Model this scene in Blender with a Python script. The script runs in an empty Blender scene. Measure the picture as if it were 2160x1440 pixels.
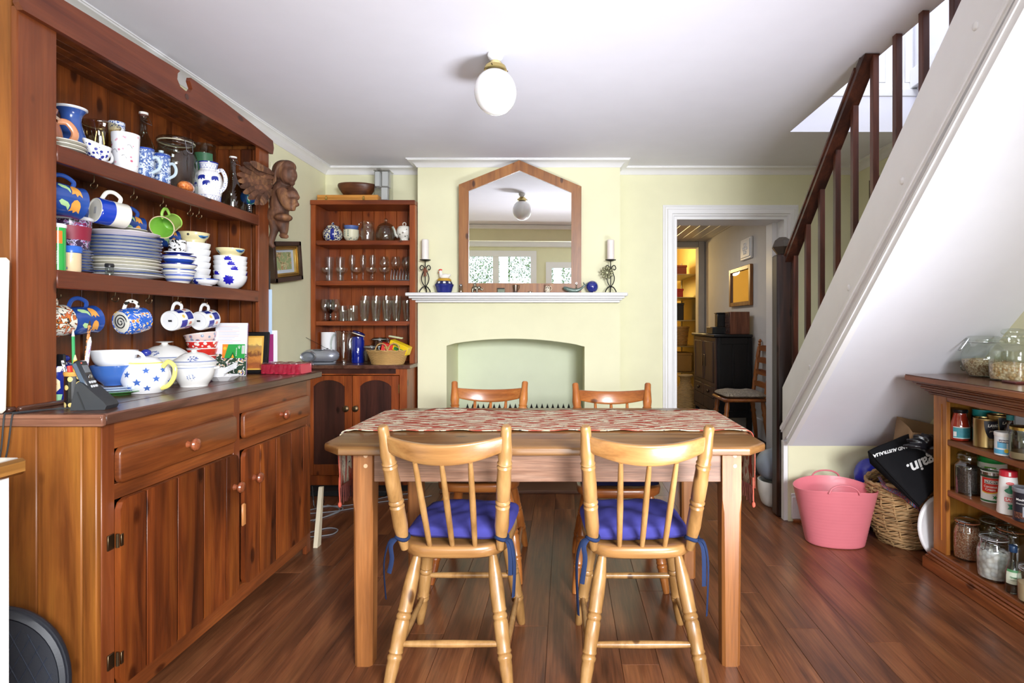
import bpy, bmesh, math, random
from mathutils import Vector, Matrix, Euler
import numpy as np
R = math.radians
PI = math.pi
rnd = random.Random(7)
D = bpy.data
sc = bpy.context.scene
C = sc.collection
def S(h, a=1.0):
    c = [int(h[i:i+2], 16)/255 for i in (0, 2, 4)]
    return tuple(x/12.92 if x <= .04045 else ((x+.055)/1.055)**2.4 for x in c) + (a,)
# ---------------------------------------------------------------- camera, world, lights
EYE = 1.18
cam = D.objects.new('camera', D.cameras.new('camera')); C.objects.link(cam)
cam.location = (0, 0, EYE); cam.rotation_euler = (R(90), 0, 0)
cam.data.lens = 20; cam.data.sensor_width = 36
cam.data.shift_x = -112/2160; cam.data.shift_y = -39/2160
cam.data.clip_start = .05
sc.camera = cam
w = D.worlds.new('world'); sc.world = w; w.use_nodes = True
w.node_tree.nodes['Background'].inputs[0].default_value = (.80, .90, 1, 1)
w.node_tree.nodes['Background'].inputs[1].default_value = 1.1
def area(name, loc, rot, sx, sy, power, col=(1, 1, 1), spread=180):
    l = D.lights.new(name, 'AREA'); l.shape = 'RECTANGLE'; l.size = sx; l.size_y = sy; l.energy = power; l.color = col
    l.spread = R(spread)
    o = D.objects.new(name, l); C.objects.link(o); o.location = loc; o.rotation_euler = [R(a) for a in rot]; return o
def aim(name, loc, to, *a, **k):
    o = area(name, loc, (0, 0, 0), *a, **k); o.rotation_euler = (Vector(to)-Vector(loc)).to_track_quat('-Z', 'Y').to_euler(); return o
area('window_daylight', (-.1, -2.5, 1.06), (90, 0, 0), 3.2, .50, 43, (.93, .96, 1))
area('side_fill', (2.15, -.9, 1.45), (90, 0, 90), 1.5, 1.1, 6, (.95, .97, 1))  # added fill beside an unseen side opening
aim('bounced_flash', (1.2, -1.5, 1.75), (-.5, 2.5, .25), 1.1, .7, 52, (.94, .96, 1), 85)
aim('ceiling_fill', (1.05, .72, .18), (-.35, 2.9, 2.45), 1.0, .5, 13, (.90, .93, 1), 76)  # low out-of-frame fill added to brighten the ceiling
area('stairwell_daylight', (1.85, 2.3, 4.25), (0, 0, 0), .9, 2.2, 40, (.93, .96, 1))
area('hall_fill', (.75, 5.6, 2.15), (0, 0, 0), .5, 1.2, 5, (.95, .96, 1))  # dim fill lamp added under the closed hall ceiling
pl = D.lights.new('store_room_bulb', 'POINT'); pl.energy = 26; pl.color = (1, .74, .34); pl.shadow_soft_size = .08
po = D.objects.new('store_room_bulb', pl); C.objects.link(po); po.location = (1.1, 8.3, 1.95)
vs = sc.view_settings; vs.view_transform = 'Standard'; vs.look = 'None'; vs.gamma = 1; vs.use_curve_mapping = False
vs.exposure = 0.66
sc.cycles.max_bounces = 9; sc.cycles.diffuse_bounces = 5; sc.cycles.glossy_bounces = 4
sc.cycles.transparent_max_bounces = 24; sc.cycles.transmission_bounces = 6
sc.cycles.sample_clamp_indirect = 6; sc.cycles.caustics_reflective = False; sc.cycles.caustics_refractive = False
# ---------------------------------------------------------------- mesh builder
def V(*a): return Vector(a)
def at(x, y, Y):
    """point of the room seen at photo pixel (x, y) whose distance into the room is Y"""
    return Vector(((x-1192)*Y/1200, Y, EYE-(y-681)*Y/1200))
def YX(x, X): return X*1200/(x-1192)
def frame(d):
    d = Vector(d).normalized()
    u = d.cross(Vector((0, 0, 1)) if abs(d.z) < .95 else Vector((1, 0, 0))).normalized()
    return u, d.cross(u).normalized(), d
def TR(loc=(0, 0, 0), rot=(0, 0, 0), s=(1, 1, 1)):
    return Matrix.LocRotScale(Vector(loc), Euler([R(a) for a in rot]), Vector(s))
class MB:
    def __init__(s): s.v = []; s.f = []; s.m = []; s.mi = 0
    def add(s, vs, fs, M=None):
        o = len(s.v)
        s.v += [M @ Vector(v) for v in vs] if M is not None else [Vector(v) for v in vs]
        s.f += [tuple(i+o for i in f) for f in fs]; s.m += [s.mi]*len(fs); return s
    def box(s, x0, x1, y0, y1, z0, z1, ch=0.0, M=None):
        if x0 > x1: x0, x1 = x1, x0
        if y0 > y1: y0, y1 = y1, y0
        if z0 > z1: z0, z1 = z1, z0
        c = ((x0+x1)/2, (y0+y1)/2, (z0+z1)/2); h = ((x1-x0)/2, (y1-y0)/2, (z1-z0)/2)
        ch = min(ch, min(h)*.9)
        if ch <= 0:
            vs = [(x, y, z) for x in (x0, x1) for y in (y0, y1) for z in (z0, z1)]
            return s.add(vs, [(0, 1, 3, 2), (4, 6, 7, 5), (0, 4, 5, 1), (2, 3, 7, 6), (0, 2, 6, 4), (1, 5, 7, 3)], M)
        vs = []; idx = {}
        for sx in (-1, 1):
            for sy in (-1, 1):
                for sz in (-1, 1):
                    sg = (sx, sy, sz)
                    for a in range(3):
                        p = [c[k]+sg[k]*(h[k] if k == a else h[k]-ch) for k in range(3)]
                        idx[(sg, a)] = len(vs); vs.append(p)
        fs = []
        for a in range(3):
            b, d = (a+1) % 3, (a+2) % 3
            for sg in (-1, 1):
                q = []
                for (i, j) in ((-1, -1), (1, -1), (1, 1), (-1, 1)):
                    t = [0, 0, 0]; t[a] = sg; t[b] = i; t[d] = j; q.append(idx[(tuple(t), a)])
                fs.append(tuple(q))
            for i in (-1, 1):
                for j in (-1, 1):
                    q = []
                    for (k, ax) in ((-1, b), (1, b), (1, d), (-1, d)):
                        t = [0, 0, 0]; t[a] = k; t[b] = i; t[d] = j; q.append(idx[(tuple(t), ax)])
                    fs.append(tuple(q))
        for sx in (-1, 1):
            for sy in (-1, 1):
                for sz in (-1, 1): fs.append(tuple(idx[((sx, sy, sz), a)] for a in range(3)))
        return s.add(vs, fs, M)
    def lathe(s, prof, n=28, M=None, sx=1, sy=1, t0=0, t1=None, e=1):
        """revolve (r, z) pairs about z; e<1 gives a squarish plan"""
        full = t1 is None; t1 = 2*PI if full else t1
        k = n if full else n+1
        vs = []; rings = []
        for (r, z) in prof:
            if r < 1e-6 and full: rings.append([len(vs)]); vs.append((0, 0, z))
            else:
                rr = []
                for i in range(k):
                    t = t0+(t1-t0)*i/n; ct, st = math.cos(t), math.sin(t)
                    if e != 1: ct = math.copysign(abs(ct)**e, ct); st = math.copysign(abs(st)**e, st)
                    rr.append(len(vs)); vs.append((r*ct*sx, r*st*sy, z))
                rings.append(rr)
        fs = []
        for a, b in zip(rings, rings[1:]):
            m = k if full else n
            for i in range(m):
                j = (i+1) % k
                if len(a) == 1 and len(b) == 1: break
                if len(a) == 1: fs.append((a[0], b[j], b[i]))
                elif len(b) == 1: fs.append((a[i], a[j], b[0]))
                else: fs.append((a[i], a[j], b[j], b[i]))
        return s.add(vs, fs, M)
    def tube(s, pts, r, n=8, closed=False, M=None, caps=True, fy=1.0, up=None):
        pts = [Vector(p) for p in pts]; N = len(pts)
        rs = r if isinstance(r, (list, tuple)) else [r]*N
        T = []
        for i in range(N):
            a = pts[(i-1) % N] if closed or i else pts[0]; b = pts[(i+1) % N] if closed or i < N-1 else pts[-1]
            t = (b-a); T.append(t.normalized() if t.length > 1e-9 else Vector((0, 0, 1)))
        if up is not None:
            u = Vector(up); u = (u-T[0]*u.dot(T[0])).normalized()
        else: u = frame(T[0])[0]
        vs = []; fs = []
        for i in range(N):
            u = (u-T[i]*u.dot(T[i])).normalized(); w_ = T[i].cross(u)
            for k in range(n):
                a = 2*PI*k/n
                vs.append(pts[i]+u*(math.cos(a)*rs[i])+w_*(math.sin(a)*rs[i]*fy))
        for i in range(N if closed else N-1):
            j = (i+1) % N
            for k in range(n): fs.append((i*n+k, i*n+(k+1) % n, j*n+(k+1) % n, j*n+k))
        if caps and not closed:
            fs.append(tuple(range(n-1, -1, -1))); fs.append(tuple((N-1)*n+k for k in range(n)))
        return s.add(vs, fs, M)
    def prism(s, poly, ax, a, b, M=None):
        """polygon extruded along axis: ax 'x': (y,z), 'y': (x,z), 'z': (x,y)"""
        n = len(poly)
        def q(p, t): return {'x': (t, p[0], p[1]), 'y': (p[0], t, p[1]), 'z': (p[0], p[1], t)}[ax]
        vs = [q(p, a) for p in poly]+[q(p, b) for p in poly]
        fs = [tuple(range(n)), tuple(range(2*n-1, n-1, -1))]+[(i, (i+1) % n, n+(i+1) % n, n+i) for i in range(n)]
        return s.add(vs, fs, M)
    def ball(s, c, rx, ry=None, rz=None, n=16, m=10, M=None, rot=None):
        ry = ry or rx; rz = rz or rx
        T = Matrix.Translation(Vector(c)) @ (Euler([R(a) for a in rot]).to_matrix().to_4x4() if rot else Matrix()) @ Matrix.Diagonal((rx, ry, rz, 1))
        if M is not None: T = M @ T
        return s.lathe([(math.sin(PI*i/m), -math.cos(PI*i/m)) for i in range(m+1)], n, T)
    def turned(s, p0, p1, prof, n=16):
        """lathe profile (t along 0..1, radius) from p0 to p1"""
        p0, p1 = Vector(p0), Vector(p1); u, w_, d = frame(p1-p0); L = (p1-p0).length
        M = Matrix((u, w_, d)).transposed().to_4x4(); M.translation = p0
        return s.lathe([(0, 0)]+[(r, t*L) for t, r in prof]+[(0, L)], n, M)
    def grid(s, fn, nu, nv, M=None, cu=False):
        vs = [fn(i/nu, j/nv) for j in range(nv+1) for i in range(nu+(0 if cu else 1))]
        k = nu+(0 if cu else 1)
        fs = [(j*k+i, j*k+(i+1) % k, (j+1)*k+(i+1) % k, (j+1)*k+i) for j in range(nv) for i in range(nu)]
        return s.add(vs, fs, M)
def mesh(name, mb, mats, ang=38, smooth=True, off=None, recalc=True):
    me = D.meshes.new(name)
    vs = [v-Vector(off) for v in mb.v] if off is not None else mb.v
    me.from_pydata([tuple(v) for v in vs], [], mb.f)
    mats = mats if isinstance(mats, (list, tuple)) else [mats]
    for m in mats: me.materials.append(m)
    if len(mats) > 1: me.polygons.foreach_set('material_index', mb.m)
    if recalc:
        bm = bmesh.new(); bm.from_mesh(me); bmesh.ops.recalc_face_normals(bm, faces=bm.faces); bm.to_mesh(me); bm.free()
    if smooth:
        me.shade_smooth(); me.set_sharp_from_angle(angle=R(ang))
    return me
def tag(o, label=None, cat=None, group=None, kind=None):
    for k, v in (('label', label), ('category', cat), ('group', group), ('kind', kind)):
        if v: o[k] = v
    return o
def thing(name, label, cat, loc=(0, 0, 0), rot=(0, 0, 0), group=None):
    o = D.objects.new(name, None); C.objects.link(o); o.empty_display_size = .02
    o.location = loc; o.rotation_euler = [R(a) for a in rot]
    return tag(o, label, cat, group)
def part(name, mb, mats, parent=None, world=False, ang=38, label=None, kind=None, smooth=True, recalc=True):
    off = None
    if world and parent is not None:
        off = parent.location.copy()
        if parent.parent: off = off+parent.parent.location
    o = D.objects.new(name, mesh(name, mb, mats, ang, smooth, off, recalc)); C.objects.link(o)
    if parent is not None: o.parent = parent
    if label: o['label'] = label
    if kind: o['kind'] = kind
    return o
def one(name, label, cat, mb, mats, loc=(0, 0, 0), rot=(0, 0, 0), group=None, ang=38, world=False, recalc=True):
    o = D.objects.new(name, mesh(name, mb, mats, ang, True, loc if world else None, recalc)); C.objects.link(o)
    o.location = loc; o.rotation_euler = [R(a) for a in rot]; return tag(o, label, cat, group)
def struct(name, mb, mats, ang=38, parent=None):
    o = D.objects.new(name, mesh(name, mb, mats, ang)); C.objects.link(o); o['kind'] = 'structure'
    if parent is not None: o.parent = parent; 
    return o
def dup(root, loc=None, rot=None, label=None, group=None, scale=None):
    def cp(o, par):
        c = o.copy(); C.objects.link(c)
        if par is not None: c.parent = par
        for ch in [x for x in KIDS.get(o.name, [])]: cp(ch, c)
        return c
    KIDS = {}
    def collect(o):
        KIDS[o.name] = list(o.children)
        for ch in o.children: collect(ch)
    collect(root)
    r = cp(root, None)
    if loc is not None: r.location = loc
    if rot is not None: r.rotation_euler = [R(a) for a in rot]
    if scale is not None: r.scale = scale
    if label: r['label'] = label
    if group: r['group'] = group
    return r
_tc = {}
def text_mb(s, size, align='CENTER', bold=0.0, shear=0.0, depth=0.0):
    k = (s, size, align, bold, shear)
    if k not in _tc:
        cu = D.curves.new('lettering', 'FONT'); cu.body = s; cu.size = size; cu.align_x = align; cu.align_y = 'CENTER'
        cu.offset = bold; cu.shear = shear; cu.resolution_u = 3; cu.fill_mode = 'FRONT'
        o = D.objects.new('lettering', cu); C.objects.link(o)
        dg = bpy.context.evaluated_depsgraph_get(); me = o.evaluated_get(dg).to_mesh()
        _tc[k] = ([v.co.copy() for v in me.vertices], [tuple(p.vertices) for p in me.polygons])
        D.objects.remove(o); D.curves.remove(cu)
    return _tc[k]
def on_wall(mb, s, size, M, **kw):
    vs, fs = text_mb(s, size, **kw); mb.add(vs, fs, M); return mb
def on_round(mb, s, size, r, z, th=-PI/2, e=.0006, taper=0.0, **kw):
    """letters wrapped round an upright cylinder of radius r; th is the heading of the middle"""
    vs, fs = text_mb(s, size, **kw)
    def f(v):
        rr = r+e+taper*v.y; t = th+v.x/r
        return Vector((rr*math.cos(t), rr*math.sin(t), z+v.y))
    mb.add([f(v) for v in vs], fs); return mb
def shape_round(mb, poly, rf, z, th, e=.0006, sub=1):
    """flat outline laid on a surface of revolution rf(z)"""
    cx = sum(p[0] for p in poly)/len(poly); cy = sum(p[1] for p in poly)/len(poly)
    ring = []
    for i in range(len(poly)):
        a, b = poly[i], poly[(i+1) % len(poly)]
        for k in range(sub): ring.append((a[0]+(b[0]-a[0])*k/sub, a[1]+(b[1]-a[1])*k/sub))
    pts = [(cx, cy)]+[((p[0]+cx)/2, (p[1]+cy)/2) for p in ring]+ring
    n = len(ring)
    def f(p):
        zz = z+p[1]; rr = max(rf(zz), .004); t = th+p[0]/rr
        return ((rr+e)*math.cos(t), (rr+e)*math.sin(t), zz)
    fs = [(0, 1+i, 1+(i+1) % n) for i in range(n)]+[(1+i, 1+n+i, 1+n+(i+1) % n, 1+(i+1) % n) for i in range(n)]
    return mb.add([f(p) for p in pts], fs)
def rfun(prof):
    def f(z):
        for (r0, z0), (r1, z1) in zip(prof, prof[1:]):
            if min(z0, z1) <= z <= max(z0, z1) and abs(z1-z0) > 1e-7: return r0+(r1-r0)*(z-z0)/(z1-z0)
        return max(p[0] for p in prof)*.6
    return f
def smooth_prof(pts, k=4):
    """Catmull-Rom through (r, z) points"""
    out = []
    P = [pts[0]]+list(pts)+[pts[-1]]
    for i in range(1, len(P)-2):
        for j in range(k):
            t = j/k
            out.append(tuple(.5*((2*P[i][c])+(-P[i-1][c]+P[i+1][c])*t+(2*P[i-1][c]-5*P[i][c]+4*P[i+1][c]-P[i+2][c])*t*t+(-P[i-1][c]+3*P[i][c]-3*P[i+1][c]+P[i+2][c])*t**3) for c in range(len(P[i]))))
    out.append(tuple(pts[-1])); return [(max(p[0], 0),)+tuple(p[1:]) for p in out] if len(pts[0]) == 2 else out
def curve3(pts, k=6, closed=False):
    if closed:
        P = [pts[-1]]+list(pts)+[pts[0], pts[1]]; n = len(pts)
    else:
        P = [pts[0]]+list(pts)+[pts[-1]]; n = len(pts)-1
    out = []
    for i in range(1, n+1):
        for j in range(k):
            t = j/k
            out.append(Vector([.5*((2*P[i][c])+(-P[i-1][c]+P[i+1][c])*t+(2*P[i-1][c]-5*P[i][c]+4*P[i+1][c]-P[i+2][c])*t*t+(-P[i-1][c]+3*P[i][c]-3*P[i+1][c]+P[i+2][c])*t**3) for c in range(3)]))
    if not closed: out.append(Vector(pts[-1]))
    return out
# ---------------------------------------------------------------- materials
def nt(name):
    m = D.materials.new(name); m.use_nodes = True; t = m.node_tree
    return m, t, t.nodes['Principled BSDF']
def N(t, typ, **kw):
    n = t.nodes.new('ShaderNode'+typ)
    for k, v in kw.items():
        if k.startswith('i_'):
            key = k[2:]; n.inputs[int(key) if key.isdigit() else key.replace('_', ' ')].default_value = v
        else: setattr(n, k, v)
    return n
def ramp(t, stops, mode='LINEAR'):
    r = t.nodes.new('ShaderNodeValToRGB'); r.color_ramp.interpolation = mode
    el = r.color_ramp.elements
    while len(el) > 1: el.remove(el[-1])
    el[0].position = stops[0][0]; el[0].color = stops[0][1]
    for p, c in stops[1:]:
        x = el.new(p); x.color = c
    return r
def plain(name, h, rough=.5, metal=0, spec=.5, coat=0, var=.06, emit=0, bump=0, bs=200, sheen=0, trans=0):
    """one colour with slight unevenness"""
    m, t, b = nt(name); L = t.links
    c = S(h) if isinstance(h, str) else h
    tc = N(t, 'TexCoord'); n = N(t, 'TexNoise', i_Scale=7.0, i_Detail=4.0)
    L.new(tc.outputs['Object'], n.inputs['Vector'])
    r = ramp(t, [(.3, tuple(x*(1-var) for x in c[:3])+(1,)), (.7, tuple(min(1, x*(1+var)) for x in c[:3])+(1,))])
    L.new(n.outputs[0], r.inputs[0]); L.new(r.outputs[0], b.inputs['Base Color'])
    b.inputs['Roughness'].default_value = rough; b.inputs['Metallic'].default_value = metal
    b.inputs['Specular IOR Level'].default_value = (.15 if rough >= .85 else spec); b.inputs['Coat Weight'].default_value = coat
    if sheen: b.inputs['Sheen Weight'].default_value = sheen
    if trans: b.inputs['Transmission Weight'].default_value = trans
    if emit: b.inputs['Emission Color'].default_value = c; b.inputs['Emission Strength'].default_value = emit
    if bump:
        n2 = N(t, 'TexNoise', i_Scale=float(bs), i_Detail=3.0); bp = N(t, 'Bump', i_Strength=bump, i_Distance=.002)
        L.new(tc.outputs['Object'], n2.inputs['Vector']); L.new(n2.outputs[0], bp.inputs['Height']); L.new(bp.outputs[0], b.inputs['Normal'])
    return m
def wood(name, c0, c1, c2, axis='Z', rough=.35, sc_=1.0, knots=.0, coat=.15, fine=.35, dark=.3, spec=.4, bump=.12):
    m, t, b = nt(name); L = t.links
    tc = N(t, 'TexCoord'); oi = N(t, 'ObjectInfo')
    vm = N(t, 'VectorMath', operation='MULTIPLY_ADD')
    cx = N(t, 'CombineXYZ'); 
    mu = N(t, 'Math', operation='MULTIPLY'); mu.inputs[1].default_value = 37.0
    mu2 = N(t, 'Math', operation='MULTIPLY'); mu2.inputs[1].default_value = 91.0
    L.new(oi.outputs['Random'], mu.inputs[0]); L.new(oi.outputs['Random'], mu2.inputs[0])
    L.new(mu.outputs[0], cx.inputs[0]); L.new(mu2.outputs[0], cx.inputs[1]); L.new(mu.outputs[0], cx.inputs[2])
    L.new(tc.outputs['Object'], vm.inputs[0]); vm.inputs[1].default_value = (1, 1, 1); L.new(cx.outputs[0], vm.inputs[2])
    def mp(a, bb):
        mm = N(t, 'Mapping'); s = [bb]*3; s['XYZ'.index(axis)] = a; mm.inputs['Scale'].default_value = s
        L.new(vm.outputs[0], mm.inputs[0]); return mm
    m1 = mp(1.6*sc_, 15*sc_); n1 = N(t, 'TexNoise', i_Scale=1.0, i_Detail=5.0, i_Roughness=.55, i_Distortion=.9)
    L.new(m1.outputs[0], n1.inputs['Vector'])
    r1 = ramp(t, [(.28, S(c0)), (.5, S(c1)), (.72, S(c2))]); L.new(n1.outputs[0], r1.inputs[0])
    m2 = mp(6*sc_, 170*sc_); n2 = N(t, 'TexNoise', i_Scale=1.0, i_Detail=3.0); L.new(m2.outputs[0], n2.inputs['Vector'])
    r2 = ramp(t, [(.3, (1-fine,)*3+(1,)), (.65, (1, 1, 1, 1))]); L.new(n2.outputs[0], r2.inputs[0])
    mx = N(t, 'MixRGB', blend_type='MULTIPLY', i_Fac=1.0); L.new(r1.outputs[0], mx.inputs[1]); L.new(r2.outputs[0], mx.inputs[2])
    m3 = mp(1.2, 3.5); n3 = N(t, 'TexNoise', i_Scale=1.3, i_Detail=3.0); L.new(m3.outputs[0], n3.inputs['Vector'])
    r3 = ramp(t, [(.35, (1-dark,)*3+(1,)), (.6, (1, 1, 1, 1))]); L.new(n3.outputs[0], r3.inputs[0])
    my = N(t, 'MixRGB', blend_type='MULTIPLY', i_Fac=1.0); L.new(mx.outputs[0], my.inputs[1]); L.new(r3.outputs[0], my.inputs[2])
    out = my
    if knots:
        m4 = mp(4.2, 8.5); v = N(t, 'TexVoronoi', i_Scale=1.0); L.new(m4.outputs[0], v.inputs['Vector'])
        r4 = ramp(t, [(0, (.10, .06, .04, 1)), (.07+knots*.06, (.22, .14, .1, 1)), (.12+knots*.09, (1, 1, 1, 1))]); L.new(v.outputs['Distance'], r4.inputs[0])
        mz = N(t, 'MixRGB', blend_type='MULTIPLY', i_Fac=.85); L.new(my.outputs[0], mz.inputs[1]); L.new(r4.outputs[0], mz.inputs[2]); out = mz
    L.new(out.outputs[0], b.inputs['Base Color'])
    b.inputs['Roughness'].default_value = rough; b.inputs['Coat Weight'].default_value = coat; b.inputs['Coat Roughness'].default_value = .25
    b.inputs['Specular IOR Level'].default_value = spec
    bp = N(t, 'Bump', i_Strength=bump, i_Distance=.003); L.new(n2.outputs[0], bp.inputs['Height']); L.new(bp.outputs[0], b.inputs['Normal'])
    return m
def glass(name, tint='F6FAF8', gl=.19, op=0.0, rough=.02):
    m = D.materials.new(name); m.use_nodes = True; t = m.node_tree; L = t.links; t.nodes.clear()
    o = N(t, 'OutputMaterial'); tr = N(t, 'BsdfTransparent'); tr.inputs[0].default_value = S(tint)
    g = N(t, 'BsdfGlossy'); g.inputs['Roughness'].default_value = rough
    lw = N(t, 'LayerWeight', i_Blend=.35); rp = ramp(t, [(0, (gl*.55,)*3+(1,)), (.75, (gl*1.7,)*3+(1,)), (1, (.75,)*3+(1,))])
    L.new(lw.outputs['Facing'], rp.inputs[0])
    mx = N(t, 'MixShader'); L.new(rp.outputs[0], mx.inputs[0]); L.new(tr.outputs[0], mx.inputs[1]); L.new(g.outputs[0], mx.inputs[2])
    L.new(mx.outputs[0], o.inputs[0]); return m
def spotty(name, base, cols, scale=40, thr=.5, rough=.2, kind='VORONOI', stretch=(1, 1, 1), coat=.5):
    """glazed ground with irregular painted marks"""
    m, t, b = nt(name); L = t.links
    tc = N(t, 'TexCoord'); mp_ = N(t, 'Mapping'); mp_.inputs['Scale'].default_value = stretch; L.new(tc.outputs['Object'], mp_.inputs[0])
    if kind == 'VORONOI':
        v = N(t, 'TexVoronoi', i_Scale=float(scale)); L.new(mp_.outputs[0], v.inputs['Vector']); fac = v.outputs['Distance']
        st = [(0, S(cols[0])), (thr*.5, S(cols[0])), (thr*.55, S(cols[-1])), (thr, S(base))]
    else:
        v = N(t, 'TexNoise', i_Scale=float(scale), i_Detail=2.5, i_Distortion=1.6); L.new(mp_.outputs[0], v.inputs['Vector']); fac = v.outputs[0]
        st = [(0, S(base)), (thr, S(base))]+[(thr+.02+.05*i, S(c)) for i, c in enumerate(cols)]+[(min(.98, thr+.05+.05*len(cols)), S(base))]
    r = ramp(t, st, 'CONSTANT'); L.new(fac, r.inputs[0]); L.new(r.outputs[0], b.inputs['Base Color'])
    b.inputs['Roughness'].default_value = rough; b.inputs['Coat Weight'].default_value = coat; return m
M = {}
def cer(h, **k):
    key = 'ceramic_'+h
    if key not in M: M[key] = plain(key, h, rough=.18, coat=.4, var=.03)
    return M[key]
def paint(h, rough=.4):
    key = 'paint_%s_%d' % (h, rough*100)
    if key not in M: M[key] = plain(key, h, rough=rough, var=.03)
    return M[key]
def metal(h, rough=.3):
    key = 'metal_%s' % h
    if key not in M: M[key] = plain(key, h, rough=rough, metal=1, var=.05)
    return M[key]
M['wall'] = plain('wall_paint', 'E4E2BF', .75, var=.02, bump=.05, bs=90)
M['wall_green'] = plain('recess_paint', 'D8DFC4', .75, var=.02, bump=.05, bs=90)
M['ceil'] = plain('ceiling_paint', 'E6E6F0', .85, var=.012)
M['white'] = plain('white_gloss_paint', 'E9E9EA', .4, var=.015)
M['whitewall'] = plain('white_wall_paint', 'E0E0E6', .7, var=.015, bump=.04, bs=60)
M['stair_white'] = plain('stair_board_paint', 'EEEEF0', .45, var=.02, bump=.06, bs=30)
M['hallwall'] = plain('hall_wall_paint', 'D0CCC8', .75, var=.02)
M['yellow'] = plain('store_room_paint', 'E8D28C', .75, var=.02)
M['floor'] = wood('floor_board', '55311F', '7C4A2E', '96603C', 'Y', .30, .9, 0, .12, .38, .3, spec=.45)
M['hallfloor'] = plain('hall_floor', '2B2523', .5)
M['dr'] = wood('dresser_front_wood', '4A1F0E', '85401A', 'AA5C24', 'Z', .36, .9, .6, .2, .25, .5)
M['drh'] = wood('dresser_rail_wood', '5E2E16', '8E4A22', 'A25C2C', 'Y', .36, .9, .25, .2, .25, .4)
M['drs'] = wood('dresser_lit_side_wood', '6C3816', '965824', 'B4742F', 'Z', .42, .8, .6, .1, .2, .35)  # side faces coloured lighter for the light falling on them
M['hut'] = wood('hutch_stile_wood', '6A3117', '81411F', '92502A', 'Z', .38, .8, .15, .15, .2, .25)
M['huty'] = wood('hutch_rail_wood', '5A2716', '6E351E', '804225', 'Y', .38, .8, .1, .15, .2, .25)
M['back'] = wood('hutch_back_wood', '522511', '7A3D18', '955020', 'Z', .42, .9, .5, .1, .25, .5)
M['top'] = wood('worktop_wood', '3D2419', '644032', '7C5443', 'Y', .30, 1.1, .2, .25, .35, .35)
M['topx'] = wood('worktop_end_wood', '5A3424', '8A5B47', 'A3745C', 'X', .4, 1.1, .2, .1, .3, .3)
M['bk'] = wood('bookcase_wood', '71300F', '92451A', 'A75724', 'Z', .38, .9, .1, .15, .2, .3)
M['bkx'] = wood('bookcase_shelf_wood', '66290F', '8A3F19', '9C4D20', 'X', .38, .9, .1, .15, .2, .3)
M['bkp'] = wood('dark_door_panel', '2E1712', '43221A', '522B20', 'Z', .35, .8, .05, .2, .2, .3)
M['tab'] = wood('table_wood', '664226', '885E34', '9E7446', 'X', .28, .9, .1, .3, .2, .3)
M['leg'] = wood('table_leg_wood', '784824', '965E30', 'A87040', 'Z', .4, 1, .05, .12, .25, .2)
M['apr'] = wood('table_apron_wood', '68452F', '84604A', '9A7862', 'X', .5, 1.6, .05, .05, .4, .25)
M['ch'] = wood('chair_pine', '7C5830', '9C7444', 'AE8654', 'Z', .3, 1, .03, .35, .12, .12)
M['chx'] = wood('chair_crest_pine', '785028', '986C3E', 'AA804C', 'X', .28, .9, .03, .4, .15, .15)
M['chd'] = wood('chair_pine_dark', '8A4A20', 'A9642E', 'BC7A3E', 'Z', .3, 1, .03, .35, .12, .12)
M['chdx'] = wood('chair_crest_dark', '7E421C', 'A05C2A', 'B6743A', 'X', .28, .9, .03, .4, .2, .15)
M['rail'] = wood('stair_rail_wood', '2C1711', '48271C', '683A28', 'Y', .35, 1, .05, .2, .25, .3)
M['bal'] = wood('baluster_wood', '3A1D14', '5C3022', '7C4430', 'Z', .38, 1, .05, .2, .25, .3)
M['newel'] = wood('newel_wood', '1B1110', '2E1C18', '452A20', 'Z', .35, 1, .05, .2, .25, .3)
M['under'] = plain('stair_underside_paint', 'E3E4EC', .7, var=.015, bump=.04, bs=60)
M['mir'] = wood('mirror_frame_wood', '7C4A24', '99612F', 'AB733C', 'Z', .42, 1, .04, .1, .2, .2)
M['rc'] = wood('pantry_wood', 'A05E26', 'C07C38', 'D09048', 'Z', .38, 1, .3, .15, .2, .3)
M['rcb'] = wood('pantry_back_wood', 'A06622', 'BE8030', 'CC9344', 'Z', .42, 1, .15, .1, .2, .3)
M['rct'] = wood('pantry_rail_wood', '7A4222', '9C5A30', 'B06C3C', 'Y', .35, 1, .1, .2, .25, .3)
M['box'] = wood('light_box_wood', 'B87830', 'CF8F40', 'DA9E50', 'X', .45, 1, 0, .1, .1, .1)
M['bowlw'] = wood('bowl_wood', '40210F', '5C3117', '784422', 'X', .4, 1.2, 0, .1, .2, .3)
M['carve'] = wood('carved_wood', '452B1E', '6A4531', '9E7048', 'Z', .65, 1.2, .0, 0, .3, .45)
M['lacq'] = wood('black_lacquer', '0C0C0E', '131215', '1E1A1B', 'Z', .4, 1, 0, .1, .2, .2)
M['lacq2'] = wood('brown_lacquer', '2E1B17', '46291F', '5A3526', 'Z', .45, 1, .2, .1, .2, .3)
M['glass'] = glass('clear_glass'); M['glass_d'] = glass('grey_glass', 'DDE4E0', .14)
M['amber'] = glass('amber_glass', 'D8C79A', .22); M['blueg'] = glass('blue_glass', '1C2E9A', .2)
M['pane'] = glass('window_pane', 'FFFFFF', .05)
M['brass'] = metal('B59A5A', .28); M['steel'] = metal('B9BCC0', .22); M['iron'] = plain('black_iron', '1C1A19', .5, .6)
M['oldbrass'] = metal('6B5A44', .42); M['gold'] = metal('C9A85E', .35)
M['W'] = cer('EDEEF0'); M['Wc'] = cer('E9E6DA'); M['B'] = cer('24459E'); M['navy'] = cer('1E2C86')
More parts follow.
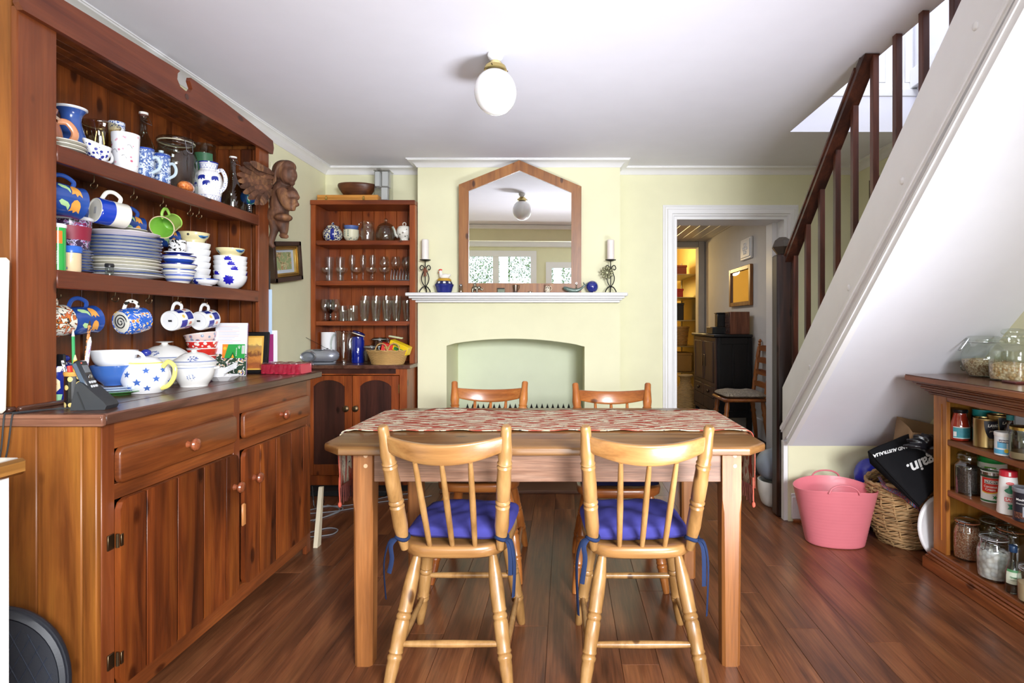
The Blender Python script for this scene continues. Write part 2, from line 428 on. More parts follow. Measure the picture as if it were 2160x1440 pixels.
# ================================================================ the room
XL, XR, YW, YC, H = -1.862, 2.24, 4.42, 4.21, 2.382
b = MB().box(-2, 2.4, -2.8, 4.42, -.06, -.004); fl = struct('floor', b, M['floor'])
x = -1.90; W_ = .131; cache = {}
k = 0
while x < 2.25:
    y = -2.6+rnd.uniform(-1, 0)
    while y < 4.42:
        Ln = rnd.choice([1.2, 1.5, 1.8, 2.1]); y0 = max(y, -2.6); y1 = min(y+Ln, 4.42)
        if y1 > y0+.02:
            L2 = round(y1-y0, 2)
            if L2 not in cache: cache[L2] = mesh('floor_board', MB().box(0, W_-.0012, 0, L2-.0012, -.012, 0, .0009), M['floor'], 30)
            o = D.objects.new('floor_board', cache[L2]); C.objects.link(o); o.parent = fl; o.location = (x, y0, 0)
        y += Ln
    x += W_
struct('wall_left', MB().box(XL-.1, XL, -2.7, 4.67, 0, 2.64), M['wall'])
b = MB().prism([(-2, 0), (-.93, 0), (-.93, 1.085), (.2, 1.085), (.2, 0), (.858, 0), (.858, 1.994), (1.709, 1.994), (1.709, 0), (2.4, 0), (2.4, 2.64), (-2, 2.64)], 'y', YW, 4.68)
struct('wall_back', b, M['wall'])
struct('wall_right', MB().box(XR, XR+.1, -.3, 4.67, 0, 4.5).box(XR, XR+.1, -2.7, -1.6, 0, 4.5).box(XR, XR+.1, -1.6, -.3, 0, .9).box(XR, XR+.1, -1.6, -.3, 2.1, 4.5), M['wall'])
# chimney breast with its arched recess
arc = [(-.877, 0), (-.877, 1.012)]+[(-.877+1.021*i/16, 1.012+.052*(1-((i-7.6)/8.2)**2 if abs(i-7.6) < 8.2 else 0)) for i in range(1, 16)]+[(.144, 1.005), (.144, 0)]
b = MB().prism([(-1.091, 0)]+arc+[(.407, 0), (.407, H+.02), (-1.091, H+.02)], 'y', YC, YW+.001)
b.prism([(-.95, 0)]+arc+[(.22, 0), (.22, 1.1), (-.95, 1.1)], 'y', YW, 4.70)
struct('wall_chimney', b, M['wall'])
struct('wall_recess', MB().box(-.95, .22, 4.66, 4.72, 0, 1.1), M['wall_green'])
struct('trim_hearth', MB().box(-.87, .14, 3.93, 4.66, 0, .022, .004), plain('hearth_tile', '6B4A38', .5, bump=.1, bs=40))
# ceiling with the stair opening
b = MB().box(XL-.1, 1.415, -.45, YW+.1, H, 2.64).box(1.415, XR+.1, 3.58, YW+.1, H, 2.64).box(1.415, XR+.1, -.45, .85, H, 2.64)
struct('ceiling', b, M['ceil'])
CP = [(0, -.052), (.006, -.052), (.010, -.046), (.022, -.030), (.040, -.018), (.062, -.012), (.064, -.006), (.070, -.006), (.070, 0), (0, 0)]
def sweep(path, prof, z, mb):
    P = [Vector(p) for p in path]; n = len(P); rows = []
    for i in range(n):
        d0 = (P[i]-P[i-1]).normalized() if i else None; d1 = (P[i+1]-P[i]).normalized() if i < n-1 else None
        n0 = Vector((d0.y, -d0.x)) if d0 else None; n1 = Vector((d1.y, -d1.x)) if d1 else None
        if n0 is None: m_ = n1
        elif n1 is None: m_ = n0
        else: m_ = (n0+n1)/(1+n0.dot(n1))
        rows.append([(P[i].x+m_.x*d, P[i].y+m_.y*d, z+h) for d, h in prof])
    k = len(prof); vs = [v for r in rows for v in r]
    fs = [(i*k+j, i*k+(j+1) % k, (i+1)*k+(j+1) % k, (i+1)*k+j) for i in range(n-1) for j in range(k)]
    fs += [tuple(range(k)), tuple((n-1)*k+j for j in range(k-1, -1, -1))]
    return mb.add(vs, fs)
struct('trim_1_cornice', sweep([(XL, .5), (XL, YW), (-1.091, YW), (-1.091, YC), (.407, YC), (.407, YW), (XR, YW), (XR, 3.6)], CP, H, MB()), M['white'])
# beam and the kitchen end of the room behind the camera
struct('ceiling_beam', MB().box(XL, XR, -.60, -.45, 2.135, 2.64), M['wall'])
struct('trim_8_cornice', MB().box(XL, XR, -.45, -.40, 2.31, H, .015), M['white'])
struct('ceiling_kitchen', MB().box(XL-.1, XR+.1, -2.7, -.6, 2.30, 2.5), M['ceil'])
WK = -2.6
b = MB().box(-2, 2.4, WK-.1, WK, 0, .95).box(-2, 2.4, WK-.1, WK, 2.07, 2.5).box(-.07, .19, WK-.1, WK, .95, 2.07).box(.19, 1.9, WK-.1, WK, 1.86, 2.07).box(1.9, 2.4, WK-.1, WK, .95, 2.07).box(-2, -1.8, WK-.1, WK, .95, 2.07)
struct('wall_kitchen', b, M['wall'])
struct('trim_2_cornice', MB().box(XL, XR, WK, WK+.06, 2.18, 2.30, .02), M['white'])
def window(n, x0, x1, z0, z1, mull):
    w_ = thing('window_%d' % n, None, None, (x0, WK, z0)); w_['kind'] = 'structure'
    b = MB(); f = .07
    for k, (a0, a1, c0, c1) in enumerate(((x0-.04, x0+f, z0-.04, z1+.04), (x1-f, x1+.04, z0-.04, z1+.04), (x0+f, x1-f, z1-f, z1+.04), (x0+f, x1-f, z0-.04, z0+f))): b.box(a0, a1, WK-.06, WK+.03, c0, c1)
    for m_ in mull: b.box(m_-.055, m_+.055, WK-.05, WK+.01, z0+f, z1-f)
    part('window_frame', b, M['white'], w_, world=True)
    xs = [x0]+list(mull)+[x1]
    for a0, a1 in zip(xs, xs[1:]): part('pane', MB().box(a0+.05, a1-.05, WK-.035, WK-.029, z0+.06, z1-.06), M['pane'], w_, world=True)
window(1, -1.8, -.07, .95, 2.07, [-.805]); window(2, .19, 1.9, .95, 1.86, [1.05])
struct('ground_outside', MB().box(-6, 6, -9, -2.8, -.3, -.1), plain('lawn', '6F8A4A', .9))
M['leaf'] = plain('hedge_leaf', '7FA356', .6, var=.3)
def hedge(x0, label, seed):
    r_ = random.Random(seed); mb = MB()
    for i in range(4200):
        c = Vector((x0+max(-.5, min(.5, r_.gauss(0, .4))), -4.9+r_.gauss(0, .3), abs(r_.gauss(1.5, .95)))); a = Vector((r_.uniform(-1, 1), r_.uniform(-1, 1), r_.uniform(-1, 1)))*.05; u, w2, d = frame(a)
        mb.add([c-a*.5, c+u*.016, c+a*.5, c-u*.016], [(0, 1, 2, 3)])
    t = thing('garden_shrub', label, 'shrub', (x0, -4.9, -.1), group='shrubs outside the kitchen windows')
    part('foliage', mb, M['leaf'], t, world=True, kind='stuff', recalc=False)
    part('stem', MB().tube([(x0, -4.9, -.1), (x0+.05, -4.9, 1.4)], .04), plain('bark', '5B4634', .8), t, world=True)
for i in range(4): hedge(-2.6+i*1.25, 'loose green garden shrub outside the kitchen windows, seen in the mantel mirror', 40+i)
# architrave of the door to the hall, jambs
AP = [(0, 0), (.012, .004), (.016, .018), (.026, .020), (.030, .030), (.060, .030), (.066, .022), (.078, .022), (.082, .016), (.096, .012), (.096, 0)]
def architrave(x0, x1, zt, y, mb, w_=1.0):
    for (sx, X) in ((-1, x0), (1, x1)):
        rows = []
        for zz in (0, 1):
            rows.append([(X+sx*d*w_, y-h, 0 if zz == 0 else zt+d*w_) for d, h in AP])
        k = len(AP); mb.add(rows[0]+rows[1], [(j, (j+1) % k, k+(j+1) % k, k+j) for j in range(k)]+[tuple(range(k)), tuple(range(2*k-1, k-1, -1))])
    k = len(AP); rows = [[(x0-d*w_, y-h, zt+d*w_) for d, h in AP], [(x1+d*w_, y-h, zt+d*w_) for d, h in AP]]
    mb.add(rows[0]+rows[1], [(j, (j+1) % k, k+(j+1) % k, k+j) for j in range(k)])
    return mb
struct('trim_3_architrave', architrave(.858, 1.709, 1.994, YW, MB(), 1.04), M['white'])
b = MB().box(.85, .868, YW-.004, 4.70, 0, 1.994).box(1.699, 1.717, YW-.004, 4.70, 0, 1.994).box(.868, 1.699, YW-.004, 4.70, 1.984, 2.0).box(1.66, 1.70, 4.56, 4.70, 0, 1.985, .003)
struct('trim_4_jamb', b, M['white'])
# hall one step up, far doorway, store room
struct('floor_hall', MB().box(.2, 1.9, 4.43, 10.2, -.05, .12, .005), M['hallfloor'])
struct('wall_hall_right', MB().box(1.80, 1.95, 4.68, 7.45, .0, 2.4), M['hallwall'])
struct('wall_hall_left', MB().box(.1, .25, 4.68, 7.45, .0, 2.4), M['hallwall'])
struct('wall_hall_front', MB().box(.1, .86, 4.68, 4.70, 0, 2.4).box(.1, 1.95, 4.68, 4.70, 1.99, 2.4), M['hallwall'])
struct('wall_hall_back', MB().box(.1, .85, 7.32, 7.45, .1, 2.4).box(1.71, 1.95, 7.32, 7.45, .1, 2.4).box(.85, 1.71, 7.32, 7.45, 2.15, 2.4), M['hallwall'])
hc = struct('ceiling_hall', MB().box(.1, 1.95, 4.68, 7.45, 2.235, 2.3), plain('hall_ceiling_dark', '8D8780', .6))
x = .26
while x < 1.8:
    part('ceiling_board', MB().box(x, min(x+.104, 1.80), 4.70, 7.32, 2.222, 2.236, .003), M.setdefault('hceil', plain('hall_ceiling_board', 'CFC8BE', .35)), hc); x += .108
struct('trim_5_architrave', MB().box(1.71, 1.79, 7.29, 7.33, .12, 2.23, .004).box(.77, .85, 7.29, 7.33, .12, 2.23, .004).box(.85, 1.71, 7.29, 7.33, 2.15, 2.22, .004), plain('grey_door_trim', 'B9B5AE', .5))
struct('baseboard_hall', MB().box(1.782, 1.80, 4.70, 7.3, .12, .30, .004), M['white'])
struct('wall_store_right', MB().box(1.85, 1.95, 7.45, 10.2, .0, 2.7), M['yellow'])
struct('wall_store_back', MB().box(0, 1.95, 10.1, 10.2, .0, 2.7), M['yellow'])
struct('wall_store_left', MB().box(0, .1, 7.45, 10.2, .0, 2.7), M['yellow'])
struct('ceiling_store', MB().box(0, 1.95, 7.45, 10.2, 2.6, 2.7), M['yellow'])
# the wall under the stairs, skirting
struct('wall_under_stairs', MB().box(1.33, 2.07, 3.39, 3.44, 0, .47).prism([(.95, 0), (3.40, 0), (3.40, .44), (.95, 2.74)], 'x', 2.06, 2.10), M['wall'])
b = MB().box(1.345, 2.06, 3.372, 3.39, .018, .15, .003).box(1.345, 2.06, 3.378, 3.39, .15, .168, .003)
struct('baseboard_stairs', b, M['white'])
struct('trim_6_quad', MB().box(1.35, 2.06, 3.362, 3.372, 0, .018, .002), M['rct'])
struct('baseboard_left', MB().box(XL, XL+.016, 3.0, YW, 0, .15, .004), M['white'])
# the upper landing seen through the stair opening
b = MB().box(.5, XR+.1, 3.62, 3.70, 2.64, 4.5)
struct('wall_landing_back', b, M['whitewall'])
b = MB().box(.5, XR, 3.575, 3.63, 2.60, 2.655, .008).box(1.98, 2.03, 3.60, 3.625, 2.70, 4.5, .004).box(2.15, 2.20, 3.60, 3.625, 2.70, 4.5, .004).box(1.62, 1.66, 3.60, 3.625, 2.70, 4.5, .004).box(1.42, 2.2, 3.60, 3.625, 2.655, 2.70, .004).box(2.18, 2.215, .6, 3.6, 2.66, 2.78, .004)
struct('trim_7_landing', b, M['white'])
struct('wall_landing_left', MB().box(.42, .5, .4, 3.7, 2.64, 4.5), M['whitewall'])
struct('wall_landing_front', MB().box(.42, XR+.1, .36, .44, 2.64, 4.5), M['whitewall'])
struct('ceiling_landing', MB().box(.42, XR+.1, .36, 3.7, 4.45, 4.5), M['whitewall'])
struct('wall_landing_right', MB().box(2.215, 2.25, .45, 3.7, 2.45, 4.5), M['whitewall'])
# ---------------------------------------------------------------- staircase
st = thing('staircase', 'white painted timber staircase with a dark baluster rail climbing towards the ceiling opening', 'staircase', (1.6, 3.4, 0))
zu = lambda y: .800+.94*(3.425-y)
zl = lambda y: .474+.94*(3.309-y)
b = MB().prism([(3.435, .46), (3.435, .79), (3.425, .80), (.95, zu(.95)), (.95, zl(.95)+.10), (3.32, zl(3.32)+.10)], 'x', 1.312, 1.348)
part('side_board', b, M['stair_white'], st, world=True)
b = MB()
for (o0, o1, xx) in ((.0, .042, 1.300), (.038, .056, 1.294), (.056, .072, 1.303), (.072, .088, 1.296), (.088, .105, 1.306)):
    b.prism([(3.435 if o0 > .04 else 3.33, .465+o0), (3.435 if o0 > .04 else 3.33, .465+o1), (.95, zl(.95)+o1), (.95, zl(.95)+o0)], 'x', xx, 1.33)
part('edge_moulding', b, M['white'], st, world=True)
b = MB().prism([(3.39, .448), (3.39, .47), (.95, .448+.94*2.44+.02), (.95, .448+.94*2.44)], 'x', 1.335, 2.06)
part('underside', b, M['under'], st, world=True)
part('end_post', MB().box(1.306, 1.352, 3.398, 3.44, 0, .475, .003), M['white'], st, world=True)
steps = [(3.82, .2), (3.69, .4), (3.56, .6)]+[(3.36-.2128*i, .8+.2*i) for i in range(10)]
for i, (y1, z) in enumerate(steps):
    y2 = steps[i+1][0] if i < len(steps)-1 else y1-.24
    xa = 1.395 if y1 > 3.40 else 1.349
    part('tread', MB().box(xa, 2.235, y2-.012, y1+.02, z-.03, z, .006), M['rail'], st, world=True)
    part('riser', MB().box(xa, 2.235, y1-.012, y1, z-.2, z-.03), M['white'], st, world=True)
part('newel_post', MB().box(1.288, 1.386, 3.452, 3.55, 0, 1.60, .012), M['newel'], st, world=True)
c = (1.337, 3.50)
b = MB(); q = [(0, 1.595), (.034, 1.598), (.040, 1.61), (.068, 1.645), (.052, 1.685), (.022, 1.706), (0, 1.707)]
b.lathe(q, 6, TR((c[0], c[1], 0), (0, 0, 15)))
part('newel_cap', b, plain('dark_turned_wood', '3B332C', .35), st, world=True, ang=10)
zr = lambda y: 1.50+.905*(3.567-y)
b = MB(); ye = 2.62
b.prism([(3.46, zr(3.46)-.055), (3.46, zr(3.46)+.012), (ye-.04, min(zr(ye-.04)+.012, H)), (ye-.04, min(zr(ye-.04), H-.005)), (ye-.09, H-.006), (ye-.09, zr(ye-.09)-.06)], 'x', 1.335, 1.40)
b.prism([(3.46, zr(3.46)-.02), (3.46, zr(3.46)-.002), (2.62, zr(2.62)-.002), (2.62, zr(2.62)-.02)], 'x', 1.329, 1.406)
part('handrail', b, M['rail'], st, world=True)
for i in range(9):
    y = 3.427-.1757*i; top = zr(y)-.005 if i < 5 else H-.001
    part('baluster', MB().box(1.372, 1.400, y-.014, y+.014, zu(y)-.06, min(top, H-.001), .002), M['bal'], st, world=True)
for (x_, y_) in ((2058, 55), (1903, 382), (1790, 607), (1708, 775)):
    Y = 1.312*1200/(x_-1192); p = at(x_, y_, Y)
    part('plug', MB().ball((1.311, Y, p.z), .006, .013, .015, 10, 6), M['white'], st, world=True)
fr = thing('framed_print', 'thin framed print on the yellow wall behind the stair balusters', 'picture', (2.238, 3.95, 1.98))
Z0, Z1 = 1.98, 2.22
b = MB()
for a in ((3.70, 4.16, Z1-.012, Z1), (3.70, 4.16, Z0, Z0+.012), (3.70, 3.712, Z0, Z1), (4.148, 4.16, Z0, Z1)): b.box(2.222, 2.238, *a)
part('frame', b, plain('thin_dark_frame', '5A4630', .4), fr, world=True)
part('print', MB().box(2.230, 2.238, 3.71, 4.15, Z0+.01, Z1-.01), plain('print_paper', 'DCDCC8', .6), fr, world=True)
# ---------------------------------------------------------------- mantelpiece, mirror, lamp, fire guard
b = MB(); MX0, MX1 = -1.152, .452
b.box(MX0, MX1, 4.09, YC, 1.374, 1.400, .006); b.box(MX0+.02, MX1-.02, 4.11, YC, 1.358, 1.374, .004); b.box(MX0+.035, MX1-.035, 4.135, YC, 1.346, 1.358, .004)
b.box(MX0+.05, MX1-.05, 4.16, YC, 1.330, 1.346, .004)
one('mantel_shelf', 'white moulded mantel shelf across the chimney breast', 'mantelpiece', b, M['white'], (-.35, 4.2, 1.33), world=True)
mt = thing('wall_mirror', 'pointed five-sided mirror in a plain brown wood frame on the mantel', 'mirror', (-.333, 4.185, 1.401), (1.9, 0, 2.2))
cx = -.333
out = [(-.775, 1.402), (.118, 1.402), (.118, 2.178), (cx, 2.362), (-.772, 2.183)]
inn = [(-.705, 1.471), (.045, 1.471), (.045, 2.133), (cx, 2.288), (-.702, 2.138)]
L_ = lambda p: (p[0]-cx, p[1]-1.401)
for i in range(5):
    j = (i+1) % 5
    b = MB().prism([L_(out[i]), L_(out[j]), L_(inn[j]), L_(inn[i])], 'y', -.024, .0)
    o = part('frame_rail', b, M['mir'], mt)
part('mirror_glass', MB().prism([L_(p) for p in inn], 'y', -.012, -.003), plain('silvered_glass', (.93, .94, .93, 1), .0, 1, var=0), mt, smooth=False)
# globe lamp
g = at(1045, 192, 2.54); GX = g.x
lt = thing('ceiling_lamp', 'round opal glass globe lamp on a brass collar under the ceiling', 'lamp', (GX, 2.54, H))
part('rose', MB().lathe([(0, 0), (.034, 0), (.036, -.012), (.030, -.024), (.020, -.034), (.018, -.04), (0, -.04)], 28), M['W'], lt)
part('collar', MB().lathe([(.016, -.036), (.026, -.038), (.030, -.044), (.036, -.050), (.046, -.058), (.050, -.068), (.051, -.074), (.047, -.076), (0, -.076)], 32), metal('CDB877', .25), lt)
for a in (20, 140, 260): part('screw', MB().tube([(math.cos(R(a))*.046, math.sin(R(a))*.046, -.070), (math.cos(R(a))*.058, math.sin(R(a))*.058, -.070)], .0028), M['oldbrass'], lt)
op = plain('opal_glass', 'EFEFEF', .08, coat=.6, var=0)
op.node_tree.nodes['Principled BSDF'].inputs['Subsurface Weight'].default_value = .15
part('globe', MB().lathe([(.036, -.070)]+[(.0945*math.sin(PI*i/20), -.172+.101*math.cos(PI*i/20)) for i in range(2, 21)], 48), op, lt)
# spiky heater front in the recess
gd = thing('fire_grate', 'low dark fire grate with a row of pointed finials in the recess', 'fire grate', (-.37, 4.42, .022))
b = MB().box(-.78, .05, 4.36, 4.50, .022, .50, .01); part('grate_body', b, plain('dark_cast_iron', '2B2724', .5, .4), gd, world=True)
for i in range(20):
    x_ = -.76+i*.0415
    part('finial', MB().lathe([(.018, .50), (.017, .512), (.009, .524), (.006, .535), (.002, .548), (0, .556)], 8, TR((x_, 4.43, 0))), M['iron'], gd, world=True)
for x_ in (-.18, -.42): part('knob', MB().ball((x_, 4.345, .16), .014), M['oldbrass'], gd, world=True)
part('gas_tap', MB().tube([(-.93, 4.16, .10), (-.88, 4.16, .10)], .010).tube([(-.905, 4.16, .02), (-.905, 4.16, .10)], .008).tube([(-.925, 4.14, .112), (-.925, 4.18, .112)], .006), M['oldbrass'], gd, world=True)
# ================================================================ dresser: lower cabinet with its hutch
WT = .925
dr = thing('kitchen_dresser', 'large stained pine dresser with boarded doors, two drawers and an open plate rack', 'dresser', (-1.6, 2.3, 0))
P_ = lambda n, b, m, **k: part(n, b, m, dr, world=True, **k)
FX = -1.318; Y0, Y1 = 1.60, 2.945
top_b = [(-1.855, -1.70), (-1.698, -1.57), (-1.568, -1.42), (-1.418, -1.29)]
for a, c_ in top_b: P_('top_board', MB().box(a, c_, 1.60, 3.02, WT-.032, WT, .004), M['top'])
P_('top_end_strip', MB().box(-1.855, -1.289, 1.584, 1.60, WT-.034, WT-.001, .003).box(-1.855, -1.289, 1.58, 1.585, WT-.012, WT-.003, .002), M['topx'])
for a, c_ in ((-1.855, -1.640), (-1.638, -1.487), (-1.485, -1.360), (-1.358, FX)):
    P_('end_board', MB().box(a, c_, Y0, Y0+.018, .03, WT-.034, .003), M['drs'])
for a, c_ in ((-1.855, -1.60), (-1.598, -1.34)): P_('end_board', MB().box(a, c_, Y1-.018, Y1, .03, WT-.034, .003), M['drs'])
P_('back_panel', MB().box(-1.858, -1.848, Y0, Y1, .03, WT-.034), M['back'])
b = MB(); f0, f1 = FX-.022, FX
for (ya, yb, za, zb) in ((Y0+.018, 1.665, .0, WT-.034), (2.262, 2.305, .11, WT-.034), (2.90, Y1, .0, WT-.034)): P_('front_stile', MB().box(f0, f1, ya, yb, za, zb, .002), M['drs'] if 0 else M['hut'])
b = MB()
for (za, zb) in ((.812, WT-.034), (.662, .708), (.045, .115)): P_('front_rail', MB().box(f0, f1-.0005, 1.66, 2.905, za, zb, .002), M['drh'])
P_('interior', MB().box(-1.84, f0-.01, Y0+.02, Y1-.02, .06, .10), M['back'])
def rr_panel(y0, y1, z0, z1, rad, th, edge=.006):
    """rounded-corner slab facing +X with a softened front edge"""
    def ring(ins):
        pts = []
        for (cy, cz, a0) in ((y1-rad, z1-rad, 0), (y0+rad, z1-rad, 90), (y0+rad, z0+rad, 180), (y1-rad, z0+rad, 270)):
            for k in range(5):
                a = R(a0+k*22.5); pts.append((cy+(rad-ins)*math.cos(a), cz+(rad-ins)*math.sin(a)))
        return pts
    rows = [(FX+.001, 0), (FX+th-edge, 0), (FX+th-edge*.3, edge*.4), (FX+th, edge)]
    vs = []; 
    for xx, ins in rows: vs += [(xx, p[0], p[1]) for p in ring(ins)]
    n = 20; fs = [(r*n+i, r*n+(i+1) % n, (r+1)*n+(i+1) % n, (r+1)*n+i) for r in range(3) for i in range(n)]
    fs.append(tuple(range(3*n, 4*n))); fs.append(tuple(range(n-1, -1, -1)))
    return MB().add(vs, fs)
KN = [(0, 0), (.012, 0), (.010, .006), (.009, .012), (.013, .017), (.020, .022), (.0215, .028), (.018, .034), (.010, .037), (0, .038)]
def knob_mb(x_, y_, z_): return MB().lathe(KN, 24, TR((x_, y_, z_), (0, 90, 0)))
kn = wood('knob_wood', '7A3A20', '9A5030', 'B0653E', 'X', .25, 1, 0, .5)
for (a, c_) in ((1.663, 2.259), (2.309, 2.90)):
    d_ = P_('drawer', rr_panel(a, c_, .708, .815, .022, .018), M['drh'])
    o = part('knob', knob_mb(FX+.018, (a+c_)/2, .762), kn, None); o.parent = d_; o.location = -dr.location
def door(y0, y1, gro, hinge_at, ky, kz):
    d_ = D.objects.new('cabinet_door', None); C.objects.link(d_); d_.parent = dr
    ys = [y0]+gro+[y1]
    for i, (a, c_) in enumerate(zip(ys, ys[1:])):
        poly = []; r_ = .028
        l, r2 = i == 0, i == len(ys)-2
        a += .0016 if not l else 0; c_ -= .0016 if not r2 else 0
        z0, z1 = .115, .662
        poly += [(a+(r_ if l else 0), z0)]+([(a+r_*.3, z0+r_*.3), (a, z0+r_)] if l else [])+([(a, z1-r_), (a+r_*.3, z1-r_*.3)] if l else [])+[(a+(r_ if l else 0), z1)]
        poly += [(c_-(r_ if r2 else 0), z1)]+([(c_-r_*.3, z1-r_*.3), (c_, z1-r_)] if r2 else [])+([(c_, z0+r_), (c_-r_*.3, z0+r_*.3)] if r2 else [])+[(c_-(r_ if r2 else 0), z0)]
        m_ = MB().prism(poly, 'x', FX+.001, FX+.019)
        if not l: m_.box(FX+.001, FX+.0205, a, a+.006, z0+.001, z1-.001, .002)
        o = part('door_board', m_, M['dr'], d_); o.location = -dr.location
    o = part('knob', knob_mb(FX+.019, ky, kz), kn, d_); o.location = -dr.location
    for hz in (.20, .545):
        m_ = MB().box(FX, FX+.005, hinge_at-.028, hinge_at-.004, hz-.022, hz+.022, .001).box(FX+.016, FX+.021, hinge_at+.0, hinge_at+.010, hz-.018, hz+.018, .001).tube([(FX+.012, hinge_at-.002, hz-.02), (FX+.012, hinge_at-.002, hz+.02)], .005)
        if hinge_at > 2.5: m_ = MB().box(FX, FX+.005, hinge_at+.004, hinge_at+.026, hz-.022, hz+.022, .001).tube([(FX+.012, hinge_at+.002, hz-.02), (FX+.012, hinge_at+.002, hz+.02)], .005)
        o = part('hinge', m_, M['oldbrass'], d_); o.location = -dr.location
door(1.663, 2.268, [1.765, 1.907, 2.045, 2.180], 1.663, 2.235, .535)
door(2.309, 2.90, [2.42, 2.556, 2.694, 2.82], 2.90, 2.375, .535)
P_('door_latch', MB().box(FX+.019, FX+.030, 2.276, 2.300, .365, .455, .010), plain('pale_latch_wood', 'B87A46', .4))
# hutch
HX = -1.585; HB = -1.852
for i in range(11):
    a = 1.66+i*.1262; P_('back_board', MB().box(HB, HB+.012, a, a+.1235, WT, 2.13, .003).box(HB+.011, HB+.0135, a+.004, a+.009, WT, 2.13), M['back'])
for yy in ((1.647, 1.668), (3.022, 3.043)):
    for i in range(3): P_('side_board', MB().box(HB+i*.083, HB+i*.083+.081, yy[0], yy[1], WT, 2.15, .003), M['drs'] if i < 3 else M['hut'])
for yy in ((1.646, 1.775), (2.945, 3.045)): P_('front_stile', MB().box(HX-.02, HX, yy[0], yy[1], WT, 2.10, .003), M['hut'])
for i in range(4): P_('side_lining_board', MB().box(HB+.014+i*.061, HB+.0725+i*.061, 3.008, 3.022, WT, 2.10, .003), M['back'])
for z_, (fz0, fz1) in ((1.738, (1.684, 1.737)), (1.347, (1.289, 1.3465))):
    for i in range(2): P_('shelf_board', MB().box(HB+.012+i*.118, HB+.128+i*.118, 1.668, 3.010, z_-.018, z_, .002), M['huty'])
    P_('shelf_front', MB().box(HX-.020, HX+.001, 1.775, 2.945, fz0, fz1, .003), M['huty'])
P_('foot_moulding', MB().box(HX, HX+.016, 1.64, 1.80, WT, WT+.014, .004).box(-1.85, HX, 1.622, 1.647, WT, WT+.014, .004), M['top'])
for i in range(6): P_('top_board', MB().box(HB+.012+i*.04, HB+.050+i*.04, 1.668, 3.02, 2.118, 2.130, .002), M['back'])
CY = 2.347
def ztop(y):
    t = abs(y-CY)/.70
    return 2.207-.05*max(0, t)**1.5 if y > CY else 2.207-.022*t
bt = []; nn = 40
ys_ = [1.640+(3.052-1.640)*i/nn for i in range(nn+1)]
notch = [(CY+.035+.0, ztop(CY+.04)), (CY+.03, 2.19), (CY+.045, 2.165), (CY+.03, 2.143), (CY, 2.138), (CY-.03, 2.143), (CY-.048, 2.165), (CY-.045, 2.190), (CY-.03, ztop(CY-.03))]
poly = [(3.052, 2.085), (3.062, 2.12)]+[(y, ztop(y)) for y in reversed(ys_) if y > CY+.045]+notch+[(y, ztop(y)) for y in reversed(ys_) if y < CY-.04]+[(1.632, 2.10), (1.645, 2.085)]
P_('crown_board', MB().prism(poly, 'x', HX, HX+.018), M['huty'])
P_('crown_plug', MB().lathe([(0, .019), (.012, .019), (.012, .015)], 16, TR((HX, CY+.01, 2.117), (0, 90, 0))), M['rail'])
hk = M['oldbrass']
HOOKS = [(1.83, 1.684), (2.005, 1.684), (2.19, 1.684), (2.35, 1.684), (2.52, 1.684), (2.58, 1.684), (1.86, 1.289), (2.10, 1.289), (2.27, 1.289), (2.44, 1.289), (2.62, 1.289)]
for hy, hz in HOOKS:
    X_ = -1.66
    pts = [(X_, hy, hz+.03), (X_, hy, hz-.006), (X_-.010, hy, hz-.014), (X_-.012, hy, hz-.024), (X_, hy, hz-.031), (X_+.011, hy, hz-.024), (X_+.012, hy, hz-.016)]
    P_('cup_hook', MB().tube(curve3(pts, 3), .0016, 6), hk)
# ================================================================ bookcase in the alcove
bc = thing('alcove_bookcase', 'tall red-brown bookcase with open shelves over a two-door cupboard, in the alcove', 'bookcase', (-1.47, 4.2, 0))
Q_ = lambda n, b, m, **k: part(n, b, m, bc, world=True, **k)
bx0, bx1 = -1.856, -1.094; BY = 4.15
def zz(y, Y=BY): return EYE-(y-681)*Y/1200
Q_('top_board', MB().box(bx0-.002, bx1+.0, BY-.008, 4.41, 2.042, 2.076, .003), M['bkx'])
Q_('side_panel', MB().box(bx0, bx0+.035, BY, 4.405, .885, 2.042, .002), M['bk'])
Q_('side_panel', MB().box(bx1-.042, bx1, BY, 4.205, .885, 2.042, .002), M['bk'])
for i in range(8):
    a = bx0+.03+i*.0875; Q_('back_board', MB().box(a, a+.0855, 4.395, 4.407, .885, 2.05, .002), M['bk'])
for a, c_ in ((1.783, 1.750), (1.488, 1.455), (1.194, 1.161)):
    Q_('shelf', MB().box(bx0+.035, bx1-.042, BY+.004, 4.395, c_, a, .002), M['bkx'])
LY = 3.98
Q_('cupboard_top', MB().box(bx0+.0, bx1+.012, LY-.02, 4.18, .860, .886, .004).box(bx0, bx1-.002, 4.18, 4.40, .860, .886), M['top'])
Q_('cupboard_frame', MB().box(bx0, bx0+.045, LY, 4.0, .045, .86, .002).box(bx1-.065, bx1-.012, LY, 4.0, .045, .86, .002).box(bx0+.04, bx1-.06, LY, 4.0, .815, .86, .002).box(bx0+.04, bx1-.06, LY, 4.0, .045, .115, .002).box(bx1-.016, bx1-.012, 4.0, 4.4, .045, .86), M['bk'])
Q_('painted_shadow_strip', MB().box(bx0+.05, bx1-.09, LY-.004, LY+.001, .826, .858, .001), M['bkp'])  # dark strip painting the shade beneath the cupboard top
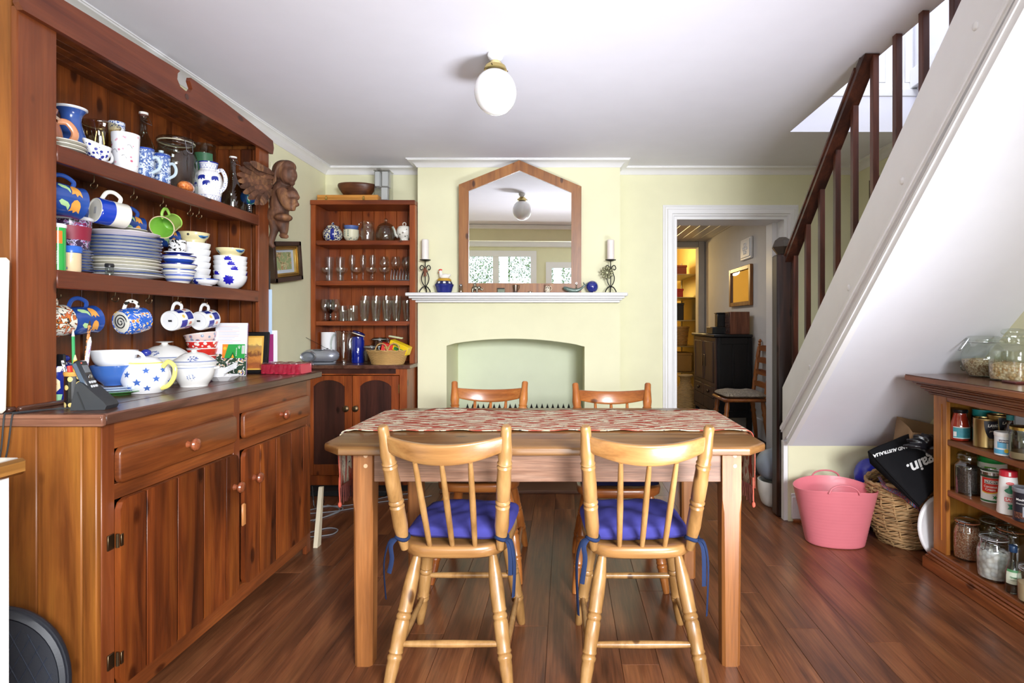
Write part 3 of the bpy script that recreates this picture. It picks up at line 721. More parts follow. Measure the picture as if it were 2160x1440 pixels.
def arch_door(x0, x1):
    d_ = D.objects.new('cupboard_door', None); C.objects.link(d_); d_.parent = bc
    z0, z1 = .118, .812; s_ = .052; w_ = x1-x0
    a0, a1 = x0+s_, x1-s_; zt = z1-.075; n = 10
    arc = [(a0+(a1-a0)*i/n, zt+.045*(1-(2*i/n-1)**2)**.75) for i in range(n+1)]
    m_ = MB()
    for (pa, pb) in (((x0, z0), (a0, z1)), ((a1, z0), (x1, z1))): m_.box(pa[0], pb[0], LY-.012, LY+.006, z0, z1, .002)
    m_.box(a0, a1, LY-.011, LY+.006, z0, z0+.075, .002)
    for (p, q) in zip(arc, arc[1:]): m_.prism([p, q, (q[0], z1), (p[0], z1)], 'y', LY-.011, LY+.006)
    o = part('door_frame', m_, M['bk'], d_); o.location = -bc.location
    o = part('door_panel', MB().box(a0-.002, a1+.002, LY-.003, LY+.004, z0+.07, z1-.01), M['bkp'], d_); o.location = -bc.location
    return d_
mid = (bx0+.045+bx1-.065)/2
d1 = arch_door(bx0+.048, mid-.002); d2 = arch_door(mid+.002, bx1-.067)
for d_, xk in ((d1, mid-.036), (d2, mid+.030)):
    o = part('knob', MB().lathe([(0, 0), (.007, 0), (.006, .010), (.014, .014), (.021, .019), (.022, .025), (.016, .031), (.006, .034), (0, .034)], 24, TR((xk, LY-.012, .585), (90, 0, 0))), M['oldbrass'], d_); o.location = -bc.location
o = part('hinge', MB().box(bx1-.069, bx1-.064, LY-.014, LY-.006, .69, .75), M['brass'], d2); o.location = -bc.location
Q_('gap_shade_board', MB().box(bx0, bx1-.012, LY+.02, LY+.04, .0, .045), plain('gap_shade_black', '1A1310', .8))  # near-black board painted as the shade in the open gap below
# ================================================================ pantry shelf unit
pc = thing('pantry_shelf', 'low open pantry shelf unit of honey pine with a heavy moulded cornice, under the stairs', 'shelf unit', (1.9, 2.0, 0))
U_ = lambda n, b, m, **k: part(n, b, m, pc, world=True, **k)
PX, PB, PY1, PY0 = 1.770, 2.055, 2.735, 1.12
U_('base_plinth', MB().box(1.735, PB, PY0, 2.765, 0, .052, .003).box(1.742, PB, PY0, 2.76, .052, .064, .005).box(1.750, PB, PY0, 2.755, .064, .078, .006), M['rct'])
U_('bottom_shelf', MB().box(PX-.012, PB, PY0, PY1, .078, .100, .003), M['rct'])
U_('front_stile', MB().box(PX, PX+.02, 2.640, PY1, .10, .845, .003).box(PX-.004, PX+.01, 2.672, 2.678, .16, .80, .002), M['rc'])
for i in range(3): U_('end_board', MB().box(PX+.02+i*.088, PX+.106+i*.088, 2.715, PY1, .10, .845, .002), M['rc'])
y = PY0
while y < 2.70: U_('back_board', MB().box(PB-.012, PB, y, min(y+.118, 2.715), .10, .88, .003), M['rcb']); y += .12
U_('end_lining', MB().box(PX+.02, PB-.012, 2.700, 2.715, .10, .845, .002), M['rcb'])
for z_ in (.640, .406): U_('shelf', MB().box(PX+.004, PB-.012, PY0, 2.70, z_-.028, z_, .004), M['rct'])
b = MB()
for (o_, za, zb) in ((.018, .838, .852), (.030, .852, .862), (.045, .862, .878), (.060, .878, .890), (.072, .890, .898), (.098, .898, .9275)):
    b.box(PX-o_, PB, PY0, PY1+o_*.72, za, zb, .005 if zb-za > .011 else .003)
U_('cornice', b, M['rct'])
U_('front_head_rail', MB().box(PX, PX+.02, PY0, 2.64, .815, .84, .002), M['rct'])
U_('cabinet_top', MB().box(PX-.095, PB, PY0, PY1+.068, .9272, .9285), wood('pantry_top_wood', '4A2A1C', '6F4634', '876052', 'Y', .22, 1, .05, .35, .3, .3))
# ================================================================ kitchen counter end in the corner
kc = thing('kitchen_counter', 'white kitchen bench unit with a wood-edged white top beside the dresser', 'counter', (-1.5, .7, 0))
part('bench_top', MB().box(-1.86, -1.142, .25, 1.19, .868, .899, .002), plain('white_laminate', 'EDEBE6', .3), kc, world=True)
part('edge_strip', MB().box(-1.142, -1.125, .25, 1.192, .866, .899, .006), wood('edge_oak', 'A66E30', 'C48A45', 'D29C55', 'Y', .4), kc, world=True)
part('cabinet_side', MB().box(-1.86, -1.146, .25, 1.175, 0, .868, .003), plain('white_cabinet', 'F2F2F3', .35), kc, world=True)
# ================================================================ dining table
TZ = .770
tb = thing('dining_table', 'worn pine dining table with clipped corners and square legs', 'table', (-.07, 2.32, 0))
T_ = lambda n, b, m, **k: part(n, b, m, tb, world=True, **k)
x0, x1, ya, yb = -.83, .69, 1.885, 2.752; c_ = .078
def octo(ins): return [(x0+c_, ya+ins), (x1-c_, ya+ins), (x1-ins, ya+c_), (x1-ins, yb-c_), (x1-c_, yb-ins), (x0+c_, yb-ins), (x0+ins, yb-c_), (x0+ins, ya+c_)]
b = MB(); rows = [(TZ-.030, .004), (TZ-.026, 0), (TZ-.010, 0), (TZ-.004, .003), (TZ, .010)]
vs = [(p[0], p[1], z) for z, i in rows for p in octo(i)]
b.add(vs, [(r*8+i, r*8+(i+1) % 8, (r+1)*8+(i+1) % 8, (r+1)*8+i) for r in range(4) for i in range(8)]+[tuple(range(32, 40)), tuple(range(7, -1, -1))])
T_('tabletop', b, M['tab'])
def tleg(x, y, sx, sy):
    L = .066; h = L/2; cx_, cy_ = x+h, y+h
    rows = [(0, .92, .25), (.05, .94, .25), (.20, .97, .25), (.40, 1, .22), (.53, 1, .18), (.575, 1, .02), (TZ-.031, 1, .02)]
    vs = []
    for z, s_, ch in rows:
        q = h*s_; c2 = h*ch*1.2
        for (px_, py_) in ((-q+c2, -q), (q-c2, -q), (q, -q+c2), (q, q-c2), (q-c2, q), (-q+c2, q), (-q, q-c2), (-q, -q+c2)): vs.append((cx_+px_, cy_+py_, z))
    return MB().add(vs, [(r*8+i, r*8+(i+1) % 8, (r+1)*8+(i+1) % 8, (r+1)*8+i) for r in range(6) for i in range(8)]+[tuple(range(48, 56)), tuple(range(7, -1, -1))])
LX = (-.727, .539); LYs = (1.950, 2.622)
for lx in LX:
    for ly in LYs: T_('leg', tleg(lx, ly, 0, 0), M['leg'])
b = MB().box(LX[0]+.066, LX[1], 1.962, 1.984, .632, TZ-.031, .002).box(LX[0]+.066, LX[1], 2.65, 2.672, .632, TZ-.031, .002)
T_('front_apron', MB().box(LX[0]+.067, LX[1]-.001, 1.962, 1.984, .632, TZ-.031, .002), M['apr']); T_('rear_apron', MB().box(LX[0]+.067, LX[1]-.001, 2.652, 2.674, .632, TZ-.031, .002), M['apr'])
for lx in (LX[0]+.02, LX[1]+.02): T_('side_apron', MB().box(lx, lx+.022, 2.017, 2.621, .632, TZ-.031, .002), M['apr'])
scr = plain('wood_plug', 'C8A480', .4)
for lx in LX:
    for zz_ in (.725, .690): T_('screw_plug', MB().lathe([(0, .0015), (.0065, .0015), (.0075, 0)], 14, TR((lx+.043, 1.950, zz_), (90, 0, 0))), scr)
# runner
m, t, bs = nt('ikat_weave'); L = t.links
tc = N(t, 'TexCoord'); mp_ = N(t, 'Mapping'); mp_.inputs['Scale'].default_value = (3.4, 13, 3.4); L.new(tc.outputs['Object'], mp_.inputs[0])
wv = N(t, 'TexNoise', i_Scale=1.0, i_Detail=1.6, i_Distortion=2.2); L.new(mp_.outputs[0], wv.inputs['Vector'])
sx_ = N(t, 'SeparateXYZ'); L.new(tc.outputs['Object'], sx_.inputs[0])
m1 = N(t, 'Math', operation='PINGPONG'); m1.inputs[1].default_value = .155; L.new(sx_.outputs[0], m1.inputs[0])
m2 = N(t, 'Math', operation='PINGPONG'); m2.inputs[1].default_value = .080; L.new(sx_.outputs[1], m2.inputs[0])
ma = N(t, 'Math', operation='MULTIPLY_ADD'); L.new(m1.outputs[0], ma.inputs[0]); ma.inputs[1].default_value = .34; L.new(m2.outputs[0], ma.inputs[2])
mb_ = N(t, 'Math', operation='MULTIPLY_ADD'); L.new(ma.outputs[0], mb_.inputs[0]); mb_.inputs[1].default_value = 24.0
mn = N(t, 'Math', operation='MULTIPLY'); mn.inputs[1].default_value = 1.9; L.new(wv.outputs[0], mn.inputs[0]); L.new(mn.outputs[0], mb_.inputs[2])
fr_ = N(t, 'Math', operation='FRACT'); L.new(mb_.outputs[0], fr_.inputs[0])
rp = ramp(t, [(0, S('A85244')), (.30, S('B05C4C')), (.34, S('D8CCB4')), (.66, S('E0D6C2')), (.68, S('5A5560')), (.72, S('D0C2A6')), (.88, S('AC6350'))], 'CONSTANT'); L.new(fr_.outputs[0], rp.inputs[0])
nz = N(t, 'TexNoise', i_Scale=160.0, i_Detail=2.0); L.new(tc.outputs['Object'], nz.inputs['Vector'])
rz = ramp(t, [(.35, (.72, .70, .66, 1)), (.6, (1, 1, 1, 1))]); L.new(nz.outputs[0], rz.inputs[0])
mx = N(t, 'MixRGB', blend_type='MULTIPLY', i_Fac=.8); L.new(rp.outputs[0], mx.inputs[1]); L.new(rz.outputs[0], mx.inputs[2])
L.new(mx.outputs[0], bs.inputs['Base Color']); bs.inputs['Roughness'].default_value = .95; bs.inputs['Specular IOR Level'].default_value = .1
M['ikat'] = m
rn = thing('table_runner', 'red and cream ikat patterned table runner hanging over both ends of the table', 'table runner', (-.07, 2.38, TZ))
ry0, ry1 = 2.135, 2.632
segs = [(-.848, .56), (-.850, .62), (-.852, .69), (-.848, .745), (-.842, .764), (-.832, .7735), (-.815, .7745)]+[(-.8+1.46*i/44, .7745) for i in range(1, 44)]+[(.675, .7745), (.694, .7735), (.703, .764), (.709, .745), (.711, .69), (.708, .62), (.706, .56)]
def rfn(u, v):
    i = u*(len(segs)-1); k_ = min(int(i), len(segs)-2); f = i-k_
    X_ = segs[k_][0]*(1-f)+segs[k_+1][0]*f; Z_ = segs[k_][1]*(1-f)+segs[k_+1][1]*f
    Y_ = ry0+(ry1-ry0)*v
    flat = 1 if -.80 < X_ < .66 else 0
    edge = max(0, 1-v/.06) if v < .06 else (max(0, 1-(1-v)/.06) if v > .94 else 0)
    if flat: Z_ += .0045*edge*max(0, math.sin(X_*31+1.3)+.2*math.sin(X_*13)); Y_ += .003*math.sin(X_*23)*edge
    if flat and v > .85: Z_ += .012*math.exp(-((X_+.52)/.09)**2)*(v-.85)/.15
    if Z_ < .74: X_ += .006*math.sin(v*17+X_)*(.745-Z_)/.15*(1 if X_ > 0 else -1)+(0 if X_ < 0 else 0)
    return (X_, Y_, Z_)
b = MB().grid(rfn, 130, 24)
o = part('woven_cloth', b, M['ikat'], rn, world=True, ang=60, recalc=False)
md = o.modifiers.new('thickness', 'SOLIDIFY'); md.thickness = .0025; md.offset = 1
fr_m = plain('fringe_thread', '6B3A34', .9)
for X_, s_ in ((-.848, -1), (.706, 1)):
    b = MB()
    for i in range(64):
        Y_ = ry0+.004+(ry1-ry0-.008)*i/63; l_ = rnd.uniform(.05, .075)
        b.tube([(X_, Y_, .562), (X_+rnd.uniform(-.004, .004), Y_+rnd.uniform(-.004, .004), .562-l_)], .0013, 4)
    part('fringe', b, fr_m, rn, world=True, kind='stuff')
    b = MB(); l_ = .10
    b.tube([(X_, ry0+.002, .60), (X_, ry0, .562), (X_+.002, ry0+.002, .505)], .0022, 6).ball((X_+.002, ry0+.002, .498), .007, .007, .011)
    part('tassel', b, plain('tassel_red', 'B4503C', .8), rn, world=True)
# ================================================================ chairs
def chair(name, label, loc, rz, m1, m2, cush, cm, ties=True, group='pine spindle-back chairs round the table'):
    """local: back at y=0, sitter looks to +y"""
    t_ = thing(name, label, 'chair', loc, (0, 0, rz), group)
    sz = .450; th = .042
    n = 40; out = []
    for i in range(n):
        a = 2*PI*i/n; c, s = math.cos(a), math.sin(a)
        ex = .55; X = math.copysign(abs(c)**ex, c); Y = math.copysign(abs(s)**ex, s)
        hw = .178+.022*(Y+1)/2
        out.append((X*hw, .19+Y*.19-(.0 if Y > 0 else .0)))
    rows = [(sz-th, .93), (sz-th+.008, .985), (sz-.016, 1.0), (sz-.004, .99), (sz, .965), (sz-.004, .80), (sz-.006, .3)]
    vs = []
    for z, s_ in rows: vs += [(p[0]*s_, .19+(p[1]-.19)*s_, z) for p in out]
    fs = [(r*n+i, r*n+(i+1) % n, (r+1)*n+(i+1) % n, (r+1)*n+i) for r in range(len(rows)-1) for i in range(n)]
    fs += [tuple(range((len(rows)-1)*n, len(rows)*n)), tuple(range(n-1, -1, -1))]
    part('seat', MB().add(vs, fs), m2, t_, ang=50)
    LP = [(0, .011), (.05, .015), (.18, .0225), (.30, .024), (.40, .0225), (.42, .024), (.435, .020), (.45, .024), (.465, .0245), (.48, .021), (.50, .024), (.60, .0235), (.68, .0215), (.70, .024), (.715, .020), (.73, .024), (.745, .0235), (.76, .0205), (.80, .021), (.97, .0155), (1, .013)]
    for sx in (-1, 1):
        part('leg', MB().turned((sx*.125, .065, sz-th+.004), (sx*.195, -.06, 0), LP), m1, t_)
        part('leg', MB().turned((sx*.140, .315, sz-th+.004), (sx*.200, .385, 0), LP), m1, t_)
    def lp(sx, fr, z):
        t = 1-z/(sz-th)
        a, b_ = ((sx*.125, .065), (sx*.195, -.06)) if fr == 0 else ((sx*.14, .315), (sx*.20, .385))
        return (a[0]+(b_[0]-a[0])*t, a[1]+(b_[1]-a[1])*t, z)
    SP = [(0, .008), (.1, .010), (.5, .012), (.9, .010), (1, .008)]
    part('stretcher', MB().turned(lp(-1, 0, .145), lp(1, 0, .145), SP, 12), m1, t_)
    part('stretcher', MB().turned(lp(-1, 1, .205), lp(1, 1, .205), SP, 12), m1, t_)
    for sx in (-1, 1): part('stretcher', MB().turned(lp(sx, 0, .115), lp(sx, 1, .115), SP, 12), m1, t_)
    # back posts
    BP = [(0, .012), (.06, .016), (.20, .0235), (.34, .0225), (.36, .024), (.375, .020), (.39, .024), (.40, .0245), (.415, .0205), (.43, .023), (.55, .0235), (.66, .022), (.68, .024), (.695, .020), (.71, .024), (.725, .0205), (.78, .023), (.86, .0195), (.92, .017), (.985, .0165), (.998, .012)]
    for sx in (-1, 1):
        part('back_post', MB().turned((sx*.158, .022, sz-.012), (sx*.190, -.108, .866), BP, 18), m1, t_)
    # crest rail, bowed backwards
    def crest(u, v):
        X = -.180+.36*u; q = 1-(2*u-1)**2
        z0 = .782-.032*q; z1 = .833-.016*q
        a = 2*PI*v; hh = (z1-z0)/2; cz = (z0+z1)/2
        e = .45; cc, ss = math.cos(a), math.sin(a); cc = math.copysign(abs(cc)**e, cc); ss = math.copysign(abs(ss)**e, ss)
        y = -.090-.060*q-(cz-.80)*.22+ss*.0125-(cc*hh)*.24
        return (X, y, cz+cc*hh)
    part('crest_rail', MB().grid(lambda v, u: crest(u, v), 20, 20, cu=True), m2, t_, ang=50)
    for i, sx in enumerate((-1, 0, 1)):
        xb, xt = sx*.074, sx*.084
        q = 1-(xt/.18)**2
        part('spindle', MB().turned((xb, .018, sz-.006), (xt, -.088-.058*q, .775-.02*q), [(0, .0075), (.15, .0095), (.5, .0105), (.9, .0085), (1, .007)], 12), m1, t_)
    if cush:
        cu_ = pillow(.36, .345, .055, cush[0], seed=cush[1])
        c_o = part('cushion', cu_, cm, t_, ang=70); c_o.location = (cush[2], .212, sz+.001); c_o.rotation_euler = (0, 0, R(cush[3])); c_o['label'] = 'padded cotton seat cushion with fabric ties'
        if ties:
            for sx in (-1, 1):
                b = MB(); x_ = sx*.162; 
                ring = [(x_+.021*math.cos(a), .010+.022*math.sin(a), sz+.030+.004*math.sin(a*2)) for a in [2*PI*k/10 for k in range(10)]]
                b.tube(curve3(ring, 2, True), .005, 6, closed=True, fy=1.4)
                dx = sx*rnd.uniform(.012, .03); l1 = rnd.uniform(.16, .24); l2 = rnd.uniform(.06, .12)
                xx = x_+sx*.024
                b.tube(curve3([(xx-sx*.006, -.008, sz+.030), (xx+dx*.5, -.014, sz+.020), (xx+dx, -.016, sz-.05), (xx+dx*.8, -.014, sz+.02-l1)], 4), .0085, 6, fy=.25, up=(1, 0, 0))
                b.tube(curve3([(xx-sx*.006, -.006, sz+.030), (xx+dx*.2, -.018, sz+.012), (xx+dx*.2+.004, -.02, sz-.03), (xx+dx*.4, -.018, sz-l2)], 4), .008, 6, fy=.25, up=(1, 0, 0))
                part('tie', b, plain('tie_cotton', '39456E', .85) if 'tie' not in M else M['tie'], t_, ang=70)
    return t_
def pillow(w_, d_, h_, puff=1.0, seed=0, corner=.0):
    r_ = random.Random(seed); ph = [r_.uniform(0, 6) for _ in range(8)]
    n = 26; vs = []; 
    def hgt(u, v):
        e = max(0, (1-abs(u)**3.2))*max(0, (1-abs(v)**3.2))
        base = h_*.5*puff*e**.42
        base += .0035*math.sin(u*4+ph[0]+v*2)*e+.0030*math.sin(v*7+ph[1]+u*3)*e+.0018*math.sin(u*13+ph[2])*math.sin(v*11+ph[3])*e**.5
        return base
    top = []; bot = []
    for j in range(n+1):
        for i in range(n+1):
            u, v = 2*i/n-1, 2*j/n-1
            rr = 1-.05*(abs(u)**4)*(1-v*v)*.0-.03*math.sin(3*u+ph[4])*abs(v)**6*.6
            k = 1-.07*abs(u*v)**3
            X, Y = u*w_/2*k, v*d_/2*k*rr; h = hgt(u, v)
            top.append((X, Y, h_*.36+h*1.3)); bot.append((X, Y, h_*.36-min(h*.85, h_*.36)))
    b = MB(); vs = top+bot; m_ = (n+1)**2; fs = []
    for j in range(n):
        for i in range(n):
            a = j*(n+1)+i; fs.append((a, a+1, a+n+2, a+n+1)); fs.append((m_+a, m_+a+n+1, m_+a+n+2, m_+a+1))
    for i in range(n):
        for (a, c) in ((i, i+1), (n*(n+1)+i+1, n*(n+1)+i), ((i+1)*(n+1), i*(n+1)), (i*(n+1)+n, (i+1)*(n+1)+n)): fs.append((a, m_+a, m_+c, c))
    return b.add(vs, fs)
M['tie'] = plain('tie_cotton', '1E2A48', .85)
M['cush'] = plain('blue_cotton', '42418C', .85, var=.14, bump=1.0, bs=20)
M['cushd'] = plain('navy_cotton', '1E1E3E', .9, var=.1)
CH = [('near', -.372), ('near', .253)]
chair('dining_chair', 'honey pine spindle chair with a purple-blue cushion, near side by the dresser', (-.370, 1.852, 0), 0, M['ch'], M['chx'], (.95, 1, .012, -3), M['cush'])
chair('dining_chair', 'honey pine spindle chair with a plump blue cushion, near side by the stairs', (.252, 1.848, 0), 0, M['ch'], M['chx'], (1.15, 5, -.012, 4), M['cush'])
chair('dining_chair', 'brown pine spindle chair tucked in at the far side, by the alcove bookcase', (-.405, 2.955, 0), 180, M['chd'], M['chdx'], (.6, 3, 0, 0), M['cushd'], False)
chair('dining_chair', 'brown pine spindle chair tucked in at the far side, by the hall door', (.243, 2.87, 0), 180, M['chd'], M['chdx'], (.6, 8, 0, 0), M['cushd'], False)
# ================================================================ crockery builders
def handle_mb(r, z0, z1, out, th=.0045, flat=1.5, sx=1, n=10, side=1):
    """ear handle in the xz plane on the +x side of a body of radius r"""
    pts = [(r-.003, 0, z1), (r+out*.55, 0, z1+.002), (r+out, 0, (z0*.35+z1*.65)), (r+out*.8, 0, (z0*.75+z1*.25)), (r-.003, 0, z0)]
    return MB().tube(curve3(pts, 5), th, 8, fy=flat)
def open_pot(prof, t=.003, n=32):
    """closed double wall from an outer profile (r, z) bottom to rim"""
    inner = [(max(r-t, .002), z) for r, z in prof if z > prof[0][1]+t]
    return MB().lathe([(0, prof[0][1])]+list(prof)+[(prof[-1][0]-t, prof[-1][1])]+list(reversed(inner[:-1]))+[(0, prof[0][1]+t)], n)
def band(prof, z0, z1, mat, name, par, n=32, e=.0005, t0=0, t1=None):
    f = rfun(prof); zs = [z0]+[z for r, z in prof if z0 < z < z1]+[z1]
    zs = sorted(set(zs))
    return part(name, MB().lathe([(f(z)+e, z) for z in zs], n, t0=t0, t1=t1), mat, par, recalc=False)
GL_PROF = {}
def glassware(name, label, cat, prof, loc, group, mats='glass', scale=1, n=24, extra=None):
    key = (name, label)
    t_ = one(name, label, cat, MB().lathe(prof, n), M[mats], loc, group=group, ang=60)
    t_.scale = (scale,)*3; return t_
def flower(r, n=6, inner=.45):
    return [((r if i % 2 == 0 else r*inner)*math.cos(PI*i/n), (r if i % 2 == 0 else r*inner)*math.sin(PI*i/n)) for i in range(2*n)]
def star(r): return [((r if i % 2 == 0 else r*.45)*math.cos(PI/2+PI*i/5), (r if i % 2 == 0 else r*.45)*math.sin(PI/2+PI*i/5)) for i in range(10)]
def plate_mesh(r, h):
    return MB().lathe([(0, .002), (r*.52, .002), (r*.55, 0), (r*.60, 0), (r*.64, .004), (r, h-.002), (r+.001, h), (r*.98, h+.001), (r*.64, .007), (r*.6, .005), (0, .005)], 36)
PL = {}
def plate(name, label, cat, r, h, loc, m_body, m_rim, group, tilt=(0, 0, 0)):
    k = (r, h)
    if k not in PL:
        PL[k] = (plate_mesh(r, h), MB().lathe([(r*.985, h+.0013), (r+.0016, h+.0004), (r+.0010, h-.0035)], 36))
    t_ = thing(name, label, cat, loc, tilt, group)
    kk = (k, m_body.name); 
    if kk not in PL: PL[kk] = mesh('plate_body', PL[k][0], m_body)
    o = D.objects.new('plate_body', PL[kk]); C.objects.link(o); o.parent = t_
    if m_rim is not None:
        kr = (k, 'rim', m_rim.name)
        if kr not in PL: PL[kr] = mesh('rim_line', PL[k][1], m_rim, recalc=False)
        o = D.objects.new('rim_line', PL[kr]); C.objects.link(o); o.parent = t_
    return t_
def bowl_prof(r, h, foot=.5): return smooth_prof([(r*foot, 0), (r*foot, .004), (r*.72, h*.28), (r*.92, h*.62), (r, h)], 4)
def bowl(name, label, r, h, loc, m_, group=None, rim=None, foot=.5, cat='bowl', rot=(0, 0, 0)):
    t_ = thing(name, label, cat, loc, rot, group); p = bowl_prof(r, h, foot)
    part('bowl_body', open_pot(p, .0025), m_, t_)
    if rim is not None: part('rim_line', MB().lathe([(r+.0006, h-.004), (r+.0008, h+.0006), (r-.003, h+.0008)], 32), rim, t_, recalc=False)
    return t_
def mug(name, label, r, h, m_, m_in, cat='mug', prof=None, hm=None, out=.026, hz=(.2, .8), th=.0048):
    """upright, handle on +x; returns root"""
    t_ = thing(name, label, cat)
    p = prof or [(r*.93, 0), (r*.98, .003), (r, .008), (r, h-.003), (r*.985, h)]
    inner = [(max(a-.0032, .002), z) for a, z in p if z > .006]
    part('cup_body', MB().lathe([(0, .0025), (r*.80, .0025), (r*.86, 0)]+p, 32), m_, t_)
    part('cup_inside', MB().lathe([p[-1]]+list(reversed(inner))+[(0, .006)], 32), m_in, t_, recalc=False)
    rr = rfun(p)
    part('handle', handle_mb(min(rr(h*hz[0]), rr(h*hz[1])), h*hz[0], h*hz[1], out, th, 1.5), hm or m_, t_)
    return t_, p
def hang(t_, X, Y, zh, r, h, out, yaw, tilt, dx=0):
    """hang a mug by its handle: body axis horizontal, handle up; yaw turns the mouth, tilt lifts it"""
    # local: +x handle -> world up; +z (mouth) -> heading
    hd = Vector((math.sin(R(yaw)), math.cos(R(yaw)), 0))
    ax = (hd*math.cos(R(tilt))+Vector((0, 0, 1))*math.sin(R(tilt))).normalized()
    up = (Vector((0, 0, 1))*math.cos(R(tilt))-hd*math.sin(R(tilt))).normalized()
    yv = ax.cross(up)
    m_ = Matrix((up, yv, ax)).transposed().to_4x4()
    hook = m_ @ Vector((r+out-.002, 0, h*.5))
    m_.translation = Vector((X, Y, zh))-hook
    t_.matrix_world = m_; t_.rotation_euler = m_.to_euler(); t_.location = m_.translation
M['fl'] = plain('painted_flower', 'EBA04A', .25, var=.35); M['lf'] = plain('painted_leaf', 'A9CF94', .3, var=.1)
M['stamp'] = paint('2A2C30', .4); M['greyb'] = cer('B9BABC')
GRP = 'crockery on the dresser'
# ---- hanging mugs, upper row
def TUL(r): return [(r*a, r*b) for a, b in ((-.9, .1), (-.6, .45), (-.1, .62), (.4, .66), (.95, .75), (.62, .35), (1.0, .1), (.6, -.1), (.85, -.55), (.3, -.45), (-.3, -.5), (-.75, -.25))]
def floral_mug(label, X, Y, zh, yaw, tilt, sc_=1.0, flowers=True):
    r, h = .044*sc_, .098*sc_
    p = smooth_prof([(r*.88, 0), (r*1.0, h*.15), (r*1.04, h*.45), (r*.98, h*.8), (r*1.04, h)], 3)
    t_, p = mug('floral_mug', label, r, h, plain('cobalt_glaze', '1F4590', .2, coat=.5, var=.25) if 'cob' not in M else M['cob'], M['W'], prof=p, out=.030)
    part('foot', MB().lathe([(0, -.0005), (r*.82, -.0005), (r*.88, .0006)], 28), M['greyb'], t_, label='unglazed grey foot')
    part('maker_stamp', MB().lathe([(0, -.0009), (r*.42, -.0009), (r*.42, -.0004)], 20), M['stamp'], t_)
    rf = rfun(p)
    for th in (-2.2, -1.3, .9, 2.0):
        part('flower_mark', shape_round(MB(), TUL(.021*sc_), rf, h*.68, th, .0008, 2), M['fl'], t_, recalc=False)
        part('leaf_mark', shape_round(MB(), [(-.016, -.030), (-.010, -.012), (.0, -.004), (.018, -.004), (.006, -.012), (.002, -.028), (-.008, -.036)], rf, h*.58, th, .0007, 2), M['lf'], t_, recalc=False)
    hang(t_, X, Y, zh, r, h, .030, yaw, tilt); return t_
M['cob'] = plain('cobalt_glaze', '1F4590', .2, coat=.5, var=.25)
floral_mug('blue mug with orange flowers hanging nearest the hutch stile, upper hook row', -1.650, 1.862, 1.663, 20, -4, 1.18)
floral_mug('small blue flowered mug hanging behind the first mug of the upper hook row', -1.745, 2.0, 1.640, 25, -6, .95)
floral_mug('blue flowered mug half hidden behind the white and blue lock mug', -1.745, 2.28, 1.640, 25, -6, .95)
floral_mug('dark blue mug hanging low behind the lime green mug', -1.755, 2.50, 1.625, 20, -8, .95)
t_, p = mug('lock_mug', 'white mug with a royal blue half and a printed dark lock ring, upper hook row', .046, .098, M['Wc'], M['W'], out=.032)
band(p, .001, .046, plain('royal_glaze', '1B3FB0', .15, coat=.5, var=.05), 'blue_band', t_)
rf = rfun(p)
part('ring_print', shape_round(MB(), [(-.006, -.016), (.006, -.016), (.006, .018), (-.006, .018)], rf, .040, -1.55, .0012, 3), plain('dark_bronze_print', '4A4038', .4), t_, recalc=False)
bb = MB(); pts = [((rf(.05)+.001)*math.cos(-1.55+a*.011/.046), (rf(.05)+.001)*math.sin(-1.55+a*.011/.046), .062+.014*b_) for a, b_ in [(math.cos(R(d)), math.sin(R(d))) for d in range(-60, 250, 20)]]
part('shackle_print', bb.tube(pts, .0022, 5), plain('dark_bronze_print', '4A4038', .4), t_)
part('maker_stamp', MB().box(-.012, .012, -.006, .008, .0018, .0022), M['greyb'], t_)
hang(t_, -1.655, 2.075, 1.655, .046, .098, .032, 22, -4)
p = smooth_prof([(.031, 0), (.033, .006), (.038, .05), (.043, .092), (.046, .108)], 3)
t_, p = mug('green_mug', 'lime green mug hanging with its mouth towards the room', .040, .108, plain('lime_glaze', '9CCB5A', .2, coat=.5), plain('lime_inside', '86C04A', .2, coat=.5), prof=p, out=.030)
part('bare_rim', MB().lathe([(.0462, .106), (.0465, .109), (.043, .1092)], 32), plain('bare_clay', 'CDB994', .6), t_, recalc=False)
hang(t_, -1.655, 2.352, 1.655, .040, .108, .030, 168, -22)
# ---- hanging mugs, lower row
t_, p = mug('picture_mug', 'fat mug printed with orange and black figures, half behind the hutch stile', .052, .10, spotty('figure_print', 'E6E1D2', ['3A2A22', 'D4772E', 'B8452A'], 42, .47, kind='NOISE'), M['B'], out=.03, prof=smooth_prof([(.044, 0), (.052, .02), (.054, .06), (.051, .1)], 3))
hang(t_, -1.66, 1.815, 1.262, .052, .10, .03, 6, 8)
floral_mug('blue mug with orange flowers hanging second in the lower hook row', -1.655, 1.925, 1.262, 8, 6, 1.06)
t_, p = mug('swirl_mug', 'painted cat-and-fish mug with a black spiral on its white base, lower hook row', .050, .088, spotty('fish_paint', '2F62C0', ['F0F0EA', 'E8B23C', 'E07A30'], 55, .53, kind='NOISE'), M['W'], out=.026, prof=smooth_prof([(.040, 0), (.049, .015), (.051, .05), (.046, .088)], 3), hm=spotty('spotted_handle', 'EEEBE0', ['22201E', '22201E'], 60, .42))
part('white_base', MB().lathe([(0, -.0006), (.036, -.0006), (.041, .002), (.045, .009)], 30), M['Wc'], t_)
sp = [((.004+.026*i/60)*math.cos(i*.235), (.004+.026*i/60)*math.sin(i*.235), -.0012) for i in range(61)]
part('spiral', MB().tube(sp, .0022, 5), M['stamp'], t_)
hang(t_, -1.655, 2.162, 1.262, .050, .088, .026, 14, 8)
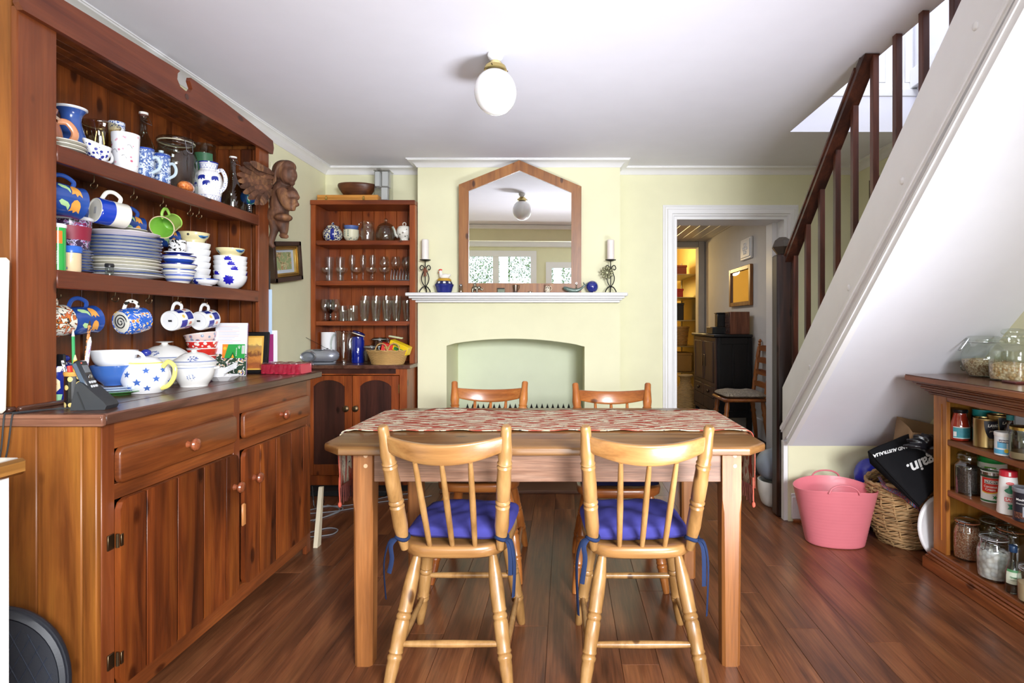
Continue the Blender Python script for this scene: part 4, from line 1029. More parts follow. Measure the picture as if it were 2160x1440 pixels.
for i, (yy, lb) in enumerate(((2.42, 'white mug with blue checks and a yellow pear, second from the far end, lower hooks'), (2.605, 'white mug with blue checks and a yellow pear, at the far end, lower hooks'))):
    t_, p = mug('checked_mug', lb, .043, .092, M['W'], M['W'], out=.027)
    rf = rfun(p)
    for k in range(8):
        th = k*PI/4
        a0 = .048 if k % 2 else .012
        part('check_mark', MB().lathe([(.0436, a0+.002), (.0436, a0+.036)], 5, t0=th, t1=th+PI/4), M['navy'] if k % 4 != 2 else cer('3A3CA0'), t_, recalc=False)
        part('fruit_mark', shape_round(MB(), flower(.009, 5, .8), rf, (.030 if k % 2 else .066), th+PI/8, .0007), cer('E6C75A') if k % 2 else cer('D58A76'), t_, recalc=False)
    part('maker_stamp', MB().box(-.004, .004, -.008, .008, .0017, .0022), M['stamp'], t_)
    hang(t_, -1.655, yy, 1.262, .043, .092, .027, 3, 8)
# ================================================================ top shelf of the hutch, z = 1.738
TS = 1.739
def shelf_at(x, X, z): return (X, YX(x, X), z)
l = shelf_at(100, -1.685, TS); l = (l[0], l[1]-.02, l[2])
t_ = thing('shell_jug', 'brown and cream shell-shaped pottery jug beside the hutch stile, top shelf', 'jug', l)
p = smooth_prof([(.030, 0), (.046, .02), (.052, .05), (.044, .085), (.030, .105), (.038, .125), (.040, .135)], 3)
part('jug_body', open_pot(p), plain('brown_lustre', 'A8674A', .22, coat=.5, var=.3), t_)
part('collar_ring', MB().lathe([(.041, .10), (.047, .105), (.040, .112)], 24), plain('cream_lustre', 'E6D3BC', .25, coat=.4, var=.12), t_)
h_ = part('handle', handle_mb(.040, .025, .10, .042, .008, 1.3), plain('orange_lustre', 'C98A62', .22, coat=.5, var=.3), t_); h_.rotation_euler = (0, 0, R(50))
l = shelf_at(130, -1.79, TS)
t_ = thing('lace_pot', 'small pierced white lacework pot behind the shell jug', 'pot', l)
part('pot_body', open_pot(smooth_prof([(.025, 0), (.036, .02), (.036, .06), (.030, .085)], 3)), spotty('pierced_white', 'E6E2DC', ['5A4438', '8A6A58'], 70, .3), t_)
l = shelf_at(150, -1.755, TS)
t_ = thing('blue_vase', 'blue glazed vase with a flared white lip and small ring handle, top shelf', 'vase', l)
p = smooth_prof([(.028, 0), (.034, .01), (.046, .05), (.046, .09), (.036, .125), (.029, .155), (.032, .180), (.044, .198)], 4)
part('vase_body', open_pot(p), plain('washed_blue_glaze', '3A5CA6', .2, coat=.5, var=.35), t_)
part('lip', MB().lathe([(.043, .196), (.047, .199), (.047, .204), (.041, .203), (.038, .195)], 36), M['W'], t_)
part('ring_handle', MB().tube([(.050+.014*math.cos(a), 0, .085+.016*math.sin(a)) for a in [2*PI*k/14 for k in range(14)]], .005, 7, closed=True), cer('D9B04A'), t_).rotation_euler = (0, 0, R(-40))
l = shelf_at(186, -1.79, TS)
t_ = thing('painted_pot', 'yellow and blue painted pot tucked between the blue vase and the amber vase', 'pot', l)
part('pot_body', open_pot(smooth_prof([(.03, 0), (.045, .02), (.048, .07), (.036, .115)], 3)), spotty('yellow_blue_paint', '2B3C92', ['E7C23A', 'D98A2E'], 16, .5, kind='NOISE'), t_)
for i in range(3):
    plate('saucer', 'pale scalloped saucer in the small stack of three on the top shelf', 'saucer', .066, .010, (-1.662, 1.875, TS+i*.013), M['Wc'], None, 'saucers on the top shelf')
l = (-1.640, 2.0, TS)
t_ = thing('sauce_boat', 'blue and white sauce boat with a long lip and loop handle, top shelf', 'jug', l, (0, 0, 90))
p = bowl_prof(.036, .060, .55)
bm_ = open_pot(p, .0025)
for v in bm_.v:
    if v.x < 0: f = -v.x/.036; v.x *= 1+.75*(v.z/.06)**2; v.z += .012*f**2*(v.z/.06); v.y *= 1-.35*f*(v.z/.06)
part('boat_body', bm_, spotty('blue_sprigs', 'ECEDEF', ['2A3490', '2A3490'], 85, .42), t_)
part('handle', handle_mb(.033, .012, .052, .026, .0045, 1.2), M['W'], t_)
l = shelf_at(212, -1.755, TS)
t_ = thing('amber_vase', 'cut amber glass vase with a wide rim, top shelf', 'vase', l)
part('vase_body', MB().lathe(smooth_prof([(0, .004), (.030, 0), (.036, .03), (.045, .12), (.054, .165), (.062, .185), (.062, .192)], 3), 28), M['amber'], t_)
for i in range(10):
    a = 2*PI*i/10; bq = MB()
    for s_ in (-1, 1): bq.tube([((.0405+.012*k/4)*math.cos(a+s_*(.31*(k/4)-.15)), (.0405+.012*k/4)*math.sin(a+s_*(.31*(k/4)-.15)), .05+.10*k/4) for k in range(5)], .0020, 5)
    part('cut_rib', bq, M['amber'], t_)
l = shelf_at(246, -1.80, TS)
t_ = thing('slim_vase', 'slim white vase with a blue patterned rim, at the back of the top shelf', 'vase', l)
part('vase_body', open_pot([(.024, 0), (.026, .01), (.027, .24), (.0275, .245)]), M['W'], t_)
part('rim_band', MB().lathe([(.0280, .218), (.0281, .244)], 28), spotty('blue_key_band', 'DCE4F0', ['3E5CA8', '3E5CA8'], 150, .5), t_, recalc=False)
l = shelf_at(265, -1.655, TS)
t_ = thing('blossom_beaker', 'tall white beaker with pink blossom twigs, top shelf', 'beaker', l)
p = [(.036, 0), (.038, .004), (.0445, .14), (.0445, .150)]
part('beaker_body', open_pot(p), M['W'], t_)
rf = rfun(p); r_ = random.Random(3)
for k in range(26):
    th = r_.uniform(-3.1, .6); z_ = r_.uniform(.02, .14)
    part('blossom_mark', shape_round(MB(), flower(r_.uniform(.0025, .006), 5, .7), rf, z_, th, .0006), cer(r_.choice(['D98AA0', 'E3A8B8', 'C0607C', 'E8BCC8'])), t_, recalc=False)
for th, z_ in ((-1.9, .08), (-1.2, .06), (-.8, .10), (-2.4, .11)):
    pts = [((rf(z_)+.0005)*math.cos(th+k*.09), (rf(z_)+.0005)*math.sin(th+k*.09), z_+.006*k-.002*k*k) for k in range(5)]
    part('twig_mark', MB().tube(pts, .0007, 4), M['stamp'], t_)
def swing_bottle(label, loc, r, h, neck, bulb=False, group=None, cap='F2F0EA'):
    t_ = thing('swing_bottle', label, 'bottle', loc)
    if bulb: p = smooth_prof([(0, .004), (r*.9, 0), (r, .012), (r*.98, h*.14), (r*.86, h*.32), (r*.5, h*.52), (neck*1.15, h*.68), (neck, h*.84), (neck, h*.93), (neck*1.25, h*.94), (neck*1.25, h*.965), (neck, h*.97)], 4)
    else: p = smooth_prof([(0, .004), (r*.95, 0), (r, .01), (r, h*.46), (r*.82, h*.58), (neck*1.3, h*.72), (neck, h*.82), (neck, h*.93), (neck*1.25, h*.94), (neck*1.25, h*.965), (neck, h*.97)], 4)
    part('bottle_glass', MB().lathe(p, 32), M['glass_d'], t_, ang=60)
    part('stopper', MB().lathe([(0, h*.96), (neck*1.1, h*.965), (neck*1.35, h*.975), (neck*1.35, h*.995), (neck*.9, h), (0, h)], 20), cer(cap), t_)
    part('seal', MB().lathe([(neck, h*.957), (neck*1.3, h*.96), (neck*1.1, h*.968)], 20), cer('B4443C'), t_)
    w_ = MB(); a = neck*1.5
    for s_ in (-1, 1): w_.tube(curve3([(s_*a*.9, 0, h*.985), (s_*a*1.25, a*.3, h*.93), (s_*a*1.1, a*1.0, h*.86), (s_*a*.6, a*1.5, h*.84)], 3), .0011, 5)
    w_.tube([(-a*.6, a*1.5, h*.84), (a*.6, a*1.5, h*.84)], .0011, 5).tube([(neck*1.08*math.cos(t), neck*1.08*math.sin(t), h*.90) for t in [2*PI*k/16 for k in range(16)]], .0011, 5, closed=True)
    part('wire_bail', w_, M['steel'], t_).rotation_euler = (0, 0, R(-100))
    return t_
l = shelf_at(303, -1.785, TS); swing_bottle('clear swing-top bottle at the back of the top shelf, tallest glass there', l, .046, .333, .0125)
l = shelf_at(492, -1.665, TS); swing_bottle('pear-shaped clear swing-top bottle near the carved figure, top shelf', l, .062, .275, .013, True)
dm = spotty('dragon_blue', 'C4D0DE', ['2C4684', '5A74AC', '3C5C9C'], 62, .46, kind='NOISE', rough=.25)
for i, x_ in enumerate((305, 340)):
    l = shelf_at(x_, -1.648, TS)
    t_, p = mug('dragon_mug', ('blue and white dragon mug beside the blossom beaker', 'blue and white lidded dragon mug in front of the large clip-top jar')[i], .032, .122, dm, M['W'], out=.026, hz=(.25, .72), hm=cer('B9CAD2'), th=.004)
    t_.location = l; t_.rotation_euler = (0, 0, R(4))
    part('blue_rim', MB().lathe([(.0324, .116), (.0325, .1225), (.030, .1228)], 28), M['B'], t_, recalc=False)
    if i: part('lid', MB().lathe([(0, .124), (.030, .122), (.033, .124), (.030, .128), (.012, .132), (.0, .133)], 28), dm, t_); part('lid_knob', MB().lathe([(.005, .131), (.009, .137), (.009, .143), (0, .145)], 16), cer('B9CAD2'), t_)
def clip_jar(name, label, loc, r, h, fill=None, fh=0, seal='D9D9D0', rz=0, lidf=0, group=None, gm='glass', bulge=1.0, lumpy=0, tilt=(0, 0)):
    """fh: fill height fraction"""
    t_ = thing(name, label, 'jar', loc, (tilt[0], tilt[1], rz), group); rn_ = r*.80
    p = smooth_prof([(0, .004), (r*.86, 0), (r*.97, .010), (r*bulge, h*.30), (r*bulge, h*.55), (r*.96, h*.68), (rn_*1.04, h*.79), (rn_, h*.84), (rn_, h*.865), (rn_*1.08, h*.87), (rn_*1.08, h*.885)], 3)
    part('jar_glass', MB().lathe(p, 36), M[gm], t_, ang=60)
    part('rubber_seal', MB().lathe([(rn_*1.0, h*.885), (rn_*1.10, h*.887), (rn_*1.10, h*.897), (rn_, h*.899)], 36), plain('seal_'+seal, seal, .5), t_)
    part('glass_lid', MB().lathe([(rn_*1.08, h*.899), (rn_*1.10, h*.905), (rn_*1.10, h*.93), (rn_*1.04, h*.955), (rn_*.85, h*.968), (rn_*.80, h*.955), (0, h*.958)], 36), M[gm], t_, ang=60)
    w_ = MB()
    for zz_ in (h*.845, h*.925): w_.tube([(rn_*1.12*math.cos(t), rn_*1.12*math.sin(t), zz_) for t in [2*PI*k/32 for k in range(32)]], .0013, 5, closed=True)
    k_ = rn_*1.12; s_ = h/.2
    w_.tube(curve3([(k_, -.012*s_, h*.925), (k_+.010*s_, -.013*s_, h*.90), (k_+.012*s_, -.010*s_, h*.80), (k_+.016*s_, -.008*s_, h*.70), (k_+.016*s_, .008*s_, h*.70), (k_+.012*s_, .010*s_, h*.80), (k_+.010*s_, .013*s_, h*.90), (k_, .012*s_, h*.925)], 3), .0016, 6)
    w_.tube([(k_, -.013*s_, h*.845), (k_+.009*s_, -.013*s_, h*.87), (k_+.009*s_, .013*s_, h*.87), (k_, .013*s_, h*.845)], .0016, 6)
    w_.tube([(-k_, -.010*s_, h*.845), (-k_-.008*s_, 0, h*.885), (-k_, .010*s_, h*.925)], .0016, 6)
    part('wire_clip', w_, M['steel'], t_)
    if fill is not None:
        rf = rfun(p); zt = h*fh; n_ = 40
        pr = [(0, .007)]+[(max(rf(z)-.004, .003), z) for z in [.009+(zt-.009)*i/10 for i in range(11)]]+[(rf(zt)*.6, zt+.002), (0, zt+.004)]
        fm = MB().lathe(pr, 36)
        if lumpy:
            r2 = random.Random(int(r*1e4))
            for v in fm.v:
                if v.z > zt-.012: v.z += r2.uniform(-lumpy, lumpy)
        part('contents', fm, fill, t_, ang=80)['kind'] = 'stuff'
    return t_
l = shelf_at(372, -1.752, TS)
clip_jar('clip_jar', 'large empty clip-top storage jar with a cream seal, top shelf', l, .083, .282, seal='DDD6BA', rz=-25, gm='glass_d')
l = shelf_at(392, -1.638, TS)
t_ = one('corn_dish', 'orange ribbed corn-shaped pod lying at the front of the top shelf', 'ornament', MB().ball((0, 0, .026), .030, .058, .026, 24, 12), None, l, (0, 0, 20))
t_.data.materials.clear(); t_.data.materials.append(spotty('corn_kernels', 'E08A4A', ['B85E2C', 'C9703A'], 120, .6))
l = shelf_at(440, -1.672, TS)
t_ = thing('elephant_jug', 'white jug with blue elephants and lattice bands, top shelf', 'jug', l, (0, 0, -8))
p = smooth_prof([(.047, 0), (.049, .012), (.051, .035), (.058, .070), (.059, .105), (.050, .138), (.036, .155), (.035, .175), (.040, .190)], 4)
part('jug_body', open_pot(p, .003, 40), spotty('speckled_white', 'ECEBEA', ['5A66A8', '8A92C0'], 130, .17), t_)
part('blue_lip', MB().lathe([(.0402, .186), (.0408, .1915), (.037, .192)], 32), M['navy'], t_, recalc=False)
part('handle', handle_mb(.048, .045, .150, .040, .0078, 1.2), spotty('speckled_handle', 'ECEBEA', ['4A58A8', '4A58A8'], 140, .32), t_)
rf = rfun(p)
ele = [(-.016, -.010), (-.012, -.010), (-.011, -.003), (-.004, -.003), (-.003, -.010), (.002, -.010), (.003, -.003), (.008, -.002), (.012, -.008), (.015, -.007), (.013, .002), (.014, .008), (.008, .013), (-.004, .012), (-.013, .009), (-.017, .002)]
for th, z_ in ((-1.9, .075), (-1.0, .085), (-1.35, .11), (-2.6, .10), (-.4, .11)): part('elephant_mark', shape_round(MB(), ele, rf, z_, th, .0014), M['navy'], t_, recalc=False)
for (z0_, z1_, n_) in ((.006, .034, 22), (.160, .182, 18)):
    bq = MB()
    for i in range(n_):
        for s_ in (-1, 1):
            a = 2*PI*i/n_; bq.tube([((rf(z0_+(z1_-z0_)*k/3)+.0004)*math.cos(a+s_*k*.10), (rf(z0_+(z1_-z0_)*k/3)+.0004)*math.sin(a+s_*k*.10), z0_+(z1_-z0_)*k/3) for k in range(4)], .0006, 3)
    for z_ in (z0_, z1_): bq.tube([((rf(z_)+.0004)*math.cos(t), (rf(z_)+.0004)*math.sin(t), z_) for t in [2*PI*k/32 for k in range(32)]], .0008, 3, closed=True)
    part('lattice_band', bq, M['B'], t_)
l = shelf_at(432, -1.80, TS)
t_ = thing('label_jar', 'tall dark jar with a green label at the back of the top shelf', 'jar', l)
part('jar_glass', MB().lathe([(0, .003), (.048, 0), (.05, .01), (.05, .29), (.046, .305), (.046, .32)], 28), M['glass_d'], t_)
part('label', MB().lathe([(.0508, .16), (.0508, .28)], 20, t0=-2.1, t1=-.3), paint('3C6B4C', .35), t_, recalc=False)
part('lid', MB().lathe([(.048, .318), (.049, .328), (0, .330)], 24), M['glass_d'], t_)
l = shelf_at(525, -1.628, TS)
t_ = thing('bulb_ornament', 'blue and green swirled glass ball on a ridged silver screw foot', 'ornament', l)
bq = MB().lathe([(0, 0), (.012, 0), (.014, .006)]+[(.0150+(.0018 if i % 2 else 0), .008+.0045*i) for i in range(9)]+[(.016, .05), (0, .05)], 20)
part('screw_foot', bq, M['steel'], t_)
part('glass_ball', MB().ball((0, 0, .088), .040, .040, .042, 24, 16), spotty('swirl_glass', '1F4A86', ['2E7A66', 'C9D6C0', '2B6AA8'], 9, .5, kind='NOISE'), t_)
# ================================================================ middle shelf, z = 1.347
MS = 1.348
l = shelf_at(150, -1.715, MS)
t_ = thing('travel_beaker', 'tapered travel beaker with a maroon band and swirling dark pattern, white rim', 'beaker', l)
p = [(.040, 0), (.041, .004), (.058, .190)]
part('beaker_body', open_pot(p), spotty('purple_swirls', '3A2440', ['B9B6D8', '7A4A86', '8A2A4A'], 48, .5, kind='NOISE'), t_)
band(p, .118, .165, paint('8A2038', .5), 'maroon_band', t_)
part('rim', MB().lathe([(.0575, .186), (.061, .188), (.062, .194), (.060, .198), (.053, .198), (.052, .186)], 36), M['W'], t_)
l = (-1.622, YX(122, -1.622), MS)
t_ = thing('snack_tube', 'slim green and orange tube with a white cap standing at the shelf edge', 'tube', l)
part('tube_body', MB().lathe([(0, 0), (.0205, 0), (.0205, .138), (0, .138)], 28), plain('green_print', '2FA348', .22, coat=.5, var=.05), t_)
part('orange_panel', MB().lathe([(.0208, .085), (.0208, .125)], 8, t0=-1.6, t1=-.3), paint('E8762A', .25), t_, recalc=False)
part('white_swoosh', MB().tube([(.0206*math.cos(-1.9+.7*k/8), .0206*math.sin(-1.9+.7*k/8), .01+.07*(k/8)**.5) for k in range(9)], .0009, 4), paint('EAF4EA', .3), t_)
part('cap', MB().lathe([(.021, .136), (.0225, .138), (.0225, .146), (.020, .149), (0, .149)], 28), M['W'], t_)
vs_, fs_ = text_mb('Hommus', .012); bq = MB()
for v in vs_: pass
bq.add([((.0210)*math.cos(-1.0-v.y/.0205), (.0210)*math.sin(-1.0-v.y/.0205), .040+v.x) for v in vs_], fs_)
part('lettering', bq, paint('F2F6F0', .3), t_, recalc=False)
l = (-1.628, YX(151, -1.628), MS)
t_ = thing('toothpick_jar', 'small clear tub of toothpicks with a bright blue lid', 'jar', l)
part('tub', MB().lathe([(0, .002), (.024, 0), (.0255, .004), (.0255, .066), (0, .066)], 28), spotty('sticks_print', 'D9C09A', ['3A6AB0', 'C9A878'], 60, .25, stretch=(1, 1, .6)), t_)
part('lid', MB().lathe([(.0255, .062), (.028, .064), (.028, .080), (.025, .085), (0, .085)], 28), paint('2E63C0', .25), t_)
l = (-1.606, YX(231, -1.606), MS)
t_ = thing('salt_shaker', 'tiny glass shaker with a black cap at the shelf edge by the plates', 'shaker', l)
part('shaker_glass', MB().lathe([(0, .002), (.0125, 0), (.0125, .028), (.011, .030)], 16), M['steel'] if 0 else M['glass_d'], t_)
part('cap', MB().lathe([(.012, .028), (.014, .029), (.014, .038), (.012, .041), (0, .041)], 16), paint('1D1D1F', .3), t_)
ybl = cer('2A4078')
for i in range(8):
    plate('side_plate', 'white side plate with a dark blue edge in the small stack behind the tube', 'plate', .078, .012, (-1.715+.003*math.sin(i*2), 1.945+.003*math.cos(i*3), MS+i*.0098), M['W'], ybl, 'side plates stacked on the middle shelf')
z_ = MS; cxp, cyp = -1.718, 2.212
big = [(.130, .016, 'W', None)]*1+[(.130, .012, 'Wc', ybl)]*1+[(.128, .012, 'W', None)]+[(.124, .014, 'Wc', None)]*3+[(.124, .012, 'W', ybl)]*7+[(.118, .020, 'W', None)]
for i, (r_, h_, mm, rm) in enumerate(big):
    last = i == len(big)-1
    lb = 'lilac-grey wavy-edged platter topping the big plate stack' if last else ('white dinner plate with a blue edge in the upper half of the big stack' if rm is not None and i > 4 else 'plain cream plate in the lower half of the big stack')
    plate('platter' if last else 'dinner_plate', lb, 'plate', r_, h_, (cxp+.004*math.sin(i*2.1), cyp+.004*math.cos(i*1.7), z_), cer('D6D0D8') if last else M[mm], rm, None if last else ('blue-edged dinner plates in the big stack' if rm is not None and i > 4 else 'cream plates in the big stack'))
    z_ += .0122 if i < 13 else .02
z_ += .002
plate('soup_saucer', 'small cream saucer on top of the big plate stack', 'saucer', .082, .010, (cxp, cyp, z_-.004), M['Wc'], None, 'saucers on the big plate stack'); plate('soup_saucer', 'small cream saucer on top of the big plate stack', 'saucer', .074, .010, (cxp, cyp+.004, z_+.006), M['Wc'], None, 'saucers on the big plate stack')
z_ = MS; cx_, cy_ = -1.690, 2.488
bst = [(.060, .052, 'Wc', 'B', .02), (.066, .036, 'Wc', 'B', .018), (.070, .034, 'Wc', 'navy', .020), (.060, .030, 'B', 'W', .014), (.066, .020, 'Wc', 'navy', .012), (.054, .016, 'navy', 'W', .010)]
for i, (r_, h_, mm, rm, st_) in enumerate(bst):
    bowl('striped_bowl', ['cream bowl with soft blue bands at the bottom of the striped stack', 'cream flared bowl second from the bottom of the striped stack', 'cream bowl with a navy rim in the middle of the striped stack', 'blue banded bowl nested in the striped stack', 'cream shallow bowl second from the top of the striped stack', 'navy saucer bowl topping the striped stack'][i], r_, h_, (cx_, cy_, z_), M[mm], 'striped bowls on the middle shelf', M[rm], .62)
    if i == 0: 
        for zz_ in (.014, .034): one_ = band(bowl_prof(r_, h_, .62), zz_, zz_+.009, plain('soft_blue_band', '6A7AB8', .3, var=.2), 'blue_band', D.objects[[o.name for o in D.objects if o.name.startswith('striped_bowl')][-1]])
    z_ += st_+.008
t_, p = mug('black_print_cup', 'white cup with black scroll print standing on the striped bowls', .034, .050, spotty('black_scroll', 'ECECEC', ['1A1A1C', '1A1A1C', '1A1A1C'], 40, .5, kind='NOISE'), M['W'], cat='cup', out=.012)
t_.location = (cx_-.012, cy_+.01, z_+.002); t_.rotation_euler = (0, 0, R(140))
cx_, cy_ = -1.645, 2.60
bowl('rice_bowl', 'little white bowl with a blue rim and blue flower at the shelf edge', .056, .032, (cx_, cy_, MS), M['W'], None, M['B'], .5)
tt = [o for o in D.objects if o.name.startswith('rice_bowl')][-1]
part('flower_mark', shape_round(MB(), flower(.017, 7, .6), rfun(bowl_prof(.056, .032, .5)), .016, -1.9, .001), M['navy'], tt, recalc=False)
cx_, cy_ = -1.765, 2.70
z_ = MS
for i in range(6):
    bowl('white_bowl', 'deep white porcelain bowl in the plain stack under the yellow dish', .072, .058, (cx_, cy_, z_), M['W'], 'plain white bowls on the middle shelf', None, .5)
    z_ += .030
tt = [o for o in D.objects if o.name.startswith('white_bowl')][0]
part('pagoda_mark', shape_round(MB(), [(-.016, -.012), (.014, -.012), (.014, .0), (.020, .002), (.002, .016), (-.016, .004)], rfun(bowl_prof(.072, .058, .5)), .034, -1.5, .001), plain('soft_blue_mark', '7A92C0', .3), tt, recalc=False)
fish = spotty('yellow_blue_dish', 'E4D9A8', ['3A78B4', '1D2228', '3A78B4'], 7, .56, kind='NOISE')
z_ += .030
bowl('yellow_dish', 'pale yellow dish with blue and black brush marks on the plain white bowls', .068, .048, (cx_, cy_, z_), fish, 'yellow painted dishes on the bowl stacks', None, .7)
tt = [o for o in D.objects if o.name.startswith('yellow_dish')][-1]
part('hanging_hole', MB().ball((.066*math.cos(-1.3), .066*math.sin(-1.3), .034), .005), M['stamp'], tt)
cx_, cy_ = -1.690, 2.872; z_ = MS; fb = M['navy']
for i in range(5):
    h_ = .070 if i == 0 else .060
    bowl('flower_bowl', 'white bowl with deep blue daisies in the far stack of the middle shelf', .076, h_, (cx_, cy_, z_), M['W'], 'blue daisy bowls in the far stack', None, .45)
    tt = [o for o in D.objects if o.name.startswith('flower_bowl')][-1]
    pr = bowl_prof(.076, h_, .45)
    for th in ((-1.15, .8), (-2.0, .4), (-.8, 1.6), (-1.0, 2), (-1.2, .6))[i]:
        part('daisy_mark', shape_round(MB(), flower(.026 if i == 0 else .019, 9, .72), rfun(pr), h_*.66, th, .0010, 2), plain('daisy_blue', '2420A8', .25) if 'daisy' not in M else M['daisy'], tt, recalc=False)
    M.setdefault('daisy', D.materials['daisy_blue'])
    z_ += (.034 if i == 0 else .024)
z_ += .036
bowl('yellow_dish', 'pale yellow and blue painted dish on the far stack of daisy bowls', .066, .040, (cx_, cy_, z_), fish, 'yellow painted dishes on the bowl stacks', None, .7)
# ================================================================ things on the dresser worktop
WZ = WT+.0005
def on_top(x, y, z=WT):
    Y = (EYE-z)*1200/(y-681); return ((x-1192)*Y/1200, Y, z+.0005)
l = (-1.630, 1.822, WZ)
t_ = thing('pen_pot', 'dark blue pot with a cream octagon and orange lips motif, holding spectacles and oddments', 'pot', l)
p = smooth_prof([(.026, 0), (.028, .006), (.038, .045), (.043, .085), (.042, .118)], 4)
part('pot_body', open_pot(p), M['navy'], t_); rf = rfun(p)
part('striped_rim', MB().lathe([(.0432, .100), (.0432, .118)], 36), M['W'], t_, recalc=False)
for i in range(10):
    a = 2*PI*i/10; part('rim_stripe', MB().add([(.0440*math.cos(a+o_), .0440*math.sin(a+o_), z_) for o_, z_ in ((0, .099), (.26, .099), (.50, .1185), (.24, .1185))], [(0, 1, 2, 3)]), M['navy'], t_, recalc=False)
octp = [(.028*math.cos(PI/8+k*PI/4)*1.0, .030*math.sin(PI/8+k*PI/4)) for k in range(8)]
part('cream_octagon', shape_round(MB(), octp, rf, .060, -1.25, .0010, 3), cer('EDD2A4'), t_, recalc=False)
part('lips_mark', shape_round(MB(), [(-.019, 0), (-.010, .010), (0, .012), (.010, .010), (.019, 0), (.008, -.009), (0, -.011), (-.008, -.009)], rf, .062, -1.25, .0018, 3), cer('E08A5C'), t_, recalc=False)
part('green_patch', shape_round(MB(), [(-.010, -.012), (.008, -.014), (.012, .010), (-.008, .012)], rf, .018, -.75, .0012, 2), cer('9CD0A4'), t_, recalc=False)
b = MB(); b.tube([(-.02, 0, .10), (-.032, .01, .150)], .006).tube([(-.01, .01, .10), (-.012, .0, .148)], .005).box(.000, .030, -.006, .004, .105, .158, .003)
t2 = thing('spectacles_bundle', 'black spectacles and dark oddments sticking out of the blue pot', 'spectacles', (l[0], l[1], l[2]+.03)); part('dark_frames', MB().tube([(-.02, 0, -.02), (-.032, .01, .120)], .006).tube([(-.01, .01, -.02), (-.012, .0, .118)], .005).box(.004, .030, -.006, .004, .03, .125, .003), paint('1B1B1E', .35), t2)
l = on_top(122, 815); l = (-1.70, 1.93, WZ)
t_ = thing('lidded_pot', 'patterned pot with a round navy knob, half hidden behind the pen pots', 'pot', l)
part('pot_body', open_pot(smooth_prof([(.03, 0), (.045, .03), (.045, .07), (.036, .10)], 3)), spotty('navy_swirls', 'E8E6EA', ['26308A', '26308A'], 30, .5, kind='NOISE'), t_)
part('lid', MB().lathe([(0, .10), (.037, .10), (.036, .108), (.015, .122), (0, .124)], 28), spotty('navy_swirls_lid', 'E8E6EA', ['26308A', '26308A'], 34, .5, kind='NOISE'), t_)
part('knob', MB().ball((0, 0, .134), .017, .017, .012), M['navy'], t_)
l = (-1.492, 1.735, WZ)
tin = thing('pencil_tin', 'black flower-printed tin with an orange rim, packed with pencils', 'tin', l)
part('tin_body', open_pot([(.028, 0), (.028, .100)], .0015), spotty('gold_flowers', '17161A', ['E2D49A', 'D9C27A'], 45, .40), tin)
part('orange_rim', MB().lathe([(.0285, .094), (.030, .100), (.030, .106), (.0275, .107), (.027, .098)], 28), cer('D9A250'), tin)
def stick(name, label, dx, dy, lx, ly, h, r_, m_, tip=None, tl=.015):
    a = V(l[0]+dx, l[1]+dy, l[2]+.012); c = V(l[0]+lx, l[1]+ly, l[2]+h)
    d_ = (c-a); t3 = thing(name, label, name.split('_')[-1], a)
    part('shaft', MB().tube([(0, 0, 0), d_*(1-tl/d_.length)], r_, 8), m_, t3)
    if tip: part('tip', MB().tube([d_*(1-tl/d_.length), d_], [r_, r_*.25], 8), tip, t3)
stick('colouring_pencil', 'tall green pencil with a pale point in the flowered tin', -.010, .006, -.026, .02, .235, .0042, paint('2E9A58', .3), paint('E9E2D2'), .022)
stick('twist_pencil', 'orange and black twist-striped pencil, tallest in the flowered tin', .006, .012, .018, .03, .262, .0040, spotty('tiger_stripe', 'D9803A', ['3A2418', '3A2418'], 55, .48, kind='NOISE'), paint('3A2A20'))
stick('marbled_pencil', 'white and lilac marbled pencil leaning out of the flowered tin', .012, .004, .034, .012, .212, .0052, spotty('lilac_marble', 'E4E0E8', ['A48AC0', 'B8A0CC'], 40, .5, kind='NOISE'), paint('E0E0E4'))
stick('red_marker', 'short red marker pen in the flowered tin', -.002, -.006, -.010, -.012, .140, .0068, paint('D43A2C', .3))
stick('yellow_pencil', 'yellow pencil with a sharpened end in the flowered tin', .006, -.010, .010, -.014, .158, .0048, paint('EDBB3A', .3), paint('E6CFA0'))
stick('striped_straw', 'black and white striped pen leaning out of the flowered tin', -.014, 0, -.042, -.002, .155, .0036, spotty('straw_stripe', 'F0F0F0', ['222222', '222222'], 90, .5, kind='NOISE'), None)
# cordless phone in its cradle
ph = thing('cordless_phone', 'black cordless telephone standing in its sloping charging cradle', 'telephone', (-1.398, 1.690, WZ), (0, 0, 10)); ph.scale = (.84, .9, .92)
b = MB().prism([(-.055, 0), (.052, 0), (.058, .012), (.048, .026), (-.018, .086), (-.030, .090), (-.038, .082)], 'y', -.034, .034)
part('cradle', b, plain('charcoal_plastic', '303338', .45, bump=.03, bs=300), ph, ang=25)
part('cradle_groove', MB().prism([(-.012, .002), (-.007, .002), (-.030, .060), (-.034, .058)], 'y', -.0348, .0348), paint('1E2024', .5), ph)
T = TR((.012, 0, .018), (0, -24, 0))
b = MB().box(-.012, .011, -.0235, .0235, .0, .150, .007, T)
hs = part('handset', b, plain('black_plastic', '22262C', .28, coat=.3), ph)
part('side_trim', MB().box(-.0125, .006, -.0245, .0245, .004, .146, .004, T), plain('blue_grey_plastic', '4A5A6E', .3), ph)
part('screen', MB().box(.0105, .0118, -.014, .014, .104, .130, .0005, T), plain('lcd', '6A7078', .2), ph)
part('status_light', MB().ball(T @ V(.0112, -.012, .138), .0018), plain('red_led', 'FF3A2A', .3, emit=3), ph)
part('nav_key', MB().ball(T @ V(.0115, 0, .088), .003, .009, .009), M['steel'], ph)
